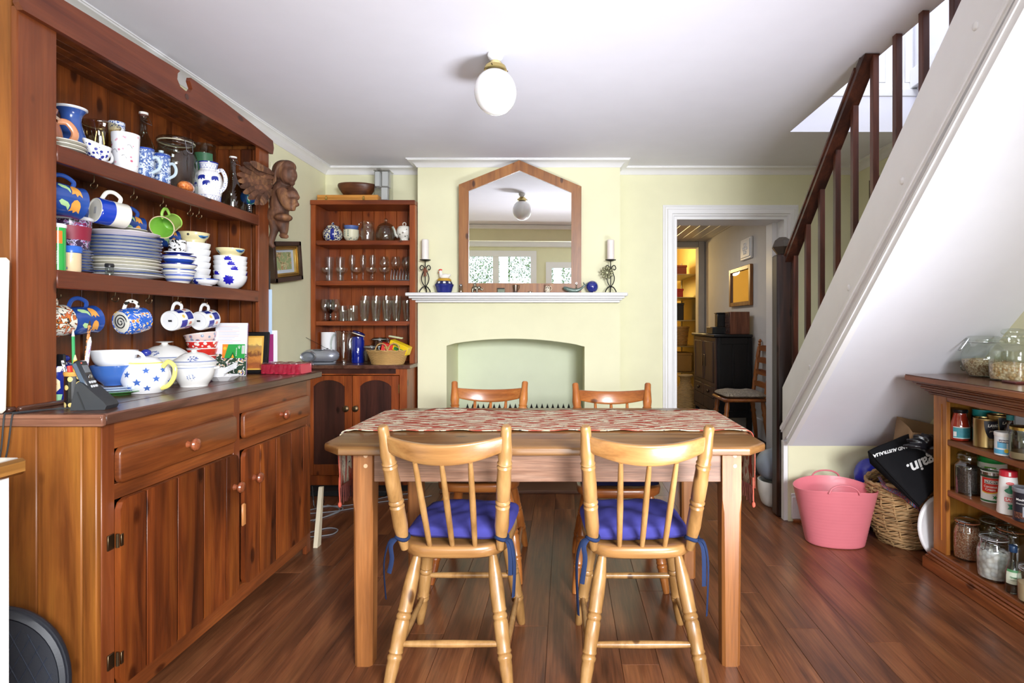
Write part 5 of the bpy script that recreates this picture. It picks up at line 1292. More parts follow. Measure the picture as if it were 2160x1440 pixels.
for r in range(4):
    for c in range(3): part('key', MB().box(.0105, .0132, -.0175+c*.0122, -.0075+c*.0122, .066-r*.0145, .0745-r*.0145, .0012, T), paint('C3C7CB', .35), ph)
for c in range(3): part('soft_key', MB().box(.0105, .0122, -.0165+c*.0122, -.0085+c*.0122, .012, .016, .0008, T), paint('111214', .4), ph)
cb = thing('phone_cable', 'pair of thin dark cables trailing from the phone over the dresser end to the floor', 'cable', (-1.5, 1.6, WZ))
for dx in (0, .022):
    pts = [(-1.452, 1.700, WT+.003), (-1.51+dx*.3, 1.66, WT+.003), (-1.545+dx, 1.612, WT+.003), (-1.550+dx, 1.583, WT+.0035), (-1.556+dx, 1.578, WT-.005), (-1.562+dx*.8, 1.575, WT-.10), (-1.585+dx*.6, 1.577, .70), (-1.572+dx*.3, 1.58, .52), (-1.575, 1.585, .40), (-1.545, 1.585, .30), (-1.56, 1.585, .06), (-1.55, 1.58, .004)]
    part('cable', MB().tube(curve3(pts, 5), .0022, 6), paint('2C2E31', .5), cb, world=True)
# stacked cups on saucers
cx_, cy_ = -1.620, 2.045
plate('green_plate', 'green glazed plate at the bottom of the cup and saucer pile', 'plate', .098, .014, (cx_+.01, cy_-.01, WZ), plain('green_glaze', '3E7A3C', .2, coat=.4), None, None)
for i in range(2): plate('blue_saucer', 'pale blue saucer under the stacked big cups', 'saucer', .090, .012, (cx_+.008, cy_-.006, WZ+.010+i*.009), plain('pale_blue_glaze', 'C9D6EA', .18, coat=.4), None, 'pale blue saucers on the worktop')
def big_cup(name, label, z, m_):
    t_ = thing(name, label, 'cup', (cx_, cy_, z), (0, 0, 8))
    p = smooth_prof([(.030, 0), (.034, .006), (.058, .030), (.068, .060), (.070, .072)], 4)
    part('cup_body', open_pot(p, .003, 40), m_, t_); part('handle', handle_mb(.062, .020, .060, .034, .0045, 1.4), M['W'], t_); return t_
z0_ = WZ+.032
big_cup('breakfast_cup', 'wide blue breakfast cup nested under the white one', z0_, plain('mid_blue_glaze', '3F68B0', .2, coat=.5, var=.04)); big_cup('breakfast_cup', 'wide white breakfast cup on top of the blue one', z0_+.052, M['W'])
# star teapot
l = (-1.530, 2.078, WZ)
t_ = thing('star_teapot', 'round white teapot scattered with blue stars, yellow handle and blue lid knob', 'teapot', l)
p = smooth_prof([(.048, 0), (.052, .004), (.070, .030), (.076, .058), (.070, .088), (.052, .108), (.046, .112)], 4)
part('pot_body', MB().lathe([(0, .002)]+p+[(0, .112)], 44), M['W'], t_); rf = rfun(p)
part('lid', MB().lathe([(0, .110), (.047, .111), (.047, .116), (.035, .126), (.014, .133), (0, .134)], 36), M['W'], t_)
part('yellow_ring', MB().lathe([(.0525, .1075), (.050, .112), (.047, .1125)], 40), cer('E6DC6A'), t_, recalc=False)
part('lid_knob', MB().ball((0, 0, .146), .017, .017, .013), M['navy'], t_)
for th, z_, s_ in [(-2.35, .03, .012), (-1.75, .072, .013), (-1.75, .022, .012), (-2.3, .082, .011), (-1.30, .044, .014), (-.95, .085, .012), (-.9, .022, .012), (-.55, .055, .013), (-.2, .085, .012), (.2, .04, .013), (-2.9, .055, .013), (1.0, .06, .013), (2.2, .06, .013)]:
    part('star_mark', shape_round(MB(), star(s_), rf, z_, th, .0016, 2), plain('star_blue', '4468B4', .25) if 'star' not in M else M['star'], t_, recalc=False); M.setdefault('star', D.materials['star_blue'])
for k in range(3): part('star_mark', MB().add([(.032*math.cos(k*2.1-1.6)+q[0]*.7, .032*math.sin(k*2.1-1.6)+q[1]*.7, .1292) for q in star(.010)], [tuple(range(10))]), M['star'], t_, recalc=False)
part('handle', MB().tube(curve3([(.066, -.008, .095), (.088, -.011, .114), (.112, -.013, .095), (.110, -.013, .058), (.088, -.010, .028), (.062, -.008, .018)], 5), [.0065]*26, 10, fy=1.25), cer('ECE07A'), t_)
part('spout', MB().tube(curve3([(-.062, .0, .035), (-.090, .01, .060), (-.100, .012, .090), (-.116, .014, .112)], 4), [.018, .017, .016, .015, .013, .012, .011, .0105, .010, .0098, .0095, .009, .009], 12), M['W'], t_)
# tureens
bl = spotty('crest_print', 'E4E3E0', ['8A94B4', 'A4ACC4'], 55, .30)
def tureen(label, loc, r, hb, hl, name='tureen', foot=.62, rz=0):
    t_ = thing(name, label, 'tureen', loc, (0, 0, rz))
    p = smooth_prof([(r*foot, 0), (r*foot*1.02, .006), (r*.86, hb*.40), (r*.97, hb*.8), (r*1.0, hb)], 4)
    part('bowl_body', open_pot(p, .004, 44), cer('E8E7E3'), t_)
    part('blue_line', MB().lathe([(r*.985, hb*.84), (r*.990, hb*.88)], 44), paint('9AA4C0', .3), t_, recalc=False)
    part('lip', MB().lathe([(r*.98, hb-.003), (r*1.08, hb+.001), (r*1.09, hb+.004), (r*1.0, hb+.006)], 44), cer('E8E7E3'), t_, recalc=False)
    lp_ = smooth_prof([(r*1.03, hb+.006), (r*1.0, hb+.010), (r*.80, hb+hl*.42), (r*.45, hb+hl*.72), (r*.20, hb+hl*.80)], 4)
    part('lid', MB().lathe(lp_+[(r*.13, hb+hl*.86), (0, hb+hl*.86)], 44), cer('E8E7E3'), t_)
    part('lid_line', MB().lathe([(r*1.02, hb+.0095), (r*.985, hb+.0135)], 44), paint('7A86A8', .3), t_, recalc=False)
    part('lid_knob', MB().lathe([(r*.12, hb+hl*.83), (r*.12, hb+hl*.93), (r*.30, hb+hl*.97), (r*.34, hb+hl), (r*.26, hb+hl*1.03), (0, hb+hl*1.03)], 28), cer('E8E7E3'), t_)
    for th in (-1.5, 1.6): part('crest_mark', shape_round(MB(), flower(.016, 9, .75), rfun(p), hb*.45, th, .0012, 2), spotty('crest_fill', 'E4E3E0', ['7C88AE', '94A0C0'], 160, .45), t_, recalc=False)
    lr = rfun([(a, b_) for a, b_ in reversed(lp_)])
    part('crest_mark', shape_round(MB(), [(q[0], q[1]*.55) for q in flower(.020, 9, .75)], rfun(sorted(lp_, key=lambda q: q[1])), hb+hl*.40, -1.4, .003, 2), spotty('crest_fill2', 'DADAE0', ['5A6AA0', '6C7AA8'], 130, .5), t_, recalc=False)
    for sx in (-1, 1): part('side_handle', MB().tube([(sx*r*.95, -.014, hb*.8), (sx*(r*.95+.014), -.008, hb*.82), (sx*(r*.95+.014), .008, hb*.82), (sx*r*.95, .014, hb*.8)], .005, 8), cer('E8E7E3'), t_)
    return t_
tureen('round white lidded tureen with faint blue crests, in front on the worktop', (-1.500, 2.300, WZ), .078, .090, .058, rz=20)
tureen('larger white lidded tureen with a wide knob, standing behind the small one', (-1.700, 2.415, WZ), .098, .100, .075)
pz = WZ
bowl('checker_bowl', 'blue, black and white chequered bowl under the red bowls', .076, .045, (-1.735, 2.72, pz), spotty('chequer_paint', 'E8E8EC', ['2A3C9A', '16161E', '2A3C9A'], 14, .50), None, M['navy'], .6)
pz += .040
for i, (r_, c_, lb, sp) in enumerate(((.060, 'C02A26', 'plain red bowl at the bottom of the red stack', None), (.064, 'CE3228', 'bright red bowl with a pale rim in the middle of the red stack', None), (.066, 'C93A34', 'red and white flower-patterned bowl near the top of the red stack', 1), (.068, 'C98A84', 'tilted bowl with a pink and grey circle pattern topping the red stack', 2))):
    m_ = cer(c_) if sp is None else spotty('red_pattern_%d' % sp, ('D6322E', 'E2C9C2')[sp-1], [('F0E6DE', 'F0E6DE'), ('C24A4A', '8A98B0')][sp-1], (60, 48)[sp-1], .42)
    bowl('red_bowl', lb, r_, .062, (-1.735, 2.72, pz), m_, 'red bowls stacked on the worktop', cer('EBDAD4') if sp != 1 else M['W'], .5, rot=(0, -9 if sp == 2 else 0, 0))
    pz += .034
# calendar, card, dish, frame, wrapped box
t_ = thing('spiral_calendar', 'white spiral-bound calendar standing on edge behind the octagonal dish', 'calendar', (-1.600, 2.745, WZ), (-4, 0, 0))
part('white_sheet', MB().box(-.095, .060, -.002, .002, 0, .255), paint('E6E6EC', .6), t_)
part('floral_print', MB().box(-.095, .060, -.0032, -.002, .002, .105), spotty('daisy_print', '2E4634', ['F2F2F0', 'E0A83A', '2A3C9A'], 34, .5, kind='NOISE', coat=0, rough=.5), t_)
part('green_card', MB().box(-.056, .052, -.0045, -.0032, .085, .152), plain('green_ad', '2F9E48', .4), t_)
part('orange_panel', MB().prism([(-.056, .085), (-.046, .085), (-.028, .152), (-.056, .152)], 'y', -.0052, -.0045), paint('EC8A2E'), t_)
part('sun_mark', MB().lathe([(0, .0003), (.008, .0003), (.008, 0)], 16, TR((-.044, -.0054, .132), (90, 0, 0))), paint('F4C23A'), t_)
part('tent_mark', MB().prism([(-.020, .086), (.010, .086), (-.005, .116)], 'y', -.0052, -.0045), paint('1C6A34'), t_)
part('tent_door', MB().prism([(-.012, .0865), (.002, .0865), (-.005, .104)], 'y', -.0058, -.0052), paint('F2A62E'), t_)
part('bar_code', MB().box(.038, .050, -.0052, -.0045, .106, .146), spotty('bar_lines', 'F0F0F0', ['222222', '222222'], 120, .5, kind='NOISE', stretch=(1, 1, .02), coat=0), t_)
vs_, fs_ = text_mb('45', .016); part('lettering', MB().add([(.026-v.y, -.0054, .138+v.x) for v in vs_], fs_), paint('F2F6F0'), t_, recalc=False)
vs_, fs_ = text_mb('Awfulness', .010); part('lettering', MB().add([(.012-v.y, -.0054, .115+v.x) for v in vs_], fs_), paint('F2F6F0'), t_, recalc=False)
for i in range(11): part('text_line', MB().box(-.080, -.080+.12*(.55+.4*rnd.random()), -.0026, -.002, .238-i*.0078, .2392-i*.0078), paint('A8A6C4' if i % 3 else 'D49AA0'), t_)
part('spiral_binding', MB().tube([(.062+.0035*math.cos(a), .0035*math.sin(a), .004+.25*a/(2*PI*34)) for a in [2*PI*34*k/340 for k in range(340)]], .0008, 4), paint('6A3A6A', .3), t_)
l = (-1.515, 2.52, WZ)
t_ = thing('octagon_dish', 'white octagonal dish holding white china spoons', 'dish', l, (0, 0, 12))
b = MB(); rows = [(.040, 0), (.046, .004), (.072, .022), (.070, .024), (.044, .007), (0, .006)]
b.lathe([(0, .001)]+rows, 8); part('dish_body', b, M['W'], t_, ang=20)
for i in range(4):
    s_ = thing('china_spoon', 'white china soup spoon lying in the octagonal dish', 'spoon', (l[0], l[1], l[2]+.014+i*.007), (0, -8, -8+i*4), 'china spoons in the octagonal dish')
    bw = MB().ball((-.018, 0, .014), .026, .020, .014, 16, 8)
    part('spoon_bowl', bw, M['W'], s_); part('handle', MB().tube([(.0, 0, .014), (.03, 0, .024), (.066, 0, .034)], [.009, .006, .007], 8, fy=.5, up=(0, 1, 0)), M['W'], s_)
t_ = thing('desert_picture', 'tablet-shaped black frame around a desert landscape leaning against the hutch', 'picture', (-1.575, 2.86, WZ), (-9, 0, 10))
part('frame', MB().box(-.075, .075, -.006, .006, 0, .212, .006), paint('141416', .22), t_)
part('gold_mount', MB().box(-.058, .050, -.0072, -.006, .018, .190), paint('C99A3E', .4), t_)
m, t, bs = nt('desert_scene'); L = t.links
tc = N(t, 'TexCoord'); sp_ = N(t, 'SeparateXYZ'); L.new(tc.outputs['Object'], sp_.inputs[0]); nz = N(t, 'TexNoise', i_Scale=38.0, i_Detail=6.0, i_Distortion=.8); L.new(tc.outputs['Object'], nz.inputs['Vector'])
ad = N(t, 'Math', operation='MULTIPLY_ADD'); L.new(nz.outputs[0], ad.inputs[0]); ad.inputs[1].default_value = .075; L.new(sp_.outputs[2], ad.inputs[2])
r = ramp(t, [(0, S('C8742A')), (.055, S('A85A22')), (.09, S('8A4A22')), (.115, S('C07A34')), (.135, S('6A3C20')), (.15, S('B8823A')), (.178, S('9A7A4A')), (.188, S('E4BE62')), (.24, S('D9A64A'))]); L.new(ad.outputs[0], r.inputs[0]); L.new(r.outputs[0], bs.inputs['Base Color']); bs.inputs['Roughness'].default_value = .4
part('landscape', MB().box(-.050, .042, -.0080, -.0072, .026, .182), m, t_)
t_ = thing('wrapped_box', 'flat crimson box in clear plastic wrap at the far end of the worktop', 'box', (-1.405, 2.875, WZ), (0, 0, -6))
part('box_body', MB().box(-.105, .100, -.055, .055, 0, .050, .003), plain('crimson_card', 'C2304A', .3, coat=.6), t_)
def wr(u, v): 
    a = 2*PI*u; c_, s_ = math.cos(a), math.sin(a); e = .25
    c_ = math.copysign(abs(c_)**e, c_); s_ = math.copysign(abs(s_)**e, s_); n_ = .0016*math.sin(37*v+9*a)+.0015*math.sin(61*v+5*a)
    return (-.108+.216*v, c_*(.0575+n_), .028+s_*(.0275+n_))
part('plastic_wrap', MB().grid(wr, 44, 40, cu=True), glass('plastic_wrap', 'F6E8EC', .25, rough=.12), t_, ang=20)
# white chopping board beside the hutch
t_ = one('chopping_board', 'thick cream chopping board with rounded corners leaning on the end of the hutch', 'chopping board', MB().box(-.13, .13, -.010, .010, 0, .44, .0095), plain('old_cream_board', 'E6DFD0', .5, var=.1), (-1.706, 1.602, WZ), (-1.5, 0, 0))
# ---- carved figure hung at the far end of the hutch
ag = thing('carved_cherub', 'carved wooden winged cherub with shell-like wing hanging from the far end of the hutch', 'carved figure', (-1.545, 3.07, 1.60))
def blob(name, b, vox, m_, par, sm=3):
    o = part(name, b, m_, par, ang=180)
    md = o.modifiers.new('skin', 'REMESH'); md.mode = 'VOXEL'; md.voxel_size = vox; md.use_smooth_shade = True
    s2 = o.modifiers.new('soften', 'SMOOTH'); s2.iterations = sm; s2.factor = .6
    return o
F = lambda x, y, Y=3.07: tuple(at(x, y, Y)-Vector((-1.545, 3.07, 1.60)))
b = MB()
b.ball(F(599, 362), .060, .056, .062, 20, 14).ball(F(608, 369, 3.05), .046, .044, .050, 16, 10).ball(F(606, 352, 3.06), .046, .044, .036)
b.ball(F(624, 370, 3.04), .009, .010, .010).ball(F(617, 377, 3.035), .020, .018, .018).ball(F(621, 379, 3.035), .008, .012, .006).ball(F(616, 386, 3.045), .016, .018, .014).ball(F(616, 360, 3.035), .018, .02, .010)
b.tube([F(596, 385), F(593, 395), F(591, 412), F(590, 434)], [.030, .044, .050, .054], 14).ball(F(588, 414), .050, .050, .052).ball(F(591, 436), .054, .052, .038)
b.tube(curve3([F(594, 402, 3.02), F(599, 420, 2.995), F(608, 434, 2.99), F(622, 438, 2.99)], 4), [.030, .030, .029, .028, .027, .026, .026, .025, .024, .023, .022, .020, .018], 12)
b.tube([F(606, 398, 3.08), F(618, 406, 3.05), F(626, 418, 3.02)], [.026, .024, .018], 10).ball(F(618, 426, 3.0), .026, .026, .022).ball(F(626, 431, 2.99), .014, .016, .012).ball(F(615, 410, 3.02), .028, .026, .024)
b.ball(F(586, 452), .058, .054, .044).ball(F(576, 458), .040, .045, .036).ball(F(598, 459, 3.04), .046, .046, .022)
b.tube([F(594, 462), F(596, 474), F(599, 486), F(598, 495)], [.040, .033, .023, .018], 12).tube([F(594, 496, 3.03), F(606, 499, 3.01)], [.018, .012], 10)
b.tube(curve3([F(580, 466), F(579, 484), F(574, 502), F(571, 512), F(578, 522)], 4), [.036, .034, .031, .027, .024, .021, .019, .018, .018, .018, .018, .018, .017, .015, .013, .011, .009], 12)
blob('carved_body', b, .0055, M['carve'], ag)
b = MB()
for i in range(11):
    q = i/10
    b.tube(curve3([F(604-12*q, 341+3*q, 3.035+.03*q), F(588-7*q, 349+8*q, 3.02+.02*q), F(580-3*q, 366+8*q, 3.02+.02*q), F(582-7*q, 382+8*q, 3.03)], 3), [.008, .010, .011, .012, .011, .010, .009, .008, .006, .004], 6)
blob('carved_hair', b, .0032, M['carve'], ag, 1)
wg = D.objects.new('wing', None); C.objects.link(wg); wg.parent = ag
TIPS = [(534, 342), (519, 344), (509, 354), (505, 367), (508, 381), (512, 393), (519, 405), (529, 417), (543, 428), (555, 428)]
for row, (k0, wd) in enumerate(((1.0, .024), (.68, .022), (.40, .020))):
    n_ = (10, 7, 5)[row]
    for i in range(n_):
        q = i/(n_-1)*9; i0 = min(int(q), 8); f = q-i0
        tx, ty = (TIPS[i0][c]*(1-f)+TIPS[i0+1][c]*f for c in (0, 1))
        base = Vector(F(572-4*i/n_, 366+36*i/(n_-1), 2.985)); tip = Vector(F(tx, ty, 2.765)); tip = base+(tip-base)*k0
        d_ = tip-base; up = Vector((.80, -.60, .0)); up = (up-d_.normalized()*up.dot(d_.normalized())).normalized(); sd = d_.normalized().cross(up)
        base = base+up*(row*.006); vs = []; fs = []; st_ = 8
        for k in range(st_+1):
            f = k/st_; hw = wd*.80*(.45+.9*f if f < .6 else 1.0*math.sqrt(max(0, 1-((f-.6)/.42)**2))+.02)
            c_ = base+d_*f-up*(.012*f*f)
            vs += [c_-sd*hw, c_+up*.005, c_+sd*hw, c_-up*.004]
        for k in range(st_):
            for q_ in range(4): fs.append((k*4+q_, k*4+(q_+1) % 4, (k+1)*4+(q_+1) % 4, (k+1)*4+q_))
        fs += [(0, 1, 2, 3), tuple(st_*4+q_ for q_ in (3, 2, 1, 0))]
        part('feather', MB().add(vs, fs), M['carve'], wg, ang=30)
part('string', MB().tube([F(572, 352, 3.03), F(569, 370, 3.02), F(567, 400, 3.02)], .003, 6).tube([F(572, 352, 3.03), F(574, 342, 3.045), F(566, 340, 3.05)], .0018, 5), paint('D9D2BC', .7), ag)
# picture on the wall behind it, papers at the hutch end
t_ = thing('gilt_picture', 'small town picture in a tilted dark and gold frame on the wall beside the hutch', 'picture', (XL+.003, 3.74, 1.585), (8, 0, 0))
for i, (o_, th, c_, hgt) in enumerate(((.0, .030, '3A281C', .045), (.030, .012, 'A8843E', .034), (.042, .012, 'C9A85E', .026))):
    for (y0_, y1_, z0_, z1_) in ((-.19+o_, .19-o_, .13-o_-th, .13-o_), (-.19+o_, .19-o_, -.13+o_, -.13+o_+th), (-.19+o_, -.19+o_+th, -.13+o_, .13-o_), (.19-o_-th, .19-o_, -.13+o_, .13-o_)):
        part('frame_rail', MB().box(.0, hgt, y0_, y1_, z0_, z1_, .003), plain('frame_'+c_, c_, .35, metal=.0 if i == 0 else .8) if ('fr'+c_) not in M else M['fr'+c_], t_); M.setdefault('fr'+c_, D.materials['frame_'+c_])
part('mount', MB().box(.0, .010, -.138, .138, -.078, .078), paint('C9D4E0', .5), t_)
part('print', MB().box(.010, .012, -.10, .10, -.055, .06), spotty('town_print', '9AA878', ['D8C8A0', 'B08A60', '6E8A5A'], 18, .5, kind='NOISE', coat=0, rough=.5), t_)
t_ = thing('hanging_papers', 'blue, magenta and white papers hanging behind the far stile of the hutch', 'papers', (-1.60, 3.052, 1.25))
for (x0_, x1_, z0_, z1_, c_, yy) in ((-1.70, -1.575, 1.10, 1.36, 'B8D2EE', 3.056), (-1.70, -1.566, .955, 1.12, '9A2A6E', 3.053), (-1.70, -1.548, .94, 1.14, 'EEEEF0', 3.060), (-1.70, -1.586, 1.34, 1.46, '2C2E30', 3.059)):
    part('paper_sheet', MB().box(x0_, x1_, yy, yy+.0015, z0_, z1_), paint(c_, .6), t_, world=True)
# ================================================================ things in and on the bookcase
def bk_at(x, Y, z): return ((x-1192)*Y/1200, Y, z+.0008)
t_ = thing('flat_wood_box', 'long flat pale wooden case with two brass clasps on top of the bookcase', 'box', (-1.60, 4.27, 2.0768))
part('case_base', MB().box(-.225, .222, -.085, .085, 0, .022, .002), M['box'], t_); part('case_lid', MB().box(-.225, .222, -.085, .085, .0225, .046, .002), M['box'], t_)
for x_ in (-.157, .118): part('clasp', MB().box(x_-.008, x_+.008, -.089, -.085, .008, .022, .001).box(x_-.006, x_+.006, -.090, -.085, .024, .036, .001).tube([(x_, -.091, .018), (x_, -.091, .028)], .003, 6), M['brass'], t_)
t_ = one('wooden_bowl', 'dark turned wooden bowl on the flat case above the bookcase', 'bowl', open_pot(smooth_prof([(.088, 0), (.092, .004), (.122, .04), (.142, .075), (.140, .092)], 4), .008, 40), M['bowlw'], (-1.558, 4.262, 2.1235), (0, 0, 0))
for v in t_.data.vertices: v.co.y *= .60; v.co.z += .10*v.co.z*(-v.co.x)
t_ = thing('plastic_tub', 'tall clear plastic food container with white panels on top of the bookcase', 'container', bk_at(808, 4.27, 2.076))
part('tub_wall', MB().box(-.052, .062, -.05, .05, 0, .232, .006), glass('frosted_plastic', 'EEF0EE', .3, rough=.15), t_)
part('white_panel', MB().box(-.047, -.012, -.045, .04, .12, .228, .002).box(.006, .050, -.045, .04, .12, .228, .002).box(.0, .046, -.043, .0, .02, .11, .002), paint('EDEEF0', .4), t_)
part('lid', MB().box(-.056, .066, -.054, .054, .232, .240, .003).box(-.03, .0, -.06, -.02, .236, .250, .003), glass('lid_plastic', 'F2F2F0', .35, rough=.1), t_)
S1, S2, S3, S4 = 1.7835, 1.4885, 1.1945, .8865
by = 4.24
t_ = thing('ginger_jar', 'round blue and green patterned ginger jar with a pointed lid', 'jar', bk_at(702, by, S1))
p = smooth_prof([(.046, 0), (.060, .02), (.070, .050), (.062, .085), (.046, .100), (.046, .108)], 4)
part('jar_body', MB().lathe([(0, .001)]+p+[(0, .108)], 36), spotty('scroll_glaze', 'D9D6BE', ['27356E', '5C7A6A', '27356E'], 75, .50), t_)
part('blue_stripe', MB().lathe([(rfun(p)(z)+.001, z) for z in [.01+i*.01 for i in range(9)]], 6, t0=-1.45, t1=-1.05), M['navy'], t_, recalc=False)
part('lid', MB().lathe([(.048, .106), (.046, .114), (.020, .126), (.008, .130), (.010, .138), (.004, .147), (0, .148)], 24), spotty('scroll_lid', 'D9D6BE', ['27356E', '27356E'], 60, .5), t_)
for i in range(4): bowl('green_bowl', 'cream bowl with a green leaf border in the stack beside the ginger jar', .056, .048, (bk_at(741, by, S1)[0], by, S1+.001+i*.013), spotty('leaf_border', 'DAD7BC', ['5E7A5C', '4A6A78'], 60, .28), 'leaf bordered bowls in the bookcase', None, .55)
bowl('blue_bowl', 'matt blue bowl on top of the leaf bordered bowls', .052, .046, (bk_at(741, by, S1)[0], by, S1+.055+.017), plain('matt_blue', '4C64A0', .5), None, None, .6)
t_ = thing('glass_jug', 'clear glass jug with a long handle between the bowls and the glass canister', 'jug', bk_at(776, by, S1), (0, 0, 175))
part('jug_body', MB().lathe(smooth_prof([(0, .003), (.040, 0), (.048, .03), (.052, .08), (.042, .115), (.044, .145), (.047, .150)], 3), 28), M['glass'], t_, ang=60)
part('handle', handle_mb(.044, .035, .140, .034, .0045, 1.2), M['glass'], t_)
t_ = thing('glass_canister', 'wide glass canister with a domed lid and ball knob, upper bookcase shelf', 'canister', bk_at(814, by, S1))
part('canister_body', MB().lathe(smooth_prof([(0, .003), (.056, 0), (.070, .02), (.073, .055), (.064, .095), (.058, .105)], 3), 32), M['glass_d'], t_, ang=60)
part('lid', MB().lathe(smooth_prof([(.062, .104), (.060, .110), (.045, .128), (.018, .142), (.010, .146)], 3), 32), M['glass_d'], t_, ang=60); part('lid_knob', MB().ball((0, 0, .160), .016), M['glass'], t_)
t_ = thing('rose_teapot', 'cream footed teapot with faded flower sprays and a loop knob', 'teapot', bk_at(853, by, S1))
p = smooth_prof([(.030, 0), (.034, .012), (.030, .020), (.048, .045), (.056, .072), (.050, .100), (.044, .106)], 4)
part('pot_body', MB().lathe([(0, .001)]+p+[(0, .106)], 36), spotty('rose_spray', 'E8E6DC', ['B08A8A', '6E7A6A'], 40, .26), t_)
part('lid', MB().lathe([(.046, .105), (.045, .110), (.02, .120), (0, .122)], 28), cer('E6E4DA'), t_); part('lid_loop', MB().tube([(.012*math.cos(a), 0, .132+.012*math.sin(a)) for a in [2*PI*k/14 for k in range(14)]], .0035, 6, closed=True), M['steel'] if 0 else cer('D8D0C4'), t_)
part('spout', MB().tube(curve3([(-.045, 0, .040), (-.066, 0, .055), (-.074, 0, .085), (-.088, 0, .112)], 4), [.015, .014, .012, .011, .010, .0095, .009, .009, .009, .009, .009, .009, .009], 10), cer('E6E4DA'), t_)
part('handle', handle_mb(.044, .035, .085, .010, .004, 1.2), cer('E6E4DA'), t_)
# glasses, second shelf
coupe = smooth_prof([(0, .001), (.026, 0), (.027, .003), (.007, .008), (.006, .016), (.009, .028), (.006, .042), (.012, .050), (.032, .062), (.042, .080), (.043, .100)], 3)
flute = smooth_prof([(0, .001), (.028, 0), (.026, .004), (.005, .010), (.0045, .070), (.010, .085), (.021, .12), (.024, .16), (.021, .205)], 3)
winep = smooth_prof([(0, .001), (.032, 0), (.030, .004), (.005, .010), (.0045, .075), (.014, .090), (.032, .12), (.036, .15), (.028, .195)], 3)
tumb = smooth_prof([(0, .003), (.020, 0), (.022, .010), (.028, .11), (.034, .19)], 3)
first = {}
def glasses(name, lab, cat, prof, xs, Y, z, group, mat='glass', s_=1):
    for i, x_ in enumerate(xs):
        lb = lab if isinstance(lab, str) else lab[i]
        if name not in first: first[name] = one(name, lb, cat, MB().lathe(prof, 24), M[mat], bk_at(x_, Y, z), group=group, ang=60)
        else: first[name+str(x_)] = dup(first[name], bk_at(x_, Y, z), None, lb)
glasses('coupe_glass', 'short clear coupe glass in the front row of the second bookcase shelf', 'glass', coupe, (689, 720, 752, 783, 811), 4.21, S2, 'coupe glasses in a row')
glasses('tall_tumbler', 'tall flared tumbler behind the coupe glasses', 'glass', tumb, (695, 718), 4.31, S2, 'tall tumblers behind the coupes')
glasses('champagne_flute', 'slim champagne flute behind the coupe glasses', 'glass', flute, (743, 766, 786), 4.31, S2, 'champagne flutes behind the coupes')
glasses('wine_glass', 'round-bowled wine glass at the back of the second bookcase shelf', 'glass', winep, (811, 835, 857), 4.32, S2, 'wine glasses behind the toast rack')
t_ = thing('toast_rack', 'silver toast rack with arched wires at the end of the second bookcase shelf', 'toast rack', bk_at(846, 4.21, S2))
for i in range(7):
    x_ = -.066+i*.022
    part('arch_wire', MB().tube(curve3([(x_, -.030, .006), (x_, -.026, .05), (x_, 0, .092), (x_, .026, .05), (x_, .030, .006)], 4), .0024, 6), M['steel'], t_); 
part('rack_base', MB().tube([(-.070, -.030, .006), (.070, -.030, .006)], .003).tube([(-.070, .030, .006), (.070, .030, .006)], .003), M['steel'], t_)
# third shelf
gob = smooth_prof([(0, .001), (.028, 0), (.026, .004), (.007, .012), (.009, .030), (.006, .055), (.018, .068), (.031, .09), (.033, .12), (.029, .160)], 3)
glasses('goblet', 'thick-stemmed clear goblet on the third bookcase shelf', 'glass', gob, (686, 708), 4.21, S3, 'goblets on the third shelf')
one('dark_goblet', 'dark smoked goblet between the two clear ones', 'glass', MB().lathe(gob, 24), glass('smoke_glass', '3A3A3A', .3), bk_at(697, 4.29, S3), ang=60)
rib = []
for x_, Y_ in ((769, 4.22), (792, 4.22), (817, 4.22), (836, 4.23), (860, 4.22)): rib.append((x_, Y_))
def ribbed(loc, h=.150, r0=.023, r1=.036, label='', group=None, name='ribbed_tumbler'):
    b = MB(); prof = [(r0, 0), (r0*1.02, .012), (r1*.93, h*.62), (r1, h*.68), (r1, h)]
    b.lathe([(0, .004)]+prof, 24, e=1)
    n0 = len(b.v)
    for v in b.v:
        a = math.atan2(v.y, v.x)
        if .005 < v.z < h*.66: k = 1+.055*math.cos(12*a); v.x *= k; v.y *= k
    return one(name, label, 'glass', b, M['glass'], loc, group=group, ang=60)
rt = ribbed(bk_at(769, 4.22, S3), .152, label='ribbed clear tumbler in the front row of the third bookcase shelf', group='ribbed tumblers, front row')
for x_ in (793, 817, 836, 859): dup(rt, bk_at(x_, 4.22, S3))
for x_ in (771, 794, 815, 837): 
    o = dup(rt, bk_at(x_, 4.31, S3), None, 'taller ribbed tumbler standing behind the front row, third bookcase shelf', 'ribbed tumblers, back row'); o.scale = (1, 1, 1.25)
hb = MB().lathe([(0, .004), (.030, 0), (.031, .004), (.032, .115)], 24)
h1 = one('highball_glass', 'straight clear highball glass beside the goblets', 'glass', hb, M['glass'], bk_at(723, 4.30, S3), ang=60); dup(h1, bk_at(746, 4.23, S3), None, 'straight clear highball glass next to the ribbed tumblers')
ribbed(bk_at(725, 4.21, S3), .078, .030, .034, 'short cut-glass tumbler in front of the highball glass', None, 'cut_tumbler')
ribbed(bk_at(741, 4.20, S3), .090, .026, .028, 'small plain-topped tumbler beside the cut one', None, 'small_tumbler')
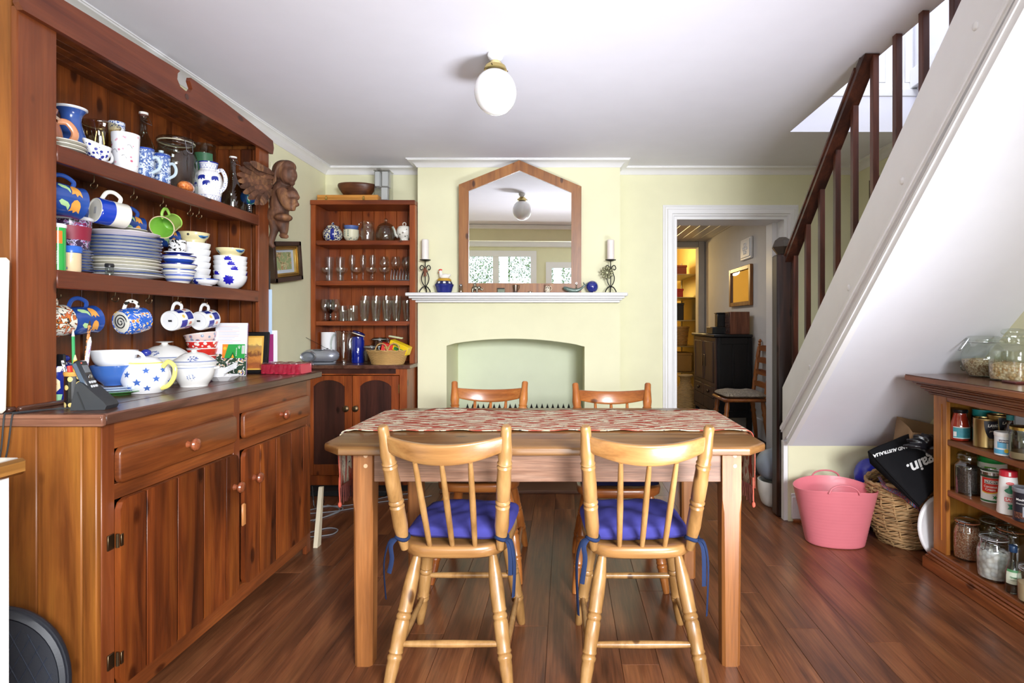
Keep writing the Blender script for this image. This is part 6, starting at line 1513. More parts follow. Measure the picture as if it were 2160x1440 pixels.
# cupboard-top things
t_ = one('paper_roll', 'white kitchen paper roll standing behind the radio', 'paper roll', MB().lathe([(.018, 0), (.052, 0), (.052, .225), (.018, .225), (.018, 0)], 32), paint('F0F0F2', .85), bk_at(693, 4.24, S4))
t_ = thing('tall_glass_jug', 'tall glass jug with a copper-coloured rim behind the radio', 'jug', bk_at(725, 4.20, S4), (0, 0, 200))
part('jug_body', MB().lathe(smooth_prof([(0, .003), (.044, 0), (.048, .02), (.054, .20), (.058, .235)], 3), 28), M['glass'], t_, ang=60)
part('rim', MB().lathe([(.0585, .228), (.060, .234), (.057, .236)], 28), glass('rose_rim', 'D8A890', .3), t_); part('handle', handle_mb(.052, .05, .20, .034, .006, 1.1), M['glass'], t_)
t_ = thing('blue_jar', 'cobalt blue glass clip jar with its lid flipped open', 'jar', bk_at(755, 4.20, S4))
part('jar_glass', MB().lathe([(0, .002), (.044, 0), (.046, .006), (.046, .165), (.042, .172), (.042, .190), (.045, .192)], 32), plain('cobalt_glass', '10207E', .05, coat=1, var=.1), t_)
o = part('lid', MB().lathe([(0, 0), (.044, .0), (.047, .006), (.047, .012), (.030, .018), (0, .02)], 32), plain('cobalt_lid', '141C5A', .08, coat=1), t_); o.location = (0, .012, .212); o.rotation_euler = (R(-8), R(18), 0)
o = part('rubber_seal', MB().lathe([(.040, -.006), (.049, -.006), (.049, 0), (.040, 0)], 32), cer('D8D2C0'), t_); o.location = (0, .012, .210); o.rotation_euler = (R(-8), R(18), 0)
part('wire_clip', MB().tube(curve3([(-.047, -.01, .18), (-.056, -.014, .15), (-.052, -.016, .10), (-.050, -.004, .10), (-.056, 0, .15), (-.047, 0, .18)], 3), .0016, 5), M['steel'], t_)
clip_jar('spare_jar', 'round empty glass jar lying between the blue jar and the wicker basket', bk_at(783, 4.11, S4), .056, .135, gm='glass_d')
clip_jar('back_jar', 'clear glass jar standing behind the wicker basket', bk_at(801, 4.30, S4), .062, .19, gm='glass_d')
# radio
rd = thing('portable_radio', 'silver oval portable radio and disc player with its aerial raised', 'radio', (-1.745, 4.06, S4), (0, 0, 0))
def rr_(u, v):
    a = 2*PI*u; th = v; X = -.130+.262*v; q = math.sqrt(max(0, 1-(2*v-1)**4))
    return (X, math.cos(a)*.060*q, .060+math.sin(a)*.048*q)
part('radio_body', MB().grid(rr_, 36, 30, cu=True), plain('silver_plastic', 'A4A8B4', .3, metal=.5), rd)
part('speaker_ring', MB().lathe([(0, .004), (.034, .004), (.044, .010), (.048, .004), (.050, 0)], 36, TR((-.062, -.060, .058), (90, 0, 0)), sx=1.15, sy=.8), plain('silver_ring', 'C4C8D0', .2, metal=.8), rd)
part('speaker_cone', MB().lathe([(0, .012), (.012, .010), (.030, .004), (.036, .009)], 28, TR((-.062, -.064, .058), (90, 0, 0)), sx=1.15, sy=.8), plain('grey_cone', '8A909C', .3, metal=.5), rd)
part('disc_lid', MB().lathe([(0, .104), (.05, .105), (.056, .100), (.06, .096)], 32, sx=1.2, sy=.7), plain('dark_silver', '6A6E78', .25, metal=.6), rd)
part('aerial', MB().tube([(.045, .02, .105), (-.12, .03, .19)], .0016, 5).ball((-.12, .03, .19), .004).ball((.04, .02, .105), .008), M['iron'], rd)
part('dial', MB().ball((.02, -.01, .106), .010, .010, .006).ball((.08, -.01, .100), .010, .010, .006), cer('D8DADF'), rd)
part('feet', MB().lathe([(.09, 0), (.10, .004), (.09, .014)], 28, sx=1.1, sy=.45), plain('grey_base', '7A7E86', .4), rd)
# woven basket helper
def basket_weave(rx, ry, z0, z1, rows, flare=0.0, amp=.003, th=.0028, n=48, bulge=0.0):
    b = MB()
    for k in range(rows):
        f = k/(rows-1); z = z0+(z1-z0)*f; s_ = 1+flare*f+bulge*math.sin(PI*f)
        b.tube([((rx*s_+amp*math.cos(n/2*a+PI*k))*math.cos(a), (ry*s_+amp*math.cos(n/2*a+PI*k))*math.sin(a), z) for a in [2*PI*i/(n*2) for i in range(n*2)]], th, 5, closed=True)
    return b
wk = plain('willow', 'B8925A', .6, var=.25); wk2 = plain('old_willow', 'AE8C60', .6, var=.35); M['wk'] = wk
t_ = thing('bread_basket', 'low oval willow basket with hooped handles holding tea boxes', 'basket', (-1.270, 4.075, S4), (0, 0, 0))
part('weave', basket_weave(.112, .072, .006, .092, 13, .30, .0025, .0033, 40), wk, t_, kind='stuff')
part('basket_base', MB().lathe([(0, 0), (.112, 0), (.114, .008), (0, .008)], 32, sy=.65), wk, t_)
part('braided_rim', MB().tube([(.148*math.cos(a), .096*math.sin(a), .096+.003*math.sin(14*a)) for a in [2*PI*i/60 for i in range(60)]], .0055, 6, closed=True), wk, t_)
for x_, s_ in ((-.02, -.1), (.068, .045)): part('handle', MB().tube(curve3([(x_-.045, -.085, .095), (x_-.03, -.08, .135), (x_, -.078, .150), (x_+.03, -.08, .135), (x_+.042, -.085, .095)], 4), .0045, 6), wk, t_)
tb_ = thing('tea_box', 'red tea packet with gold lettering tipped in the willow basket', 'packet', (-1.285, 4.075, S4+.075), (8, 12, 16))
part('carton', MB().box(-.038, .038, -.030, .030, 0, .075, .002), paint('CC2A22', .35), tb_); part('gold_oval', MB().lathe([(0, .0006), (.018, .0006), (.018, 0)], 20, TR((0, -.0303, .048), (90, 0, 0)), sy=.55), paint('D9B04A', .35), tb_)
part('lettering', on_wall(MB(), 'TEA', .020, TR((0, -.0305, .022), (90, 0, 0))), paint('F0E2C0'), tb_, recalc=False)
tb_ = thing('tea_box', 'yellow and green tea carton lying across the willow basket', 'packet', (-1.195, 4.09, S4+.090), (4, 22, -12))
part('carton', MB().box(-.075, .075, -.030, .030, 0, .062, .002), paint('EBC921', .35), tb_); part('green_band', MB().box(-.030, .050, -.0306, -.030, .006, .030), paint('2E7A3C', .4), tb_)
part('lettering', on_wall(MB(), 'Green', .024, TR((-.02, -.0312, .044), (90, 0, 0)), bold=.0006), paint('2E7A3C'), tb_, recalc=False)
tb_ = thing('leaflet', 'folded pale green packet on top of the tea cartons', 'packet', (-1.225, 4.12, S4+.185), (0, 10, 8)); part('packet_body', MB().box(-.05, .05, -.03, .03, 0, .012, .004), paint('B9BE9A', .5), tb_)
# ================================================================ on the mantel
MZ = 1.4008
def candle(x_, flip, label):
    t_ = thing('candlestick', label, 'candlestick', ((x_-1192)*4.145/1200, 4.145, MZ), (0, 0, 0))
    ir = M['iron']; b = MB()
    b.tube([(0, 0, .028), (0, 0, .228)], .0035, 7)
    part('stem', b, ir, t_)
    part('drip_pan', MB().lathe([(0, .228), (.010, .228), (.038, .236), (.040, .240), (0, .240)], 28), ir, t_)
    for a in (200, -20, 90): part('foot', MB().tube(curve3([(0, 0, .042), (.018*math.cos(R(a)), .018*math.sin(R(a)), .040), (.036*math.cos(R(a)), .030*math.sin(R(a)), .018), (.042*math.cos(R(a)), .036*math.sin(R(a)), .003)], 4), .0042, 7), ir, t_)
    for s_ in (-1, 1): part('scroll', MB().tube(curve3([(0, 0, .040), (s_*.022, 0, .075), (s_*.026, 0, .115), (s_*.008, 0, .165), (s_*.012, 0, .190), (s_*.028, 0, .198), (s_*.038, 0, .180), (s_*.030, 0, .166), (s_*.020, 0, .172)], 4), .0036, 7), ir, t_)
    return t_
t_ = candle(897, 0, 'black wrought iron candlestick with a small bow, by the bookcase end of the mantel')
part('rusty_bow', MB().tube([(-.012, -.006, .16), (0, -.006, .18), (.014, -.006, .15)], .008, 6).tube([(0, -.006, .12), (0, -.004, .17)], .010, 6), plain('rusty_leaf', '7A4A34', .7, var=.3), t_)
c_ = one('pillar_candle', 'white pillar candle on the candlestick by the bookcase', 'candle', MB().lathe([(0, 0), (.0255, 0), (.0255, .143), (.022, .147), (.006, .143), (0, .143)], 28), plain('wax', 'ECE6E0', .5), (t_.location.x, 4.145, MZ+.2405))
t_ = candle(1288, 1, 'black wrought iron candlestick bearing a pewter flower, at the door end of the mantel')
fb_ = MB()
for k in range(11):
    a = 2*PI*k/11; fb_.ball((-.028+.034*math.cos(a), -.014, .145+.034*math.sin(a)), .016, .006, .008, 10, 6, rot=(0, -math.degrees(a), 0))
fb_.ball((-.028, -.016, .145), .016, .007, .016)
part('pewter_flower', fb_, plain('pewter_green', '8A8A6A', .4, metal=.6, var=.3), t_)
one('pillar_candle', 'white pillar candle above the pewter flower', 'candle', MB().lathe([(0, 0), (.0265, 0), (.0265, .140), (.023, .144), (.006, .141), (0, .141)], 28), plain('wax2', 'E8DED8', .5), (t_.location.x, 4.145, MZ+.2405))
def mx(x_): return (x_-1192)*4.15/1200
t_ = thing('hen_dish', 'navy blue casserole dish with a white hen sitting on its yellow lid', 'dish', (mx(937), 4.15, MZ))
part('dish_body', MB().lathe([(0, .001)]+smooth_prof([(.050, 0), (.056, .01), (.062, .035), (.068, .050), (.070, .060)], 3)+[(.060, .062)], 36), plain('speckled_navy', '26307A', .15, coat=.6, var=.15), t_)
part('checked_band', MB().lathe([(.062, .060), (.058, .074), (.050, .084)], 36), plain('dark_navy', '1E2450', .3), t_, recalc=False)
for k in range(9): part('white_check', MB().lathe([(.0610, .066), (.0560, .079)], 2, t0=k*2*PI/9-.1, t1=k*2*PI/9+.2), M['W'], t_, recalc=False)
part('yellow_lid', MB().lathe(smooth_prof([(.052, .084), (.050, .092), (.040, .104), (0, .106)], 3), 36), plain('ochre_glaze', 'D0A236', .3, var=.25), t_)
b = MB().ball((.004, 0, .118), .036, .024, .022).tube([(-.020, 0, .118), (-.026, 0, .140), (-.027, 0, .150)], [.016, .012, .012], 10).ball((-.027, 0, .152), .013, .011, .013).tube([(.030, 0, .122), (.046, 0, .134)], [.014, .005], 8)
blob('hen_body', b, .003, cer('EDEAE4'), t_)
part('comb', MB().ball((-.028, 0, .166), .013, .004, .007).ball((-.038, 0, .148), .004, .004, .007).ball((-.020, 0, .166), .006, .004, .006), paint('D2302A', .3), t_); part('beak', MB().tube([(-.038, 0, .153), (-.046, 0, .151)], [.004, .001], 6), paint('D9A23A'), t_)
t_ = thing('glass_shaker', 'small ribbed glass shaker with a silver dome top in front of the mirror frame', 'shaker', (mx(973), 4.135, MZ))
part('shaker_glass', MB().lathe([(0, .001), (.017, 0), (.018, .004), (.012, .042), (.011, .046)], 16), M['glass_d'], t_); part('cap', MB().lathe([(.011, .045), (.012, .048), (.011, .056), (.006, .062), (0, .063)], 16), M['steel'], t_)
t_ = thing('elephant_figurine', 'little pewter elephant figurine with a rider box', 'figurine', (mx(1006), 4.135, MZ))
b = MB().ball((-.012, 0, .032), .024, .015, .017)
for x_ in (-.028, .004):
    for y_ in (-.008, .008): b.tube([(x_, y_, .028), (x_, y_, .001)], [.007, .006], 8)
b.ball((.020, 0, .036), .013, .012, .013).tube(curve3([(.028, 0, .036), (.036, 0, .020), (.044, 0, .022), (.047, 0, .034)], 3), [.007, .006, .006, .005, .005, .004, .004, .003, .003, .003], 7)
b.ball((.016, -.012, .036), .010, .003, .012).ball((.016, .012, .036), .010, .003, .012)
pw = plain('pewter', '8A8474', .3, metal=.8, var=.2); blob('elephant_body', b, .0022, pw, t_, 2); part('howdah', MB().box(-.020, -.004, -.008, .008, .046, .064, .002).ball((-.012, 0, .066), .009, .009, .004), pw, t_)
t_ = thing('mosaic_tin', 'small grey-green mosaic box with a dark lid', 'box', (mx(1058), 4.135, MZ)); part('box_body', MB().box(-.026, .026, -.015, .015, 0, .026, .002), spotty('mosaic', '6E7A64', ['3A4238', '9AA48A'], 140, .5, kind='NOISE'), t_); part('lid', MB().box(-.030, .024, -.016, .016, .026, .033, .002), paint('2A2624', .25), t_)
t_ = thing('silver_cup', 'small ribbed silver christening cup with a square handle', 'cup', (mx(1088), 4.135, MZ)); part('cup_body', open_pot(smooth_prof([(.012, 0), (.014, .006), (.017, .03), (.020, .056)], 3), .0015, 24), metal('A89A92', .22), t_); part('handle', MB().tube([(.018, 0, .048), (.030, 0, .056), (.028, 0, .036), (.017, 0, .014)], .002, 5), pw, t_)
one('thimble_pair', 'tiny low silver trinket beside the christening cup', 'trinket', MB().lathe([(0, 0), (.010, 0), (.010, .006), (.004, .008), (0, .009)], 16, sx=1.6), pw, (mx(1118), 4.13, MZ))
t_ = thing('owl_jug', 'little owl-faced cream jug with tufted ears and a loop handle', 'jug', (mx(1155), 4.135, MZ))
part('jug_body', MB().lathe([(0, .001)]+smooth_prof([(.014, 0), (.021, .012), (.021, .028), (.018, .040), (.016, .048)], 3)+[(0, .044)], 24), spotty('owl_feathers', 'DAD0BC', ['8A5A3A', '6A4630'], 110, .36), t_)
part('ear_tuft', MB().tube([(-.014, -.004, .046), (-.019, -.004, .062)], [.006, .001], 6).tube([(.008, -.010, .046), (.012, -.010, .056)], [.005, .001], 6), plain('owl_brown', '7A5236', .5), t_)
part('eye', MB().ball((-.008, -.019, .034), .0035).ball((.005, -.020, .034), .0035), paint('1E1A18', .2), t_); part('handle', handle_mb(.018, .014, .044, .012, .0028, 1), cer('D8C8B0'), t_)
t_ = thing('whale_figurine', 'grey-green curved whale figurine with its tail raised', 'figurine', (mx(1213), 4.125, MZ))
b = MB().tube(curve3([(-.085, 0, .036), (-.060, 0, .026), (-.025, 0, .016), (.015, 0, .016), (.045, 0, .030), (.066, 0, .050)], 4), [.007, .011, .013, .0145, .016, .016, .0165, .0165, .0165, .016, .0155, .015, .014, .013, .012, .011, .009, .008, .006, .006, .005], 12)
b.ball((.064, 0, .064), .005, .010, .014, rot=(0, -25, 0)).ball((.082, 0, .058), .018, .010, .005, rot=(0, -50, 0))
blob('whale_body', b, .003, plain('verdigris', '6E8078', .3, metal=.3, var=.35), t_, 2)
t_ = thing('blue_ball', 'deep blue glass ball on the mantel beside the whale tail', 'ball', (mx(1249), 4.15, MZ)); part('glass_ball', MB().ball((0, 0, .044), .044, n=28, m=18), plain('deep_blue_glass', '1E2C84', .05, coat=1), t_); part('cork_wedge', MB().box(.006, .020, -.03, -.02, 0, .006, .001), paint('B8A888'), t_)
t_ = thing('glass_bell', 'tiny clear glass bell standing behind the whale', 'bell', (mx(1216), 4.165, MZ)); part('bell_glass', MB().lathe(smooth_prof([(.012, 0), (.010, .02), (.006, .036), (.003, .050), (.005, .060), (0, .064)], 3), 16), M['glass_d'], t_); part('ring_handle', MB().tube([(.006*math.cos(a), 0, .070+.007*math.sin(a)) for a in [2*PI*k/12 for k in range(12)]], .0015, 5, closed=True), M['steel'], t_)
# ================================================================ pantry: things on and in the shelf unit
def pn(x_, X, z): return (X, YX(x_, X), z+.0008)
def dry(name, c0, c1, c2, sc_, flat=.5):
    m, t, b = nt(name); L = t.links; tc = N(t, 'TexCoord'); v = N(t, 'TexVoronoi', i_Scale=float(sc_)); L.new(tc.outputs['Object'], v.inputs['Vector'])
    sp_ = N(t, 'SeparateColor'); L.new(v.outputs['Color'], sp_.inputs[0])
    r = ramp(t, [(0, S(c0)), (.45, S(c1)), (1, S(c2))]); L.new(sp_.outputs[0], r.inputs[0])
    d = N(t, 'MixRGB', blend_type='MULTIPLY', i_Fac=.8); r2 = ramp(t, [(0, (1, 1, 1, 1)), (.75, (.42, .36, .3, 1))]); L.new(v.outputs['Distance'], r2.inputs[0])
    L.new(r.outputs[0], d.inputs[1]); L.new(r2.outputs[0], d.inputs[2]); L.new(d.outputs[0], b.inputs['Base Color']); b.inputs['Roughness'].default_value = .7
    bp = N(t, 'Bump', i_Strength=.6, i_Distance=.004, invert=True); L.new(v.outputs['Distance'], bp.inputs['Height']); L.new(bp.outputs[0], b.inputs['Normal'])
    return m
M['muesli'] = dry('muesli', '9C7450', 'E0CBA2', 'F0E4C8', 190); M['nuts'] = dry('cashews', 'C79A5E', 'E6CD9C', 'F2E2BE', 95)
M['lentil'] = dry('red_lentils', 'A85A38', 'D08A64', 'EDD0B8', 210); M['tea'] = dry('black_tea', '1A1718', '2C2829', '4A4240', 260); M['coarse'] = dry('white_flakes', 'DCE0E8', 'F0F2F6', 'FFFFFF', 50)
CT = .9287
l = (1.955, 2.660, CT)
t_ = thing('muesli_jar', 'bulbous tilted glass clip jar half full of muesli on the pantry top', 'jar', l, (0, 0, 170))
prf = smooth_prof([(0, .003), (.050, 0), (.066, .022), (.084, .060), (.087, .095), (.074, .135), (.060, .152), (.059, .172)], 3)
part('jar_glass', MB().lathe(prf, 40), M['glass'], t_, ang=60)
part('glass_lid', MB().lathe([(.060, .170), (.066, .172), (.066, .184), (.060, .190), (0, .191)], 36), M['glass'], t_, ang=60)
part('wire_clip', MB().tube(curve3([(.066, -.012, .180), (.076, -.013, .165), (.100, -.011, .128), (.103, 0, .122), (.100, .011, .128), (.076, .013, .165), (.066, .012, .180)], 4), .0018, 6).tube([(.063*math.cos(a), .063*math.sin(a), .160) for a in [2*PI*k/32 for k in range(32)]], .0014, 5, closed=True), M['steel'], t_)
rf = rfun(prf); part('contents', MB().lathe([(0, .006)]+[(rf(.008+.009*i)-.003, .008+.009*i) for i in range(9)]+[(.04, .086), (0, .082)], 40), M['muesli'], t_, kind='stuff')
part('side_boss', MB().tube([(.083*math.cos(-.9)+.026*math.cos(a)*.78, .083*math.sin(-.9)+.026*math.cos(a)*.6, .045+.022*math.sin(a)) for a in [2*PI*k/20 for k in range(20)]], .0028, 6, closed=True), M['glass_d'], t_)
l = (1.952, 2.475, CT)
t_ = thing('nut_jar', 'big square-shouldered glass jar with a knobbed lid holding cashew nuts', 'jar', l, (0, 0, 22))
prf = smooth_prof([(0, .003), (.066, 0), (.076, .010), (.079, .05), (.079, .125), (.070, .150), (.060, .160), (.060, .176)], 3)
part('jar_glass', MB().lathe(prf, 40, e=.62), M['glass'], t_, ang=60)
part('glass_lid', MB().lathe([(.067, .176), (.068, .184), (.045, .189), (.030, .190), (.030, .196), (.044, .204), (.047, .214), (.040, .224), (.018, .228), (0, .228)], 36), M['glass'], t_, ang=60)
rf = rfun(prf); part('contents', MB().lathe([(0, .006)]+[(rf(.008+.008*i)-.003, .008+.008*i) for i in range(9)]+[(.05, .080), (0, .075)], 40, e=.62), M['nuts'], t_, kind='stuff')
one('red_coaster', 'small dark red coaster beside the nut jar', 'coaster', MB().box(-.03, .03, -.04, .04, 0, .010, .003), paint('5A2A26', .3), (1.880, 2.375, CT))
# ---- upper shelf z = .640
A = .6403
t_ = thing('sauce_jar', 'jar of red pasta sauce with a teal label and black lid, upper pantry shelf', 'jar', pn(2025, 1.822, A), (0, 0, 0))
prf = smooth_prof([(0, .001), (.032, 0), (.038, .012), (.0385, .060), (.034, .090), (.027, .118), (.026, .128)], 3)
part('sauce', MB().lathe(prf+[(0, .128)], 32), plain('red_sauce', 'A03020', .06, coat=1, var=.12), t_)
part('label', MB().lathe([(rfun(prf)(z)+.0006, z) for z in (.014, .03, .05, .060)], 28, t0=-2.7, t1=-.4), paint('4CA6B4', .4), t_, recalc=False)
for z_ in (.012, .061): part('label_edge', MB().lathe([(.0393, z_), (.0393, z_+.0035)], 28, t0=-2.7, t1=-.4), paint('E8F2F2', .4), t_, recalc=False)
for k in range(6): part('label_text', MB().lathe([(.0396, .024+k*.0058), (.0396, .0255+k*.0058)], 12, t0=-2.0, t1=-.9-.1*(k % 3)), paint('2C6A86', .4), t_, recalc=False)
part('bar_code', MB().lathe([(.0396, .020), (.0396, .042)], 5, t0=-2.65, t1=-2.3), paint('F0F0F0', .4), t_, recalc=False)
part('lid', MB().lathe([(.030, .126), (.0315, .128), (.0315, .140), (.029, .1425), (0, .142)], 28), paint('18181C', .25), t_)
def can(name, label, loc, r, h, body, lid='C8B070', top=True, group=None, cat='can'):
    t_ = thing(name, label, cat, loc, (0, 0, 0), group)
    part('can_body', MB().lathe([(0, .0015), (r*.97, .0015), (r, 0), (r*1.015, .002), (r*.995, .005), (r*.995, h-.005), (r*1.015, h-.002), (r, h)], 36), body, t_)
    part('can_lid', MB().lathe([(r*1.0, h), (r*.93, h-.0005), (r*.92, h-.004), (r*.6, h-.0035), (r*.58, h-.0045), (0, h-.0045)], 36), metal(lid, .25), t_)
    return t_
teal = paint('2FA3A8', .35); dn = paint('1E2438', .4)
for i, (x_, X_, s_) in enumerate(((2072, 1.925, 1), (2108, 1.975, .96))):
    t_ = can('tomato_can', ('tall teal can with a gold lid and dark printed band, behind the gold coffee tin', 'teal can with a gold lid, farthest back on the upper pantry shelf')[i], pn(x_, X_, A), .040*s_, .142, teal)
    part('dark_band', MB().lathe([(.0408*s_, .094), (.0408*s_, .112)], 36), dn, t_, recalc=False); part('pale_band', MB().lathe([(.0408*s_, .050), (.0408*s_, .092)], 36), spotty('can_print', 'E6EEF0', ['2FA3A8', '26304A'], 60, .48, kind='NOISE', coat=0), t_, recalc=False)
    part('lettering', on_round(MB(), 'BEANS', .012, .0412*s_, .103, -1.9, bold=.0003), paint('F2F6F6'), t_, recalc=False)
gold = metal('A99062', .35); blk = paint('1A1B2A', .35)
for i, (x_, X_) in enumerate(((2078, 1.835), (2107, 1.905))):
    t_ = can('coffee_tin', ('gold and black coffee tin at the front of the upper pantry shelf', 'gold and black coffee tin tucked behind the front one')[i], pn(x_, X_, A), .044, .124+.012*i, gold, 'B8A070')
    c_ = -1.55+.05*i; hh = .124+.012*i
    def ed(z): return max(0, 1-((z-hh*.92)/(hh*.62))**2)**.5
    zs = [hh*.34+(hh*.60)*k/10 for k in range(11)]
    vs = []; fs = []
    for k, z in enumerate(zs):
        a0 = c_-.75*ed(z)**.9; a1 = c_+1.6
        for j in range(9): a = a0+(a1-a0)*j/8; vs.append((.0446*math.cos(a), .0446*math.sin(a), z))
    fs = [(k*9+j, k*9+j+1, (k+1)*9+j+1, (k+1)*9+j) for k in range(10) for j in range(8)]
    part('black_panel', MB().add(vs, fs), blk, t_, recalc=False)
    part('lettering', on_round(MB(), 'LAVAZZA', .0155, .0449, hh*.78, c_+.30, bold=.0006, shear=.15), paint('F0EEE8'), t_, recalc=False)
    part('lettering', on_round(MB(), 'prontissimo', .0125, .0449, hh*.60, c_+.34, shear=.3), paint('E8E4D8'), t_, recalc=False)
    part('lettering', on_round(MB(), 'PREMIUM INSTANT', .004, .0449, hh*.70, c_+.3), paint('D8CFB8'), t_, recalc=False)
    if i == 0:
        for k in range(3): part('lettering', on_round(MB(), 'ground coffee & instant blend', .0042, .0446, hh*(.24-.05*k), c_+.2), paint('EDE6D0'), t_, recalc=False)
t_ = can('baking_tin', 'small white and pale blue tin with a white lid, upper pantry shelf', pn(2118, 1.800, A), .033, .082, paint('E8EEF4', .35), 'E8E8E8')
part('lid', MB().lathe([(.0335, .076), (.0345, .078), (.0345, .090), (.032, .093), (0, .092)], 32), paint('F2F2F2', .35), t_)
part('blue_panel', MB().lathe([(.0336, .006), (.0336, .024)], 30), paint('5AB0DA', .4), t_, recalc=False); part('blue_panel', MB().lathe([(.0336, .030), (.0336, .058)], 10, t0=-2.7, t1=-1.75), paint('6CB6DC', .4), t_, recalc=False)
part('dark_panel', MB().lathe([(.0339, .052), (.0339, .064)], 10, t0=-2.5, t1=-1.55), paint('2A2A50', .4), t_, recalc=False); part('lettering', on_round(MB(), "McKENZIE'S", .0085, .0341, .058, -2.02, bold=.0003), paint('F2F2F2'), t_, recalc=False)
part('yellow_seal', MB().lathe([(0, .0004), (.008, .0004), (.008, 0)], 16, TR((.0338*math.cos(-1.75), .0338*math.sin(-1.75), .020), (90, 0, -10))), paint('E6C93A', .4), t_)
t_ = thing('vinegar_bottle', 'dark bottle with a teal cap behind the small blue and white tin', 'bottle', pn(2131, 1.885, A)); part('bottle_glass', MB().lathe(smooth_prof([(0, .001), (.026, 0), (.027, .06), (.020, .09), (.011, .115), (.011, .13)], 3), 24), plain('dark_bottle', '3A1E18', .06, coat=1), t_); part('cap', MB().lathe([(.013, .128), (.014, .130), (.014, .150), (0, .151)], 20), paint('3A8A8C', .35), t_)
t_ = thing('jam_jar', 'dusty jar of beige paste with a gold lid at the picture edge, upper shelf', 'jar', pn(2157, 1.812, A))
part('jar_glass', MB().lathe([(0, .001), (.042, 0), (.045, .006), (.045, .100), (.040, .110), (.040, .118)], 32), M['glass_d'], t_, ang=60)
part('contents', MB().lathe([(0, .004), (.041, .004), (.043, .010), (.043, .032), (0, .034)], 32), plain('beige_paste', 'BFA684', .5), t_); part('smear', MB().lathe([(.0438, .030), (.0438, .098)], 30), glass('cloudy_smear', 'B4AE9C', .15, rough=.3), t_, recalc=False)
part('lid', MB().lathe([(.041, .116), (.043, .117), (.043, .128), (.040, .130), (0, .130)], 32), metal('B89E58', .3), t_)
t_ = thing('white_packet', 'small white carton at the back of the upper pantry shelf', 'packet', pn(2150, 1.97, A)); part('carton', MB().box(-.03, .03, -.02, .02, 0, .148, .001), paint('DADDE2', .5), t_)
# ---- middle shelf z = .406
Bz = .4063
t_ = thing('tea_jar', 'glass jar of black tea leaves with a stepped glass lid, middle pantry shelf', 'jar', pn(2042, 1.835, Bz))
prf = smooth_prof([(0, .002), (.048, 0), (.052, .008), (.053, .115), (.048, .132), (.038, .145), (.037, .150)], 3)
part('jar_glass', MB().lathe(prf, 36), M['glass'], t_, ang=60); rf = rfun(prf)
part('contents', MB().lathe([(0, .005)]+[(rf(z)-.003, z) for z in (.008, .04, .08, .112, .120)]+[(0, .124)], 32), M['tea'], t_, kind='stuff')
part('glass_lid', MB().lathe([(.038, .148), (.044, .150), (.046, .158), (.042, .164), (.044, .170), (.038, .182), (.022, .187), (0, .187)], 32), M['glass_d'], t_, ang=60)
t_ = thing('milk_tin', 'large white tin with a bright green plastic lid on the middle pantry shelf', 'can', pn(2093, 1.935, Bz)); part('can_body', MB().lathe([(0, 0), (.055, 0), (.055, .150), (0, .150)], 36), paint('EDEFEA', .35), t_)
part('green_patch', MB().lathe([(.0554, .10), (.0554, .13)], 12, t0=-2.4, t1=-1.6), paint('6AC04A', .4), t_, recalc=False); part('lid', MB().lathe([(.056, .146), (.0575, .148), (.0575, .168), (.054, .172), (.045, .170), (0, .170)], 36), plain('green_lid', '1F9A4A', .3, coat=.3), t_)
t_ = can('coconut_can', 'red, white and green coconut cream can with a ring-pull lid', pn(2091, 1.850, Bz), .038, .134, paint('EDEFEE', .3), 'B8BCC0')
part('green_edge', MB().lathe([(.0386, .004), (.0386, .012)], 36), paint('2A6A3C', .35), t_, recalc=False); part('green_edge', MB().lathe([(.0386, .108), (.0386, .118)], 36), paint('2E4A34', .35), t_, recalc=False)
part('steel_edge', MB().lathe([(.0386, .118), (.0386, .130)], 36), M['steel'], t_, recalc=False)
vs = []; n_ = 14
for j in range(n_+1):
    a = -2.75+1.95*j/n_; zb_ = .044+.016*((j/n_-.35)/.65)**2
    vs += [(.0389*math.cos(a), .0389*math.sin(a), zb_), (.0389*math.cos(a), .0389*math.sin(a), .107)]
part('red_panel', MB().add(vs, [(2*j, 2*j+2, 2*j+3, 2*j+1) for j in range(n_)]), paint('D8352A', .3), t_, recalc=False)
vs = [(x_*1.0, y_*1.0, z_-.001) for x_, y_, z_ in vs]; ys = [(.0391*math.cos(-2.75+1.95*j/n_), .0391*math.sin(-2.75+1.95*j/n_), .040+.016*((j/n_-.35)/.65)**2+dz) for j in range(n_+1) for dz in (0, .004)]
part('yellow_curve', MB().add(ys, [(2*j, 2*j+2, 2*j+3, 2*j+1) for j in range(n_)]), paint('EFC62E', .3), t_, recalc=False)
part('white_panel', MB().lathe([(.0392, .082), (.0392, .098)], 12, t0=-2.45, t1=-1.15), paint('F4F4F2', .3), t_, recalc=False); part('black_panel', MB().lathe([(.0394, .084), (.0394, .096)], 12, t0=-2.40, t1=-1.20), paint('1C1C1E', .3), t_, recalc=False)
part('lettering', on_round(MB(), 'TRIDENT', .0118, .0397, .090, -1.80, bold=.0004), paint('F6F6F4'), t_, recalc=False)
part('lettering', on_round(MB(), 'Coconut', .0135, .0393, .070, -1.88, bold=.0003), paint('F6F6F4'), t_, recalc=False); part('lettering', on_round(MB(), 'Cream', .0135, .0393, .057, -1.88, bold=.0003), paint('F6F6F4'), t_, recalc=False)
part('palm_mark', shape_round(MB(), flower(.011, 5, .4), lambda z: .0388, .026, -1.45, .0006), paint('2E8A4A'), t_, recalc=False)
t_ = thing('salt_tub', 'tapered white salt tub with a red cap and green printed emblem', 'tub', pn(2127, 1.805, Bz))
part('tub_body', MB().lathe([(0, 0), (.038, 0), (.040, .004), (.030, .150), (0, .150)], 32, sy=.9), paint('EFEFEF', .35), t_)
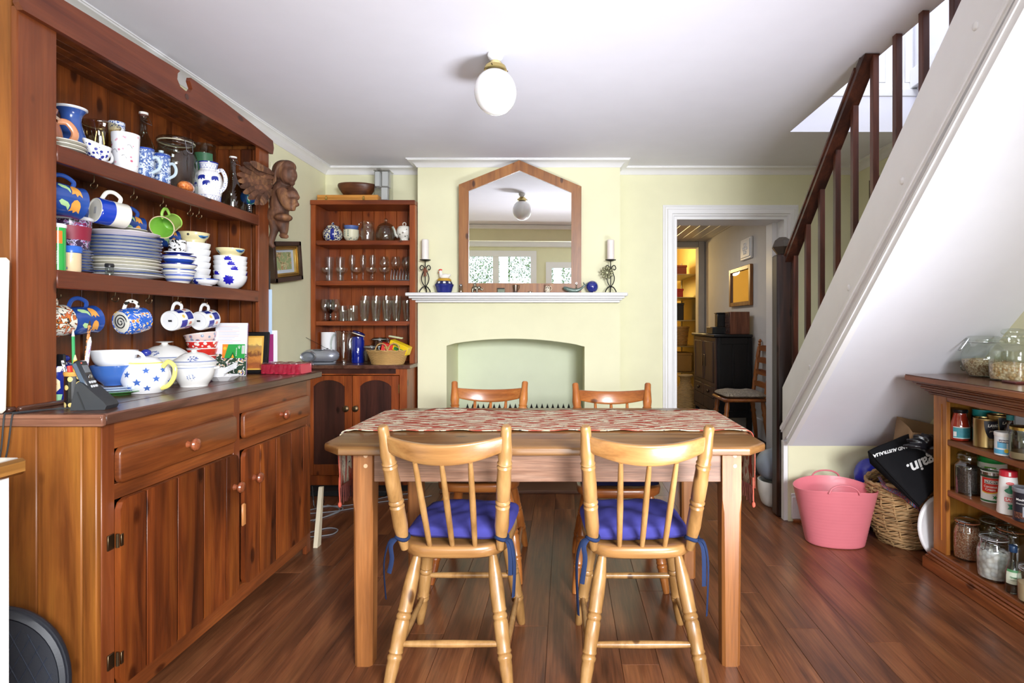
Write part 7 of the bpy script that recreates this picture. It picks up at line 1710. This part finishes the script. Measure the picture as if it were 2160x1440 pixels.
part('cap', MB().lathe([(.0305, .150), (.0315, .151), (.030, .172), (.027, .174), (0, .174)], 32, sy=.9), paint('C42A3A', .3), t_)
part('cap_window', MB().lathe([(.0312, .154), (.0308, .170)], 4, t0=-1.75, t1=-1.5, sy=.9), paint('F2E8E8'), t_, recalc=False)
tp = -.068; q_ = dict(taper=tp)
def tub(s_, sz, z, th, **k):
    r0 = .040-.0667*(z-.004); return on_round(MB(), s_, sz, r0*.97, z, th, taper=-.066, **k)
part('red_oval', shape_round(MB(), [(.0135*math.cos(a), .0055*math.sin(a)) for a in [2*PI*k/16 for k in range(16)]], lambda z: (.040-.0667*(z-.004))*.955, .126, -1.62, .0010), paint('D23A40'), t_, recalc=False)
part('lettering', tub('Cerebos', .0062, .126, -1.62), paint('F6EEEE'), t_, recalc=False)
em = [(-.004, .022), (.004, .022), (.006, .012), (.014, .006), (.020, .0), (.014, -.006), (.006, -.010), (-.006, -.010), (-.014, -.006), (-.020, 0), (-.014, .006), (-.006, .012)]
part('green_emblem', shape_round(MB(), em, lambda z: (.040-.0667*(z-.004))*.955, .096, -1.62, .0010, 2), paint('2E8A68'), t_, recalc=False); part('green_emblem', shape_round(MB(), [(-.010, -.010), (.010, -.010), (.004, .0), (.010, .010), (-.010, .010), (-.004, 0)], lambda z: (.040-.0667*(z-.004))*.955, .034, -1.62, .0010, 2), paint('2E8A68'), t_, recalc=False)
part('red_panel', shape_round(MB(), [(-.019, -.0085), (.019, -.0085), (.019, .0085), (-.019, .0085)], lambda z: (.040-.0667*(z-.004))*.955, .062, -1.62, .0010, 4), paint('D23A40'), t_, recalc=False)
part('lettering', tub('SALT', .0155, .062, -1.62, bold=.0005), paint('F8F4F4'), t_, recalc=False); part('lettering', tub('IODISED', .0045, .077, -1.62), paint('3A6A58'), t_, recalc=False)
t_ = can('chocolate_tin', 'dark tin with a grey plastic lid and a coffee bean picture at the shelf edge', pn(2160, 1.800, Bz), .036, .118, paint('24242E', .35), '8A8E94')
part('lid', MB().lathe([(.037, .112), (.038, .114), (.038, .126), (.035, .129), (.030, .126), (0, .126)], 32), paint('82868E', .3), t_); part('lettering', on_round(MB(), 'Mocha', .012, .0365, .085, -2.2, bold=.0003), paint('F0F0F0'), t_, recalc=False); part('lettering', on_round(MB(), 'Gourmet!', .0085, .0365, .070, -2.2, shear=.3), paint('E8E8E8'), t_, recalc=False)
part('bean_picture', MB().lathe([(.0365, .012), (.0365, .036)], 10, t0=-2.9, t1=-1.7), dry('bean_print', '3A1E18', '6A3A2C', '8A5A44', 200), t_, recalc=False); part('grey_cup', MB().lathe([(.0368, .020), (.0368, .060)], 10, t0=-2.05, t1=-1.2), paint('9A9EA6'), t_, recalc=False)
# ---- bottom shelf z = .100
Cz = .1005
clip_jar('lentil_jar', 'clip-top glass jar full of red lentils, bottom pantry shelf', pn(2040, 1.845, Cz), .056, .190, M['lentil'], .78, 'D9805A', rz=215, bulge=1.0)
clip_jar('empty_jar', 'clip-top jar standing behind the salt jar, bottom pantry shelf', pn(2094, 1.945, Cz), .056, .200, None, 0, 'B8B8B4', rz=-80, gm='glass_d')
clip_jar('copper_jar', 'large jar with a copper-coloured seal at the back of the bottom pantry shelf', pn(2136, 1.925, Cz), .066, .215, None, 0, 'C8784A', rz=60, gm='glass_d')
clip_jar('salt_jar', 'clip-top jar two thirds full of coarse white flakes, bottom pantry shelf', pn(2096, 1.815, Cz), .060, .190, M['coarse'], .62, 'D8D8DA', rz=200, lumpy=.012, bulge=1.03)
t_ = thing('vanilla_bottle', 'small glass bottle with a blue cap and green and white label', 'bottle', pn(2137, 1.800, Cz))
prf = smooth_prof([(0, .001), (.026, 0), (.028, .006), (.028, .070), (.022, .100), (.012, .135), (.011, .165)], 3)
part('bottle_glass', MB().lathe(prf, 28), M['glass_d'], t_, ang=60); part('contents', MB().lathe([(0, .004), (.024, .004), (.0255, .03), (0, .032)], 24), plain('brown_liquid', '4A2E1E', .1), t_)
part('label', MB().lathe([(.0286, .038), (.0286, .068), (.0262, .085)], 20, t0=-2.7, t1=-.6), paint('E6EEDC', .4), t_, recalc=False); part('green_edge', MB().lathe([(.0264, .085), (.0240, .094)], 20, t0=-2.7, t1=-.6), paint('5AA06A', .4), t_, recalc=False)
part('lettering', on_round(MB(), 'Queen', .0085, .0290, .066, -1.75, bold=.0003), paint('2E7A4C'), t_, recalc=False); part('lettering', on_round(MB(), 'VANILLA', .0055, .0290, .054, -1.75), paint('3A6A4A'), t_, recalc=False)
part('cap', MB().lathe([(.0135, .160), (.0145, .162), (.0145, .184), (.013, .186), (0, .186)], 24), paint('1E3A5C', .3), t_)
clip_jar('flour_jar', 'glass jar with pale meal inside, at the picture edge, bottom shelf', pn(2172, 1.795, Cz), .040, .15, plain('pale_meal', 'C9B08C', .8), .5, 'D8D8DA')
# ================================================================ floor things by the stairs
tubm = plain('pink_plastic', 'E07D88', .35, coat=.15, var=.03)
t_ = thing('pink_tub', 'oval pink flexible plastic tub with two loop handles on the floor', 'tub', (1.452, 3.065, .0005), (0, 0, -9))
def tubp(f): return (.148+.062*f, .104+.060*f)
b = MB(); n_ = 56; rows = []
zs = [0, .004]+[.012+.288*k/40 for k in range(41)]+[.305]
def rimz(a, f): return .020*math.cos(2*a)*f**3*-1*.6
for side in (0, 1):
    for z in (zs if side == 0 else list(reversed(zs[1:]))):
        f = z/.305; a_, b_ = tubp(f); k = 0
        if side == 0 and z > .01: k = .0007*math.sin(z*PI/.0062)
        if side == 1: k = -.003; z = max(z, .006)
        if z < .004: a_ -= .006; b_ -= .006
        rows.append([((a_+k)*math.copysign(abs(math.cos(t))**.9, math.cos(t)), (b_+k)*math.copysign(abs(math.sin(t))**.9, math.sin(t)), z+rimz(t, f)) for t in [2*PI*i/n_ for i in range(n_)]])
vs = [v for r in rows for v in r]; R_ = len(rows)
b.add(vs, [(r*n_+i, r*n_+(i+1) % n_, (r+1)*n_+(i+1) % n_, (r+1)*n_+i) for r in range(R_-1) for i in range(n_)]+[tuple(range(n_-1, -1, -1)), tuple((R_-1)*n_+i for i in range(n_))])
part('tub_shell', b, tubm, t_, ang=50)
for s_ in (-1, 1): part('handle', MB().tube(curve3([(-.075, s_*.163, .305), (-.060, s_*.160, .330), (-.025, s_*.157, .345), (.025, s_*.157, .345), (.060, s_*.160, .330), (.075, s_*.163, .305)], 4), .0075, 8, fy=.6), tubm, t_)
# wicker laundry basket, tipped
t_ = thing('wicker_basket', 'large tan wicker basket tipped against the wall, with a tartan cloth over its rim', 'basket', (1.868, 3.075, .012), (0, -13, 0))
b = MB(); rows_ = 27; r2 = random.Random(5)
def wf(k, a, s_=0):
    f = k/(rows_-1); r_ = .125+.055*math.sin(PI*min(f*.75+.12, 1)); w2 = .0075*math.cos(9*a+PI*k+s_)
    return ((r_+w2)*math.cos(a), (r_+w2)*math.sin(a)*.95, .012+.33*f+.0035*math.sin(3*a+k))
for k in range(rows_):
    for s_ in (0, 1): b.tube([wf(k+s_*.42, a) for a in [2*PI*i/72 for i in range(72)]], .0040, 5, closed=True)
part('weave', b, wk2, t_, kind='stuff')
for i in range(18):
    a = 2*PI*i/18; part('stake', MB().tube([wf(k*(rows_-1)/8, a+PI/18, 0) for k in range(9)], .0045, 5), wk2, t_)
part('rim', MB().tube([(.150*math.cos(a), .145*math.sin(a), .350+.004*math.sin(18*a)) for a in [2*PI*i/64 for i in range(64)]], .010, 7, closed=True), wk2, t_)
part('basket_base', MB().lathe([(0, 0), (.13, 0), (.135, .014), (0, .014)], 32), wk2, t_)
tart = spotty('tartan', '8A3A4A', ['3A5A8A', '4A7A6A', 'C85A5A'], 90, .46, kind='NOISE', coat=0, rough=.9, stretch=(1, 1, .15))
t_ = thing('tartan_cloth', 'crumpled red and blue tartan cloth draped over the wicker basket rim', 'cloth', (1.765, 2.955, .345))
def cl(pts, w_, m_=None): return MB().tube(curve3(pts, 5), w_, 8, fy=.35)
o = part('cloth_fold', MB().tube(curve3([(-.10, .06, .02), (-.085, .02, -.02), (-.03, -.03, -.05), (.02, -.04, -.085), (.05, -.04, -.12)], 5), [.012]*4+[.022]*8+[.030]*5+[.020]*4, 10, fy=.4), tart, t_, ang=60)
part('cloth_tail', MB().tube(curve3([(.02, -.045, -.08), (.045, -.055, -.13), (.055, -.05, -.18), (.060, -.045, -.215)], 5), [.018]*6+[.014]*6+[.011]*4, 8, fy=.3), tart, t_, ang=60)
t_ = thing('blue_bag', 'glossy ultramarine plastic bag bulging behind the wicker basket', 'bag', (1.785, 3.295, -.002))
b = MB().ball((-.02, 0, .30), .09, .07, .10, 24, 16).ball((.0, 0, .06), .15, .075, .058, 24, 14).ball((-.02, 0, .20), .07, .065, .10)
r2 = random.Random(2)
blob('bag_body', b, .012, plain('blue_plastic', '2A34B8', .22, coat=.5, var=.2, bump=.4, bs=40), t_, 2)
# brown paper bag and black tote
t_ = thing('paper_bag', 'open brown paper grocery bag standing behind the black tote', 'bag', (1.865, 3.02, .33), (0, 8, 0))
X0, X1, Y0_, Y1_ = -.10, .16, -.075, .09; hh = .31
vs = [(X0, Y0_, 0), (X1, Y0_, 0), (X1, Y1_, 0), (X0, Y1_, 0), (X0-.006, Y0_, hh*.88), (X1, Y0_-.004, hh*.90), (X1, Y1_, hh), (X0+.004, Y1_+.004, hh*1.06), (X0+.026, Y0_+.085, hh*.93), (X0+.014, Y0_+.09, 0)]
bg = part('bag_wall', MB().add(vs, [(0, 1, 5, 4), (1, 2, 6, 5), (2, 3, 7, 6), (3, 9, 8, 7), (9, 0, 4, 8), (0, 9, 3, 2, 1)]), plain('kraft_paper', '9A7A58', .75, var=.06), t_, ang=10)
md = bg.modifiers.new('thick', 'SOLIDIFY'); md.thickness = .0015
tote = plain('black_cotton', '17171A', .85, var=.15, bump=.25, bs=500)
t_ = thing('black_tote', 'black cotton tote bag with white lettering slumped over the wicker basket', 'bag', (1.80, 2.90, .50))
def Tp(x, y, Y): return at(x, y, Y)-Vector((1.80, 2.90, .50))
c00, c10, c11, c01 = Tp(1830, 952, 2.93), Tp(1918, 917, 3.02), Tp(2015, 975, 2.90), Tp(1938, 1068, 2.78)
def tf(u, v):
    p_ = c00*(1-u)*(1-v)+c10*u*(1-v)+c11*u*v+c01*(1-u)*v
    n_ = (c10-c00).cross(c01-c00).normalized()
    e = (1-(2*u-1)**4)*(1-(2*v-1)**4)
    return p_-n_*(0) + (n_ if n_.y < 0 else -n_)*(.012*e+.004*math.sin(9*u+4*v)*e+.003*math.sin(17*v)*e)
o = part('tote_front', MB().grid(tf, 30, 34), tote, t_, ang=60, recalc=False); md = o.modifiers.new('thick', 'SOLIDIFY'); md.thickness = .012; md.offset = -1
o = part('side_gusset', MB().add([Tp(1830, 952, 2.93), Tp(1835, 977, 2.925), Tp(1936, 1070, 2.785), Tp(1938, 1068, 2.78)], [(0, 1, 2, 3)]), tote, t_); md = o.modifiers.new('thick', 'SOLIDIFY'); md.thickness = .008
Q = [Vector(q) for q in ((1830, 952), (1918, 917), (2015, 975), (1938, 1068))]
def quv(p):
    u = v = .5
    for _ in range(8):
        e = Q[0]*(1-u)*(1-v)+Q[1]*u*(1-v)+Q[2]*u*v+Q[3]*(1-u)*v-p
        du = (Q[1]-Q[0])*(1-v)+(Q[2]-Q[3])*v; dv = (Q[3]-Q[0])*(1-u)+(Q[2]-Q[1])*u; dt = du.x*dv.y-du.y*dv.x
        u -= (e.x*dv.y-e.y*dv.x)/dt; v -= (du.x*e.y-du.y*e.x)/dt
    return u, v
def tote_text(s_, size, c_, adv, **k):
    """lettering laid on the curved face of the tote"""
    vs_, fs_ = text_mb(s_, size, **k); adv = Vector(adv).normalized(); up = Vector((-adv.y*-1, -adv.x)); up = Vector((adv.y, -adv.x))
    n_ = (c10-c00).cross(c01-c00).normalized(); n_ = n_ if n_.y < 0 else -n_; pts = []
    for v in vs_: pts.append(Vector(tf(*quv(Vector(c_)+adv*v.x+up*v.y)))+n_*.0135)
    return MB().add(pts, fs_)
part('lettering', tote_text('again.', 34, (1944, 981), (-.914, .405), bold=.9), paint('F0F0F0', .6), t_, recalc=False)
part('lettering', tote_text('NEW ZEALAND AUSTRALIA', 9.5, (1897, 949), (-.966, .256), bold=.4), paint('E8E8E8', .6), t_, recalc=False)
b = MB()
for i in range(9):
    a = -.6+i*.42; ctr = Tp(1946, 944, 2.86)
    b.tube(curve3([ctr+V(0, -.01, 0), ctr+V(.06*math.cos(a), -.030-.012*(i % 3), .05*math.sin(a)), ctr+V(.105*math.cos(a+.2), -.012, .072*math.sin(a+.2))], 4), [.026]*4+[.021]*3+[.013]*2, 8, fy=.6)
blob('knotted_top', b, .005, plain('black_nylon', '15161C', .35, coat=.2, var=.2, bump=.3, bs=90), t_, 1)
t_ = thing('plastic_disc', 'big round white plastic lid leaning between the basket and the pantry shelf', 'lid', (1.885, 2.815, .165), (0, 0, 10)); t_.scale = (.86, .86, .9)
part('lid_disc', MB().lathe([(0, .004), (.150, .004), (.162, .009), (.170, .010), (.180, .004), (.182, -.004), (.172, -.006), (0, -.004)], 56, TR((0, 0, 0), (82, 0, 0))), plain('white_plastic', 'EDEDF0', .35, coat=.2), t_)
# crock and galvanised ball behind the newel
t_ = thing('white_crock', 'weathered white enamel crock behind the newel post by the hall door', 'crock', (1.365, 3.69, .0005))
part('crock_body', open_pot(smooth_prof([(.070, 0), (.088, .02), (.108, .09), (.112, .165)], 3), .006, 36), plain('worn_white_enamel', 'D9D8D2', .5, var=.14), t_)
t_ = thing('galvanised_ball', 'round galvanised grey metal vessel resting on the white crock', 'vessel', (1.365, 3.69, .171)); part('metal_shell', MB().lathe([(0, 0)]+smooth_prof([(.070, 0), (.105, .03), (.122, .08), (.115, .13), (.085, .17), (.045, .188)], 4)+[(0, .19)], 36), plain('galvanised', '7E8692', .5, metal=.3, var=.2), t_)
# cables, board by the dresser foot, round black disc
t_ = thing('grey_cable', 'loops of thin grey cable lying on the floor between dresser and table', 'cable', (-1.2, 3.2, .0))
def fp(x, y): Y = EYE*1200/(y-681); return ((x-1192)*Y/1200, Y, .004)
for pts in ([fp(640, 1080), fp(690, 1069), fp(722, 1072), fp(715, 1080), fp(690, 1090), fp(650, 1100)], [fp(640, 1085), fp(700, 1080), fp(750, 1072), fp(800, 1060), fp(880, 1052), fp(910, 1046)], [fp(640, 1128), fp(690, 1115), fp(712, 1118), fp(700, 1128), fp(660, 1133), fp(640, 1132)], [fp(660, 1100), fp(700, 1085), fp(716, 1074), fp(690, 1066)], [fp(680, 1068), fp(740, 1066), fp(820, 1048), fp(860, 1042)]):
    part('cable', MB().tube(curve3(pts, 6), .0032, 6), plain('grey_flex', '8A8E94', .5) if 'flex' not in M else M['flex'], t_, world=True); M.setdefault('flex', D.materials['grey_flex'])
part('black_flex', MB().tube(curve3([(-1.36, 3.06, .30), (-1.33, 3.02, .20), fp(672, 1052)[:2]+(.004,), fp(684, 1058), fp(680, 1068)], 5), .003, 6), paint('17171A', .5), t_, world=True)
one('leaning_board', 'narrow cream offcut board leaning behind the foot of the dresser', 'board', MB().prism([(3.03, .0), (2.985, .0), (3.05, .30), (3.066, .30)], 'x', -1.322, -1.300), paint('E2D5B8', .6), (-1.35, 3.02, 0), world=True)
t_ = thing('round_mat', 'round black rubber-topped disc with a diamond tread leaning beside the dresser end', 'disc', (-1.475, 1.43, .222), (0, 0, 24))
Tm = TR((0, 0, 0), (80, 0, 0))
part('disc_body', MB().lathe([(0, -.018), (.218, -.018), (.228, -.012), (.230, 0), (.226, .006), (.222, .006), (.219, .010), (.205, .014), (.200, .008), (0, .008)], 56, Tm, sx=.8), plain('black_rubber', '1C2029', .5, bump=.1, bs=200), t_)
b = MB()
for s_ in (-1, 1):
    for k in range(-7, 8):
        c_ = k*.034; h_ = math.sqrt(max(0, .185**2-c_**2))
        if h_ > .02:
            a = R(60*s_); d_ = V(math.cos(a), math.sin(a), 0); n_ = V(-math.sin(a), math.cos(a), 0)
            b.tube([n_*c_-d_*h_+V(0, 0, .009), n_*c_+d_*h_+V(0, 0, .009)], .0013, 4, M=Tm @ Matrix.Diagonal((.8, 1, 1, 1)))
part('diamond_ridge', b, plain('ridge_rubber', '333A48', .4), t_)
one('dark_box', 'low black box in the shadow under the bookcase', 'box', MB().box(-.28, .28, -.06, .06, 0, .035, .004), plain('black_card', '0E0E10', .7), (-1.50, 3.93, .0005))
# ================================================================ hall furniture
HZ = .1205
t_ = thing('lacquer_cabinet', 'tall black and brown oriental cabinet with brass plates in the hall', 'cabinet', (1.61, 5.85, HZ))
hx0, hx1, hy0, hy1 = 1.43, 1.778, 5.40, 6.33
part('carcass', MB().box(hx0+.012, hx1, hy0+.01, hy1-.01, .28, 1.045, .004), M['lacq'], t_, world=True)
part('cabinet_top', MB().box(hx0-.02, hx1, hy0-.02, hy1+.02, 1.045, 1.072, .006), M['lacq'], t_, world=True)
for (a, c_) in ((hx0+.012, hx0+.055), (hx1-.045, hx1)):
    for (d_, e_) in ((hy0+.01, hy0+.05), (hy1-.05, hy1-.01)): part('leg', MB().box(a, c_, d_, e_, HZ, .28, .003), M['lacq'], t_, world=True)
part('end_frame', MB().box(hx0+.02, hx0+.05, hy0, hy0+.012, .28, 1.04, .002).box(hx1-.04, hx1-.01, hy0, hy0+.012, .28, 1.04, .002).box(hx0+.05, hx1-.04, hy0, hy0+.012, .98, 1.04, .002).box(hx0+.05, hx1-.04, hy0, hy0+.012, .28, .34, .002).box(hx0+.16, hx0+.18, hy0, hy0+.012, .34, .98, .002), M['lacq'], t_, world=True)
part('front_frame', MB().box(hx0, hx0+.014, hy0+.01, hy0+.06, .28, 1.04, .002).box(hx0, hx0+.014, hy1-.06, hy1-.01, .28, 1.04, .002).box(hx0, hx0+.014, hy0+.06, hy1-.06, 1.0, 1.04, .002).box(hx0, hx0+.014, hy0+.06, hy1-.06, .56, .60, .002).box(hx0, hx0+.014, hy0+.06, hy1-.06, .28, .32, .002), M['lacq2'], t_, world=True)
for (a, c_) in ((hy0+.065, 5.862), (5.868, hy1-.065)):
    d_ = part('cabinet_door', MB().box(hx0-.002, hx0+.012, a, c_, .602, .998, .003).box(hx0-.006, hx0, a+.03, a+.04, .61, .99).box(hx0-.006, hx0, c_-.04, c_-.03, .61, .99), M['lacq2'], t_, world=True)
    o = part('brass_plate', MB().box(hx0-.010, hx0-.002, (c_-.06 if a < 5.8 else a+.02), (c_-.02 if a < 5.8 else a+.06), .74, .86, .003), M['oldbrass'], None); o.parent = d_; o.location = -t_.location
    w_ = part('drawer', MB().box(hx0-.002, hx0+.012, a, c_, .45, .556, .003), M['lacq2'], t_, world=True); o = part('pull', MB().ball((hx0-.012, (a+c_)/2, .505), .012, .016, .016), M['oldbrass'], None); o.parent = w_; o.location = -t_.location
    part('lower_panel', MB().box(hx0-.001, hx0+.012, a, c_, .325, .446, .003), M['lacq2'], t_, world=True)
TP = 1.0725
t_ = thing('jewel_chest', 'small reddish chest of drawers on top of the black cabinet', 'chest', (1.66, 5.50, TP)); part('chest_body', MB().box(-.085, .10, -.075, .10, 0, .215, .003), wood('chest_wood', '5E3424', '824C34', '9C6244', 'Z', .4), t_)
for i in range(4): d_ = part('drawer', MB().box(-.090, -.085, -.066, .09, .010+i*.051, .057+i*.051, .001), M['lacq2'], t_); o = part('knob', MB().ball((-.094, .012, .034+i*.051), .005), M['oldbrass'], None); o.parent = d_
t_ = thing('black_case', 'square black case standing on a flat black player on the cabinet', 'case', (1.560, 5.66, TP+.069), (0, 0, 0)); part('case_body', MB().box(-.058, .035, -.05, .05, 0, .130, .005), paint('121214', .35), t_); part('case_lid', MB().box(-.064, .040, -.055, .055, .130, .142, .004), paint('1B1B1E', .3), t_)
t_ = thing('black_player', 'flat black disc player on top of the hall cabinet', 'player', (1.545, 5.72, TP)); part('player_body', MB().box(-.10, .07, -.14, .10, 0, .068, .004), paint('0F0F11', .35), t_)
t_ = thing('hall_mirror', 'portrait mirror in a plain timber frame on the hall wall', 'mirror', (1.798, 5.79, 1.55))
ya_, yb_, za_, zb_ = 5.44, 6.14, 1.352, 1.748
for (a, c_, d_, e_) in ((ya_, ya_+.05, za_, zb_), (yb_-.05, yb_, za_, zb_), (ya_+.05, yb_-.05, zb_-.042, zb_), (ya_+.05, yb_-.05, za_, za_+.042)): part('frame_rail', MB().box(1.768, 1.798, a, c_, d_, e_, .004), M['mir'], t_, world=True)
part('mirror_glass', MB().box(1.784, 1.794, ya_+.045, yb_-.045, za_+.04, zb_-.04), plain('hall_silvering', (.9, .88, .84, 1), .01, 1, var=0), t_, world=True)
t_ = thing('plaster_plaque', 'small white plaster relief plaque high on the hall wall', 'plaque', (1.798, 5.60, 1.91)); part('plaque_frame', MB().box(-.022, 0, -.16, .16, -.105, .105, .006).box(-.030, -.02, -.135, .135, -.085, .085, .006), M['white'], t_)
b = MB(); 
for k in range(6): b.ball((-.030, .05*math.cos(k*1.05), .045*math.sin(k*1.05)), .008, .022, .018)
part('relief', b.ball((-.03, 0, 0), .010, .02, .02), M['white'], t_)
# ladder-back chair in the hall
ch = thing('ladder_back_chair', 'turned ladder-back chair with a patterned cushion in the hall', 'chair', (1.545, 5.02, HZ), (0, 0, 90))
sz = .415
part('seat', MB().box(-.195, .195, -.185, .20, sz-.030, sz, .010), M['chdx'], ch)
for sx in (-1, 1):
    part('leg', MB().turned((sx*.15, .155, sz-.028), (sx*.185, .20, 0), [(0, .015), (.15, .022), (.25, .017), (.3, .024), (.36, .017), (.45, .021), (.8, .018), (1, .012)]), M['chd'], ch)
    part('leg', MB().turned((sx*.14, -.15, sz-.028), (sx*.165, -.20, 0), [(0, .015), (.15, .022), (.25, .017), (.3, .024), (.36, .017), (.45, .021), (.8, .018), (1, .012)]), M['chd'], ch)
    part('back_post', MB().turned((sx*.160, -.165, sz-.01), (sx*.170, -.235, sz+.50), [(0, .016), (.3, .019), (.33, .015), (.36, .020), (.62, .018), (.65, .014), (.68, .019), (.85, .016), (.88, .010), (.91, .016), (.93, .010), (.96, .017), (.985, .012), (1, .003)]), M['chd'], ch)
for i in range(4):
    z_ = sz+.10+i*.105; y_ = -.165-.07*(z_-sz)/.5
    part('ladder_slat', MB().grid(lambda u, v, z_=z_, y_=y_: (-.155+.31*u, y_-.018*(1-(2*u-1)**2)+(.007 if v < .5 else -.007), z_+(.022+.012*(1-(2*u-1)**2))*(1 if (v*4) % 4 in (0, 3) else -1)), 10, 4, cu=False), M['chdx'], ch, ang=40) if 0 else part('ladder_slat', MB().prism([(-.155+.31*k/8, z_-.020) for k in range(9)]+[(.155-.31*k/8, z_+.020+.012*(1-(2*k/8-1)**2)) for k in range(9)], 'y', y_-.008, y_+.008), M['chdx'], ch)
cu_ = one('chair_cushion', 'flat brown floral cushion on the hall chair', 'cushion', pillow(.40, .38, .055, 1, 11), spotty('floral_weave', '8A8074', ['6A6052', 'A89C88'], 24, .46, kind='NOISE', coat=0, rough=.9), (1.545, 5.02, HZ+sz+.001), (0, 0, 90))
# store room
M['rack'] = metal('B0A890', .35)
t_ = thing('wire_shelving', 'chrome rack of shelves against the store room wall', 'shelving', (1.45, 8.5, HZ))
for (x_, y_) in ((1.41, 7.9), (1.84, 7.9), (1.41, 9.0), (1.84, 9.0)): part('upright', MB().tube([(x_, y_, HZ), (x_, y_, 2.12)], .012, 8), M['rack'], t_, world=True)
for z_ in (.50, .86, 1.22, 1.54, 1.86): part('shelf', MB().box(1.38, 1.845, 7.89, 9.01, z_-.012, z_, .002), M['rack'], t_, world=True)
M['hmp'] = wk
def hamper(label, loc, rx, ry, h):
    t_ = thing('storage_hamper', label, 'basket', loc); part('weave', basket_weave(rx, ry, .01, h, 12, .22, .003, .009, 30), wk, t_, kind='stuff'); part('basket_base', MB().lathe([(0, 0), (rx, 0), (rx*1.2, h), (0, h)], 24, sy=ry/rx), wk, t_); part('braided_rim', MB().tube([(rx*1.25*math.cos(a), ry*1.25*math.sin(a), h+.01) for a in [2*PI*i/30 for i in range(30)]], .012, 6, closed=True), wk, t_)
hamper('rounded willow basket on the lower store room shelf', (1.60, 8.06, .861), .12, .12, .25)
for i, (x_, y_, z_, w_, d_, h_, c_, lb) in enumerate(((1.58, 8.2, 1.861, .13, .2, .13, '9A4A2A', 'brown box on the top store room shelf'), (1.56, 8.1, 1.541, .10, .1, .12, 'B8321E', 'red box on the store room shelf with a shiny corner'), (1.56, 8.2, 1.221, .12, .15, .24, '24201C', 'dark storage crate in the middle of the store room rack'), (1.60, 8.15, .501, .17, .2, .26, 'B08A4A', 'tan cardboard box on the lowest store room shelf'))):
    t_ = thing('storage_box', lb, 'box', (x_, y_, z_)); part('box_body', MB().box(-w_, w_, -d_, d_, 0, h_, .006), plain('store_'+c_, c_, .5), t_); part('box_lid', MB().box(-w_-.006, w_+.006, -d_-.006, d_+.006, h_-.03, h_+.002, .004), plain('storelid_'+c_, c_, .5, var=.15), t_)
t_ = thing('wicker_jar', 'tall bottle-shaped wicker basket on the hall floor beside the cabinet', 'basket', (1.40, 6.62, HZ))
b = MB(); pj = smooth_prof([(.10, 0), (.145, .06), (.150, .16), (.10, .28), (.06, .36), (.055, .42), (.075, .445)], 4); rj = rfun(pj)
for k in range(30): z_ = .008+k*.0148; b.tube([((rj(z_)+.003*math.cos(12*a+PI*k))*math.cos(a), (rj(z_)+.003*math.cos(12*a+PI*k))*math.sin(a), z_) for a in [2*PI*i/48 for i in range(48)]], .0075, 5, closed=True)
part('weave', b, wk, t_, kind='stuff'); part('rim', MB().tube([(.078*math.cos(a), .078*math.sin(a), .450) for a in [2*PI*i/24 for i in range(24)]], .012, 6, closed=True), wk, t_)

for nm, a in (('coconut_can', -24), ('salt_tub', -24), ('vanilla_bottle', -25), ('baking_tin', -14), ('chocolate_tin', -18), ('sauce_jar', -12), ('milk_tin', -20)): D.objects[nm].rotation_euler = (0, 0, R(a))

# every piece of a stack or row says where it stands in it
ORD = ['bottom', 'second from bottom', 'third from bottom', 'fourth from bottom', 'fifth from bottom', 'sixth from bottom', 'seventh from bottom', 'eighth from bottom']
RW = ['first', 'second', 'third', 'fourth', 'fifth']
for grp, tmpl, key in (('blue-edged dinner plates in the big stack', 'blue-edged white plate, {} of the blue-edged ones in the big stack', 2), ('cream plates in the big stack', 'cream plate under the blue-edged ones in the big stack, {}', 2), ('blue daisy bowls in the far stack', 'white bowl with deep blue daisies, {} of the far shelf stack', 2), ('plain white bowls on the middle shelf', 'plain deep white bowl, {} of the stack under the yellow dish', 2), ('side plates stacked on the middle shelf', 'dark blue edged side plate, {} of the small stack behind the tube', 2), ('saucers on the top shelf', 'pale scalloped saucer, {} of the three on the top shelf', 2), ('leaf bordered bowls in the bookcase', 'cream bowl with a green leaf border, {} in its stack', 2), ('saucers on the big plate stack', 'small cream saucer on the big plate stack, {} of the pair', 2), ('pale blue saucers on the worktop', 'pale blue saucer under the big cups, {} of the pair', 2), ('china spoons in the octagonal dish', 'white china spoon in the octagonal dish, {} of the pile', 2),
        ('ribbed tumblers, front row', 'ribbed clear tumbler in the front row, {} from the goblets', 0), ('ribbed tumblers, back row', 'taller ribbed tumbler in the back row, {} from the goblets', 0), ('tall tumblers behind the coupes', 'tall flared tumbler behind the coupes, {} from the wall side', 0), ('champagne flutes behind the coupes', 'slim champagne flute behind the coupes, {} from the wall side', 0), ('goblets on the third shelf', 'thick-stemmed clear goblet on the third shelf, {} from the wall side', 0), ('coupe glasses in a row', 'short clear coupe glass on the bookcase, {} from the wall side', 0), ('wine glasses behind the toast rack', 'round wine glass at the back of the shelf, {} from the flutes', 0)):
    g_ = sorted([o for o in C.objects if o.get('group') == grp], key=lambda o: o.location[key])
    for i, o in enumerate(g_): o['label'] = tmpl.format(ORD[i] if key == 2 else RW[i])
for i, o in enumerate(sorted([o for o in C.objects if o.name.startswith('garden_shrub')], key=lambda o: -o.location.x)): o['label'] = 'loose green shrub outside the kitchen windows, %s in the mantel mirror from its bookcase side' % RW[i]
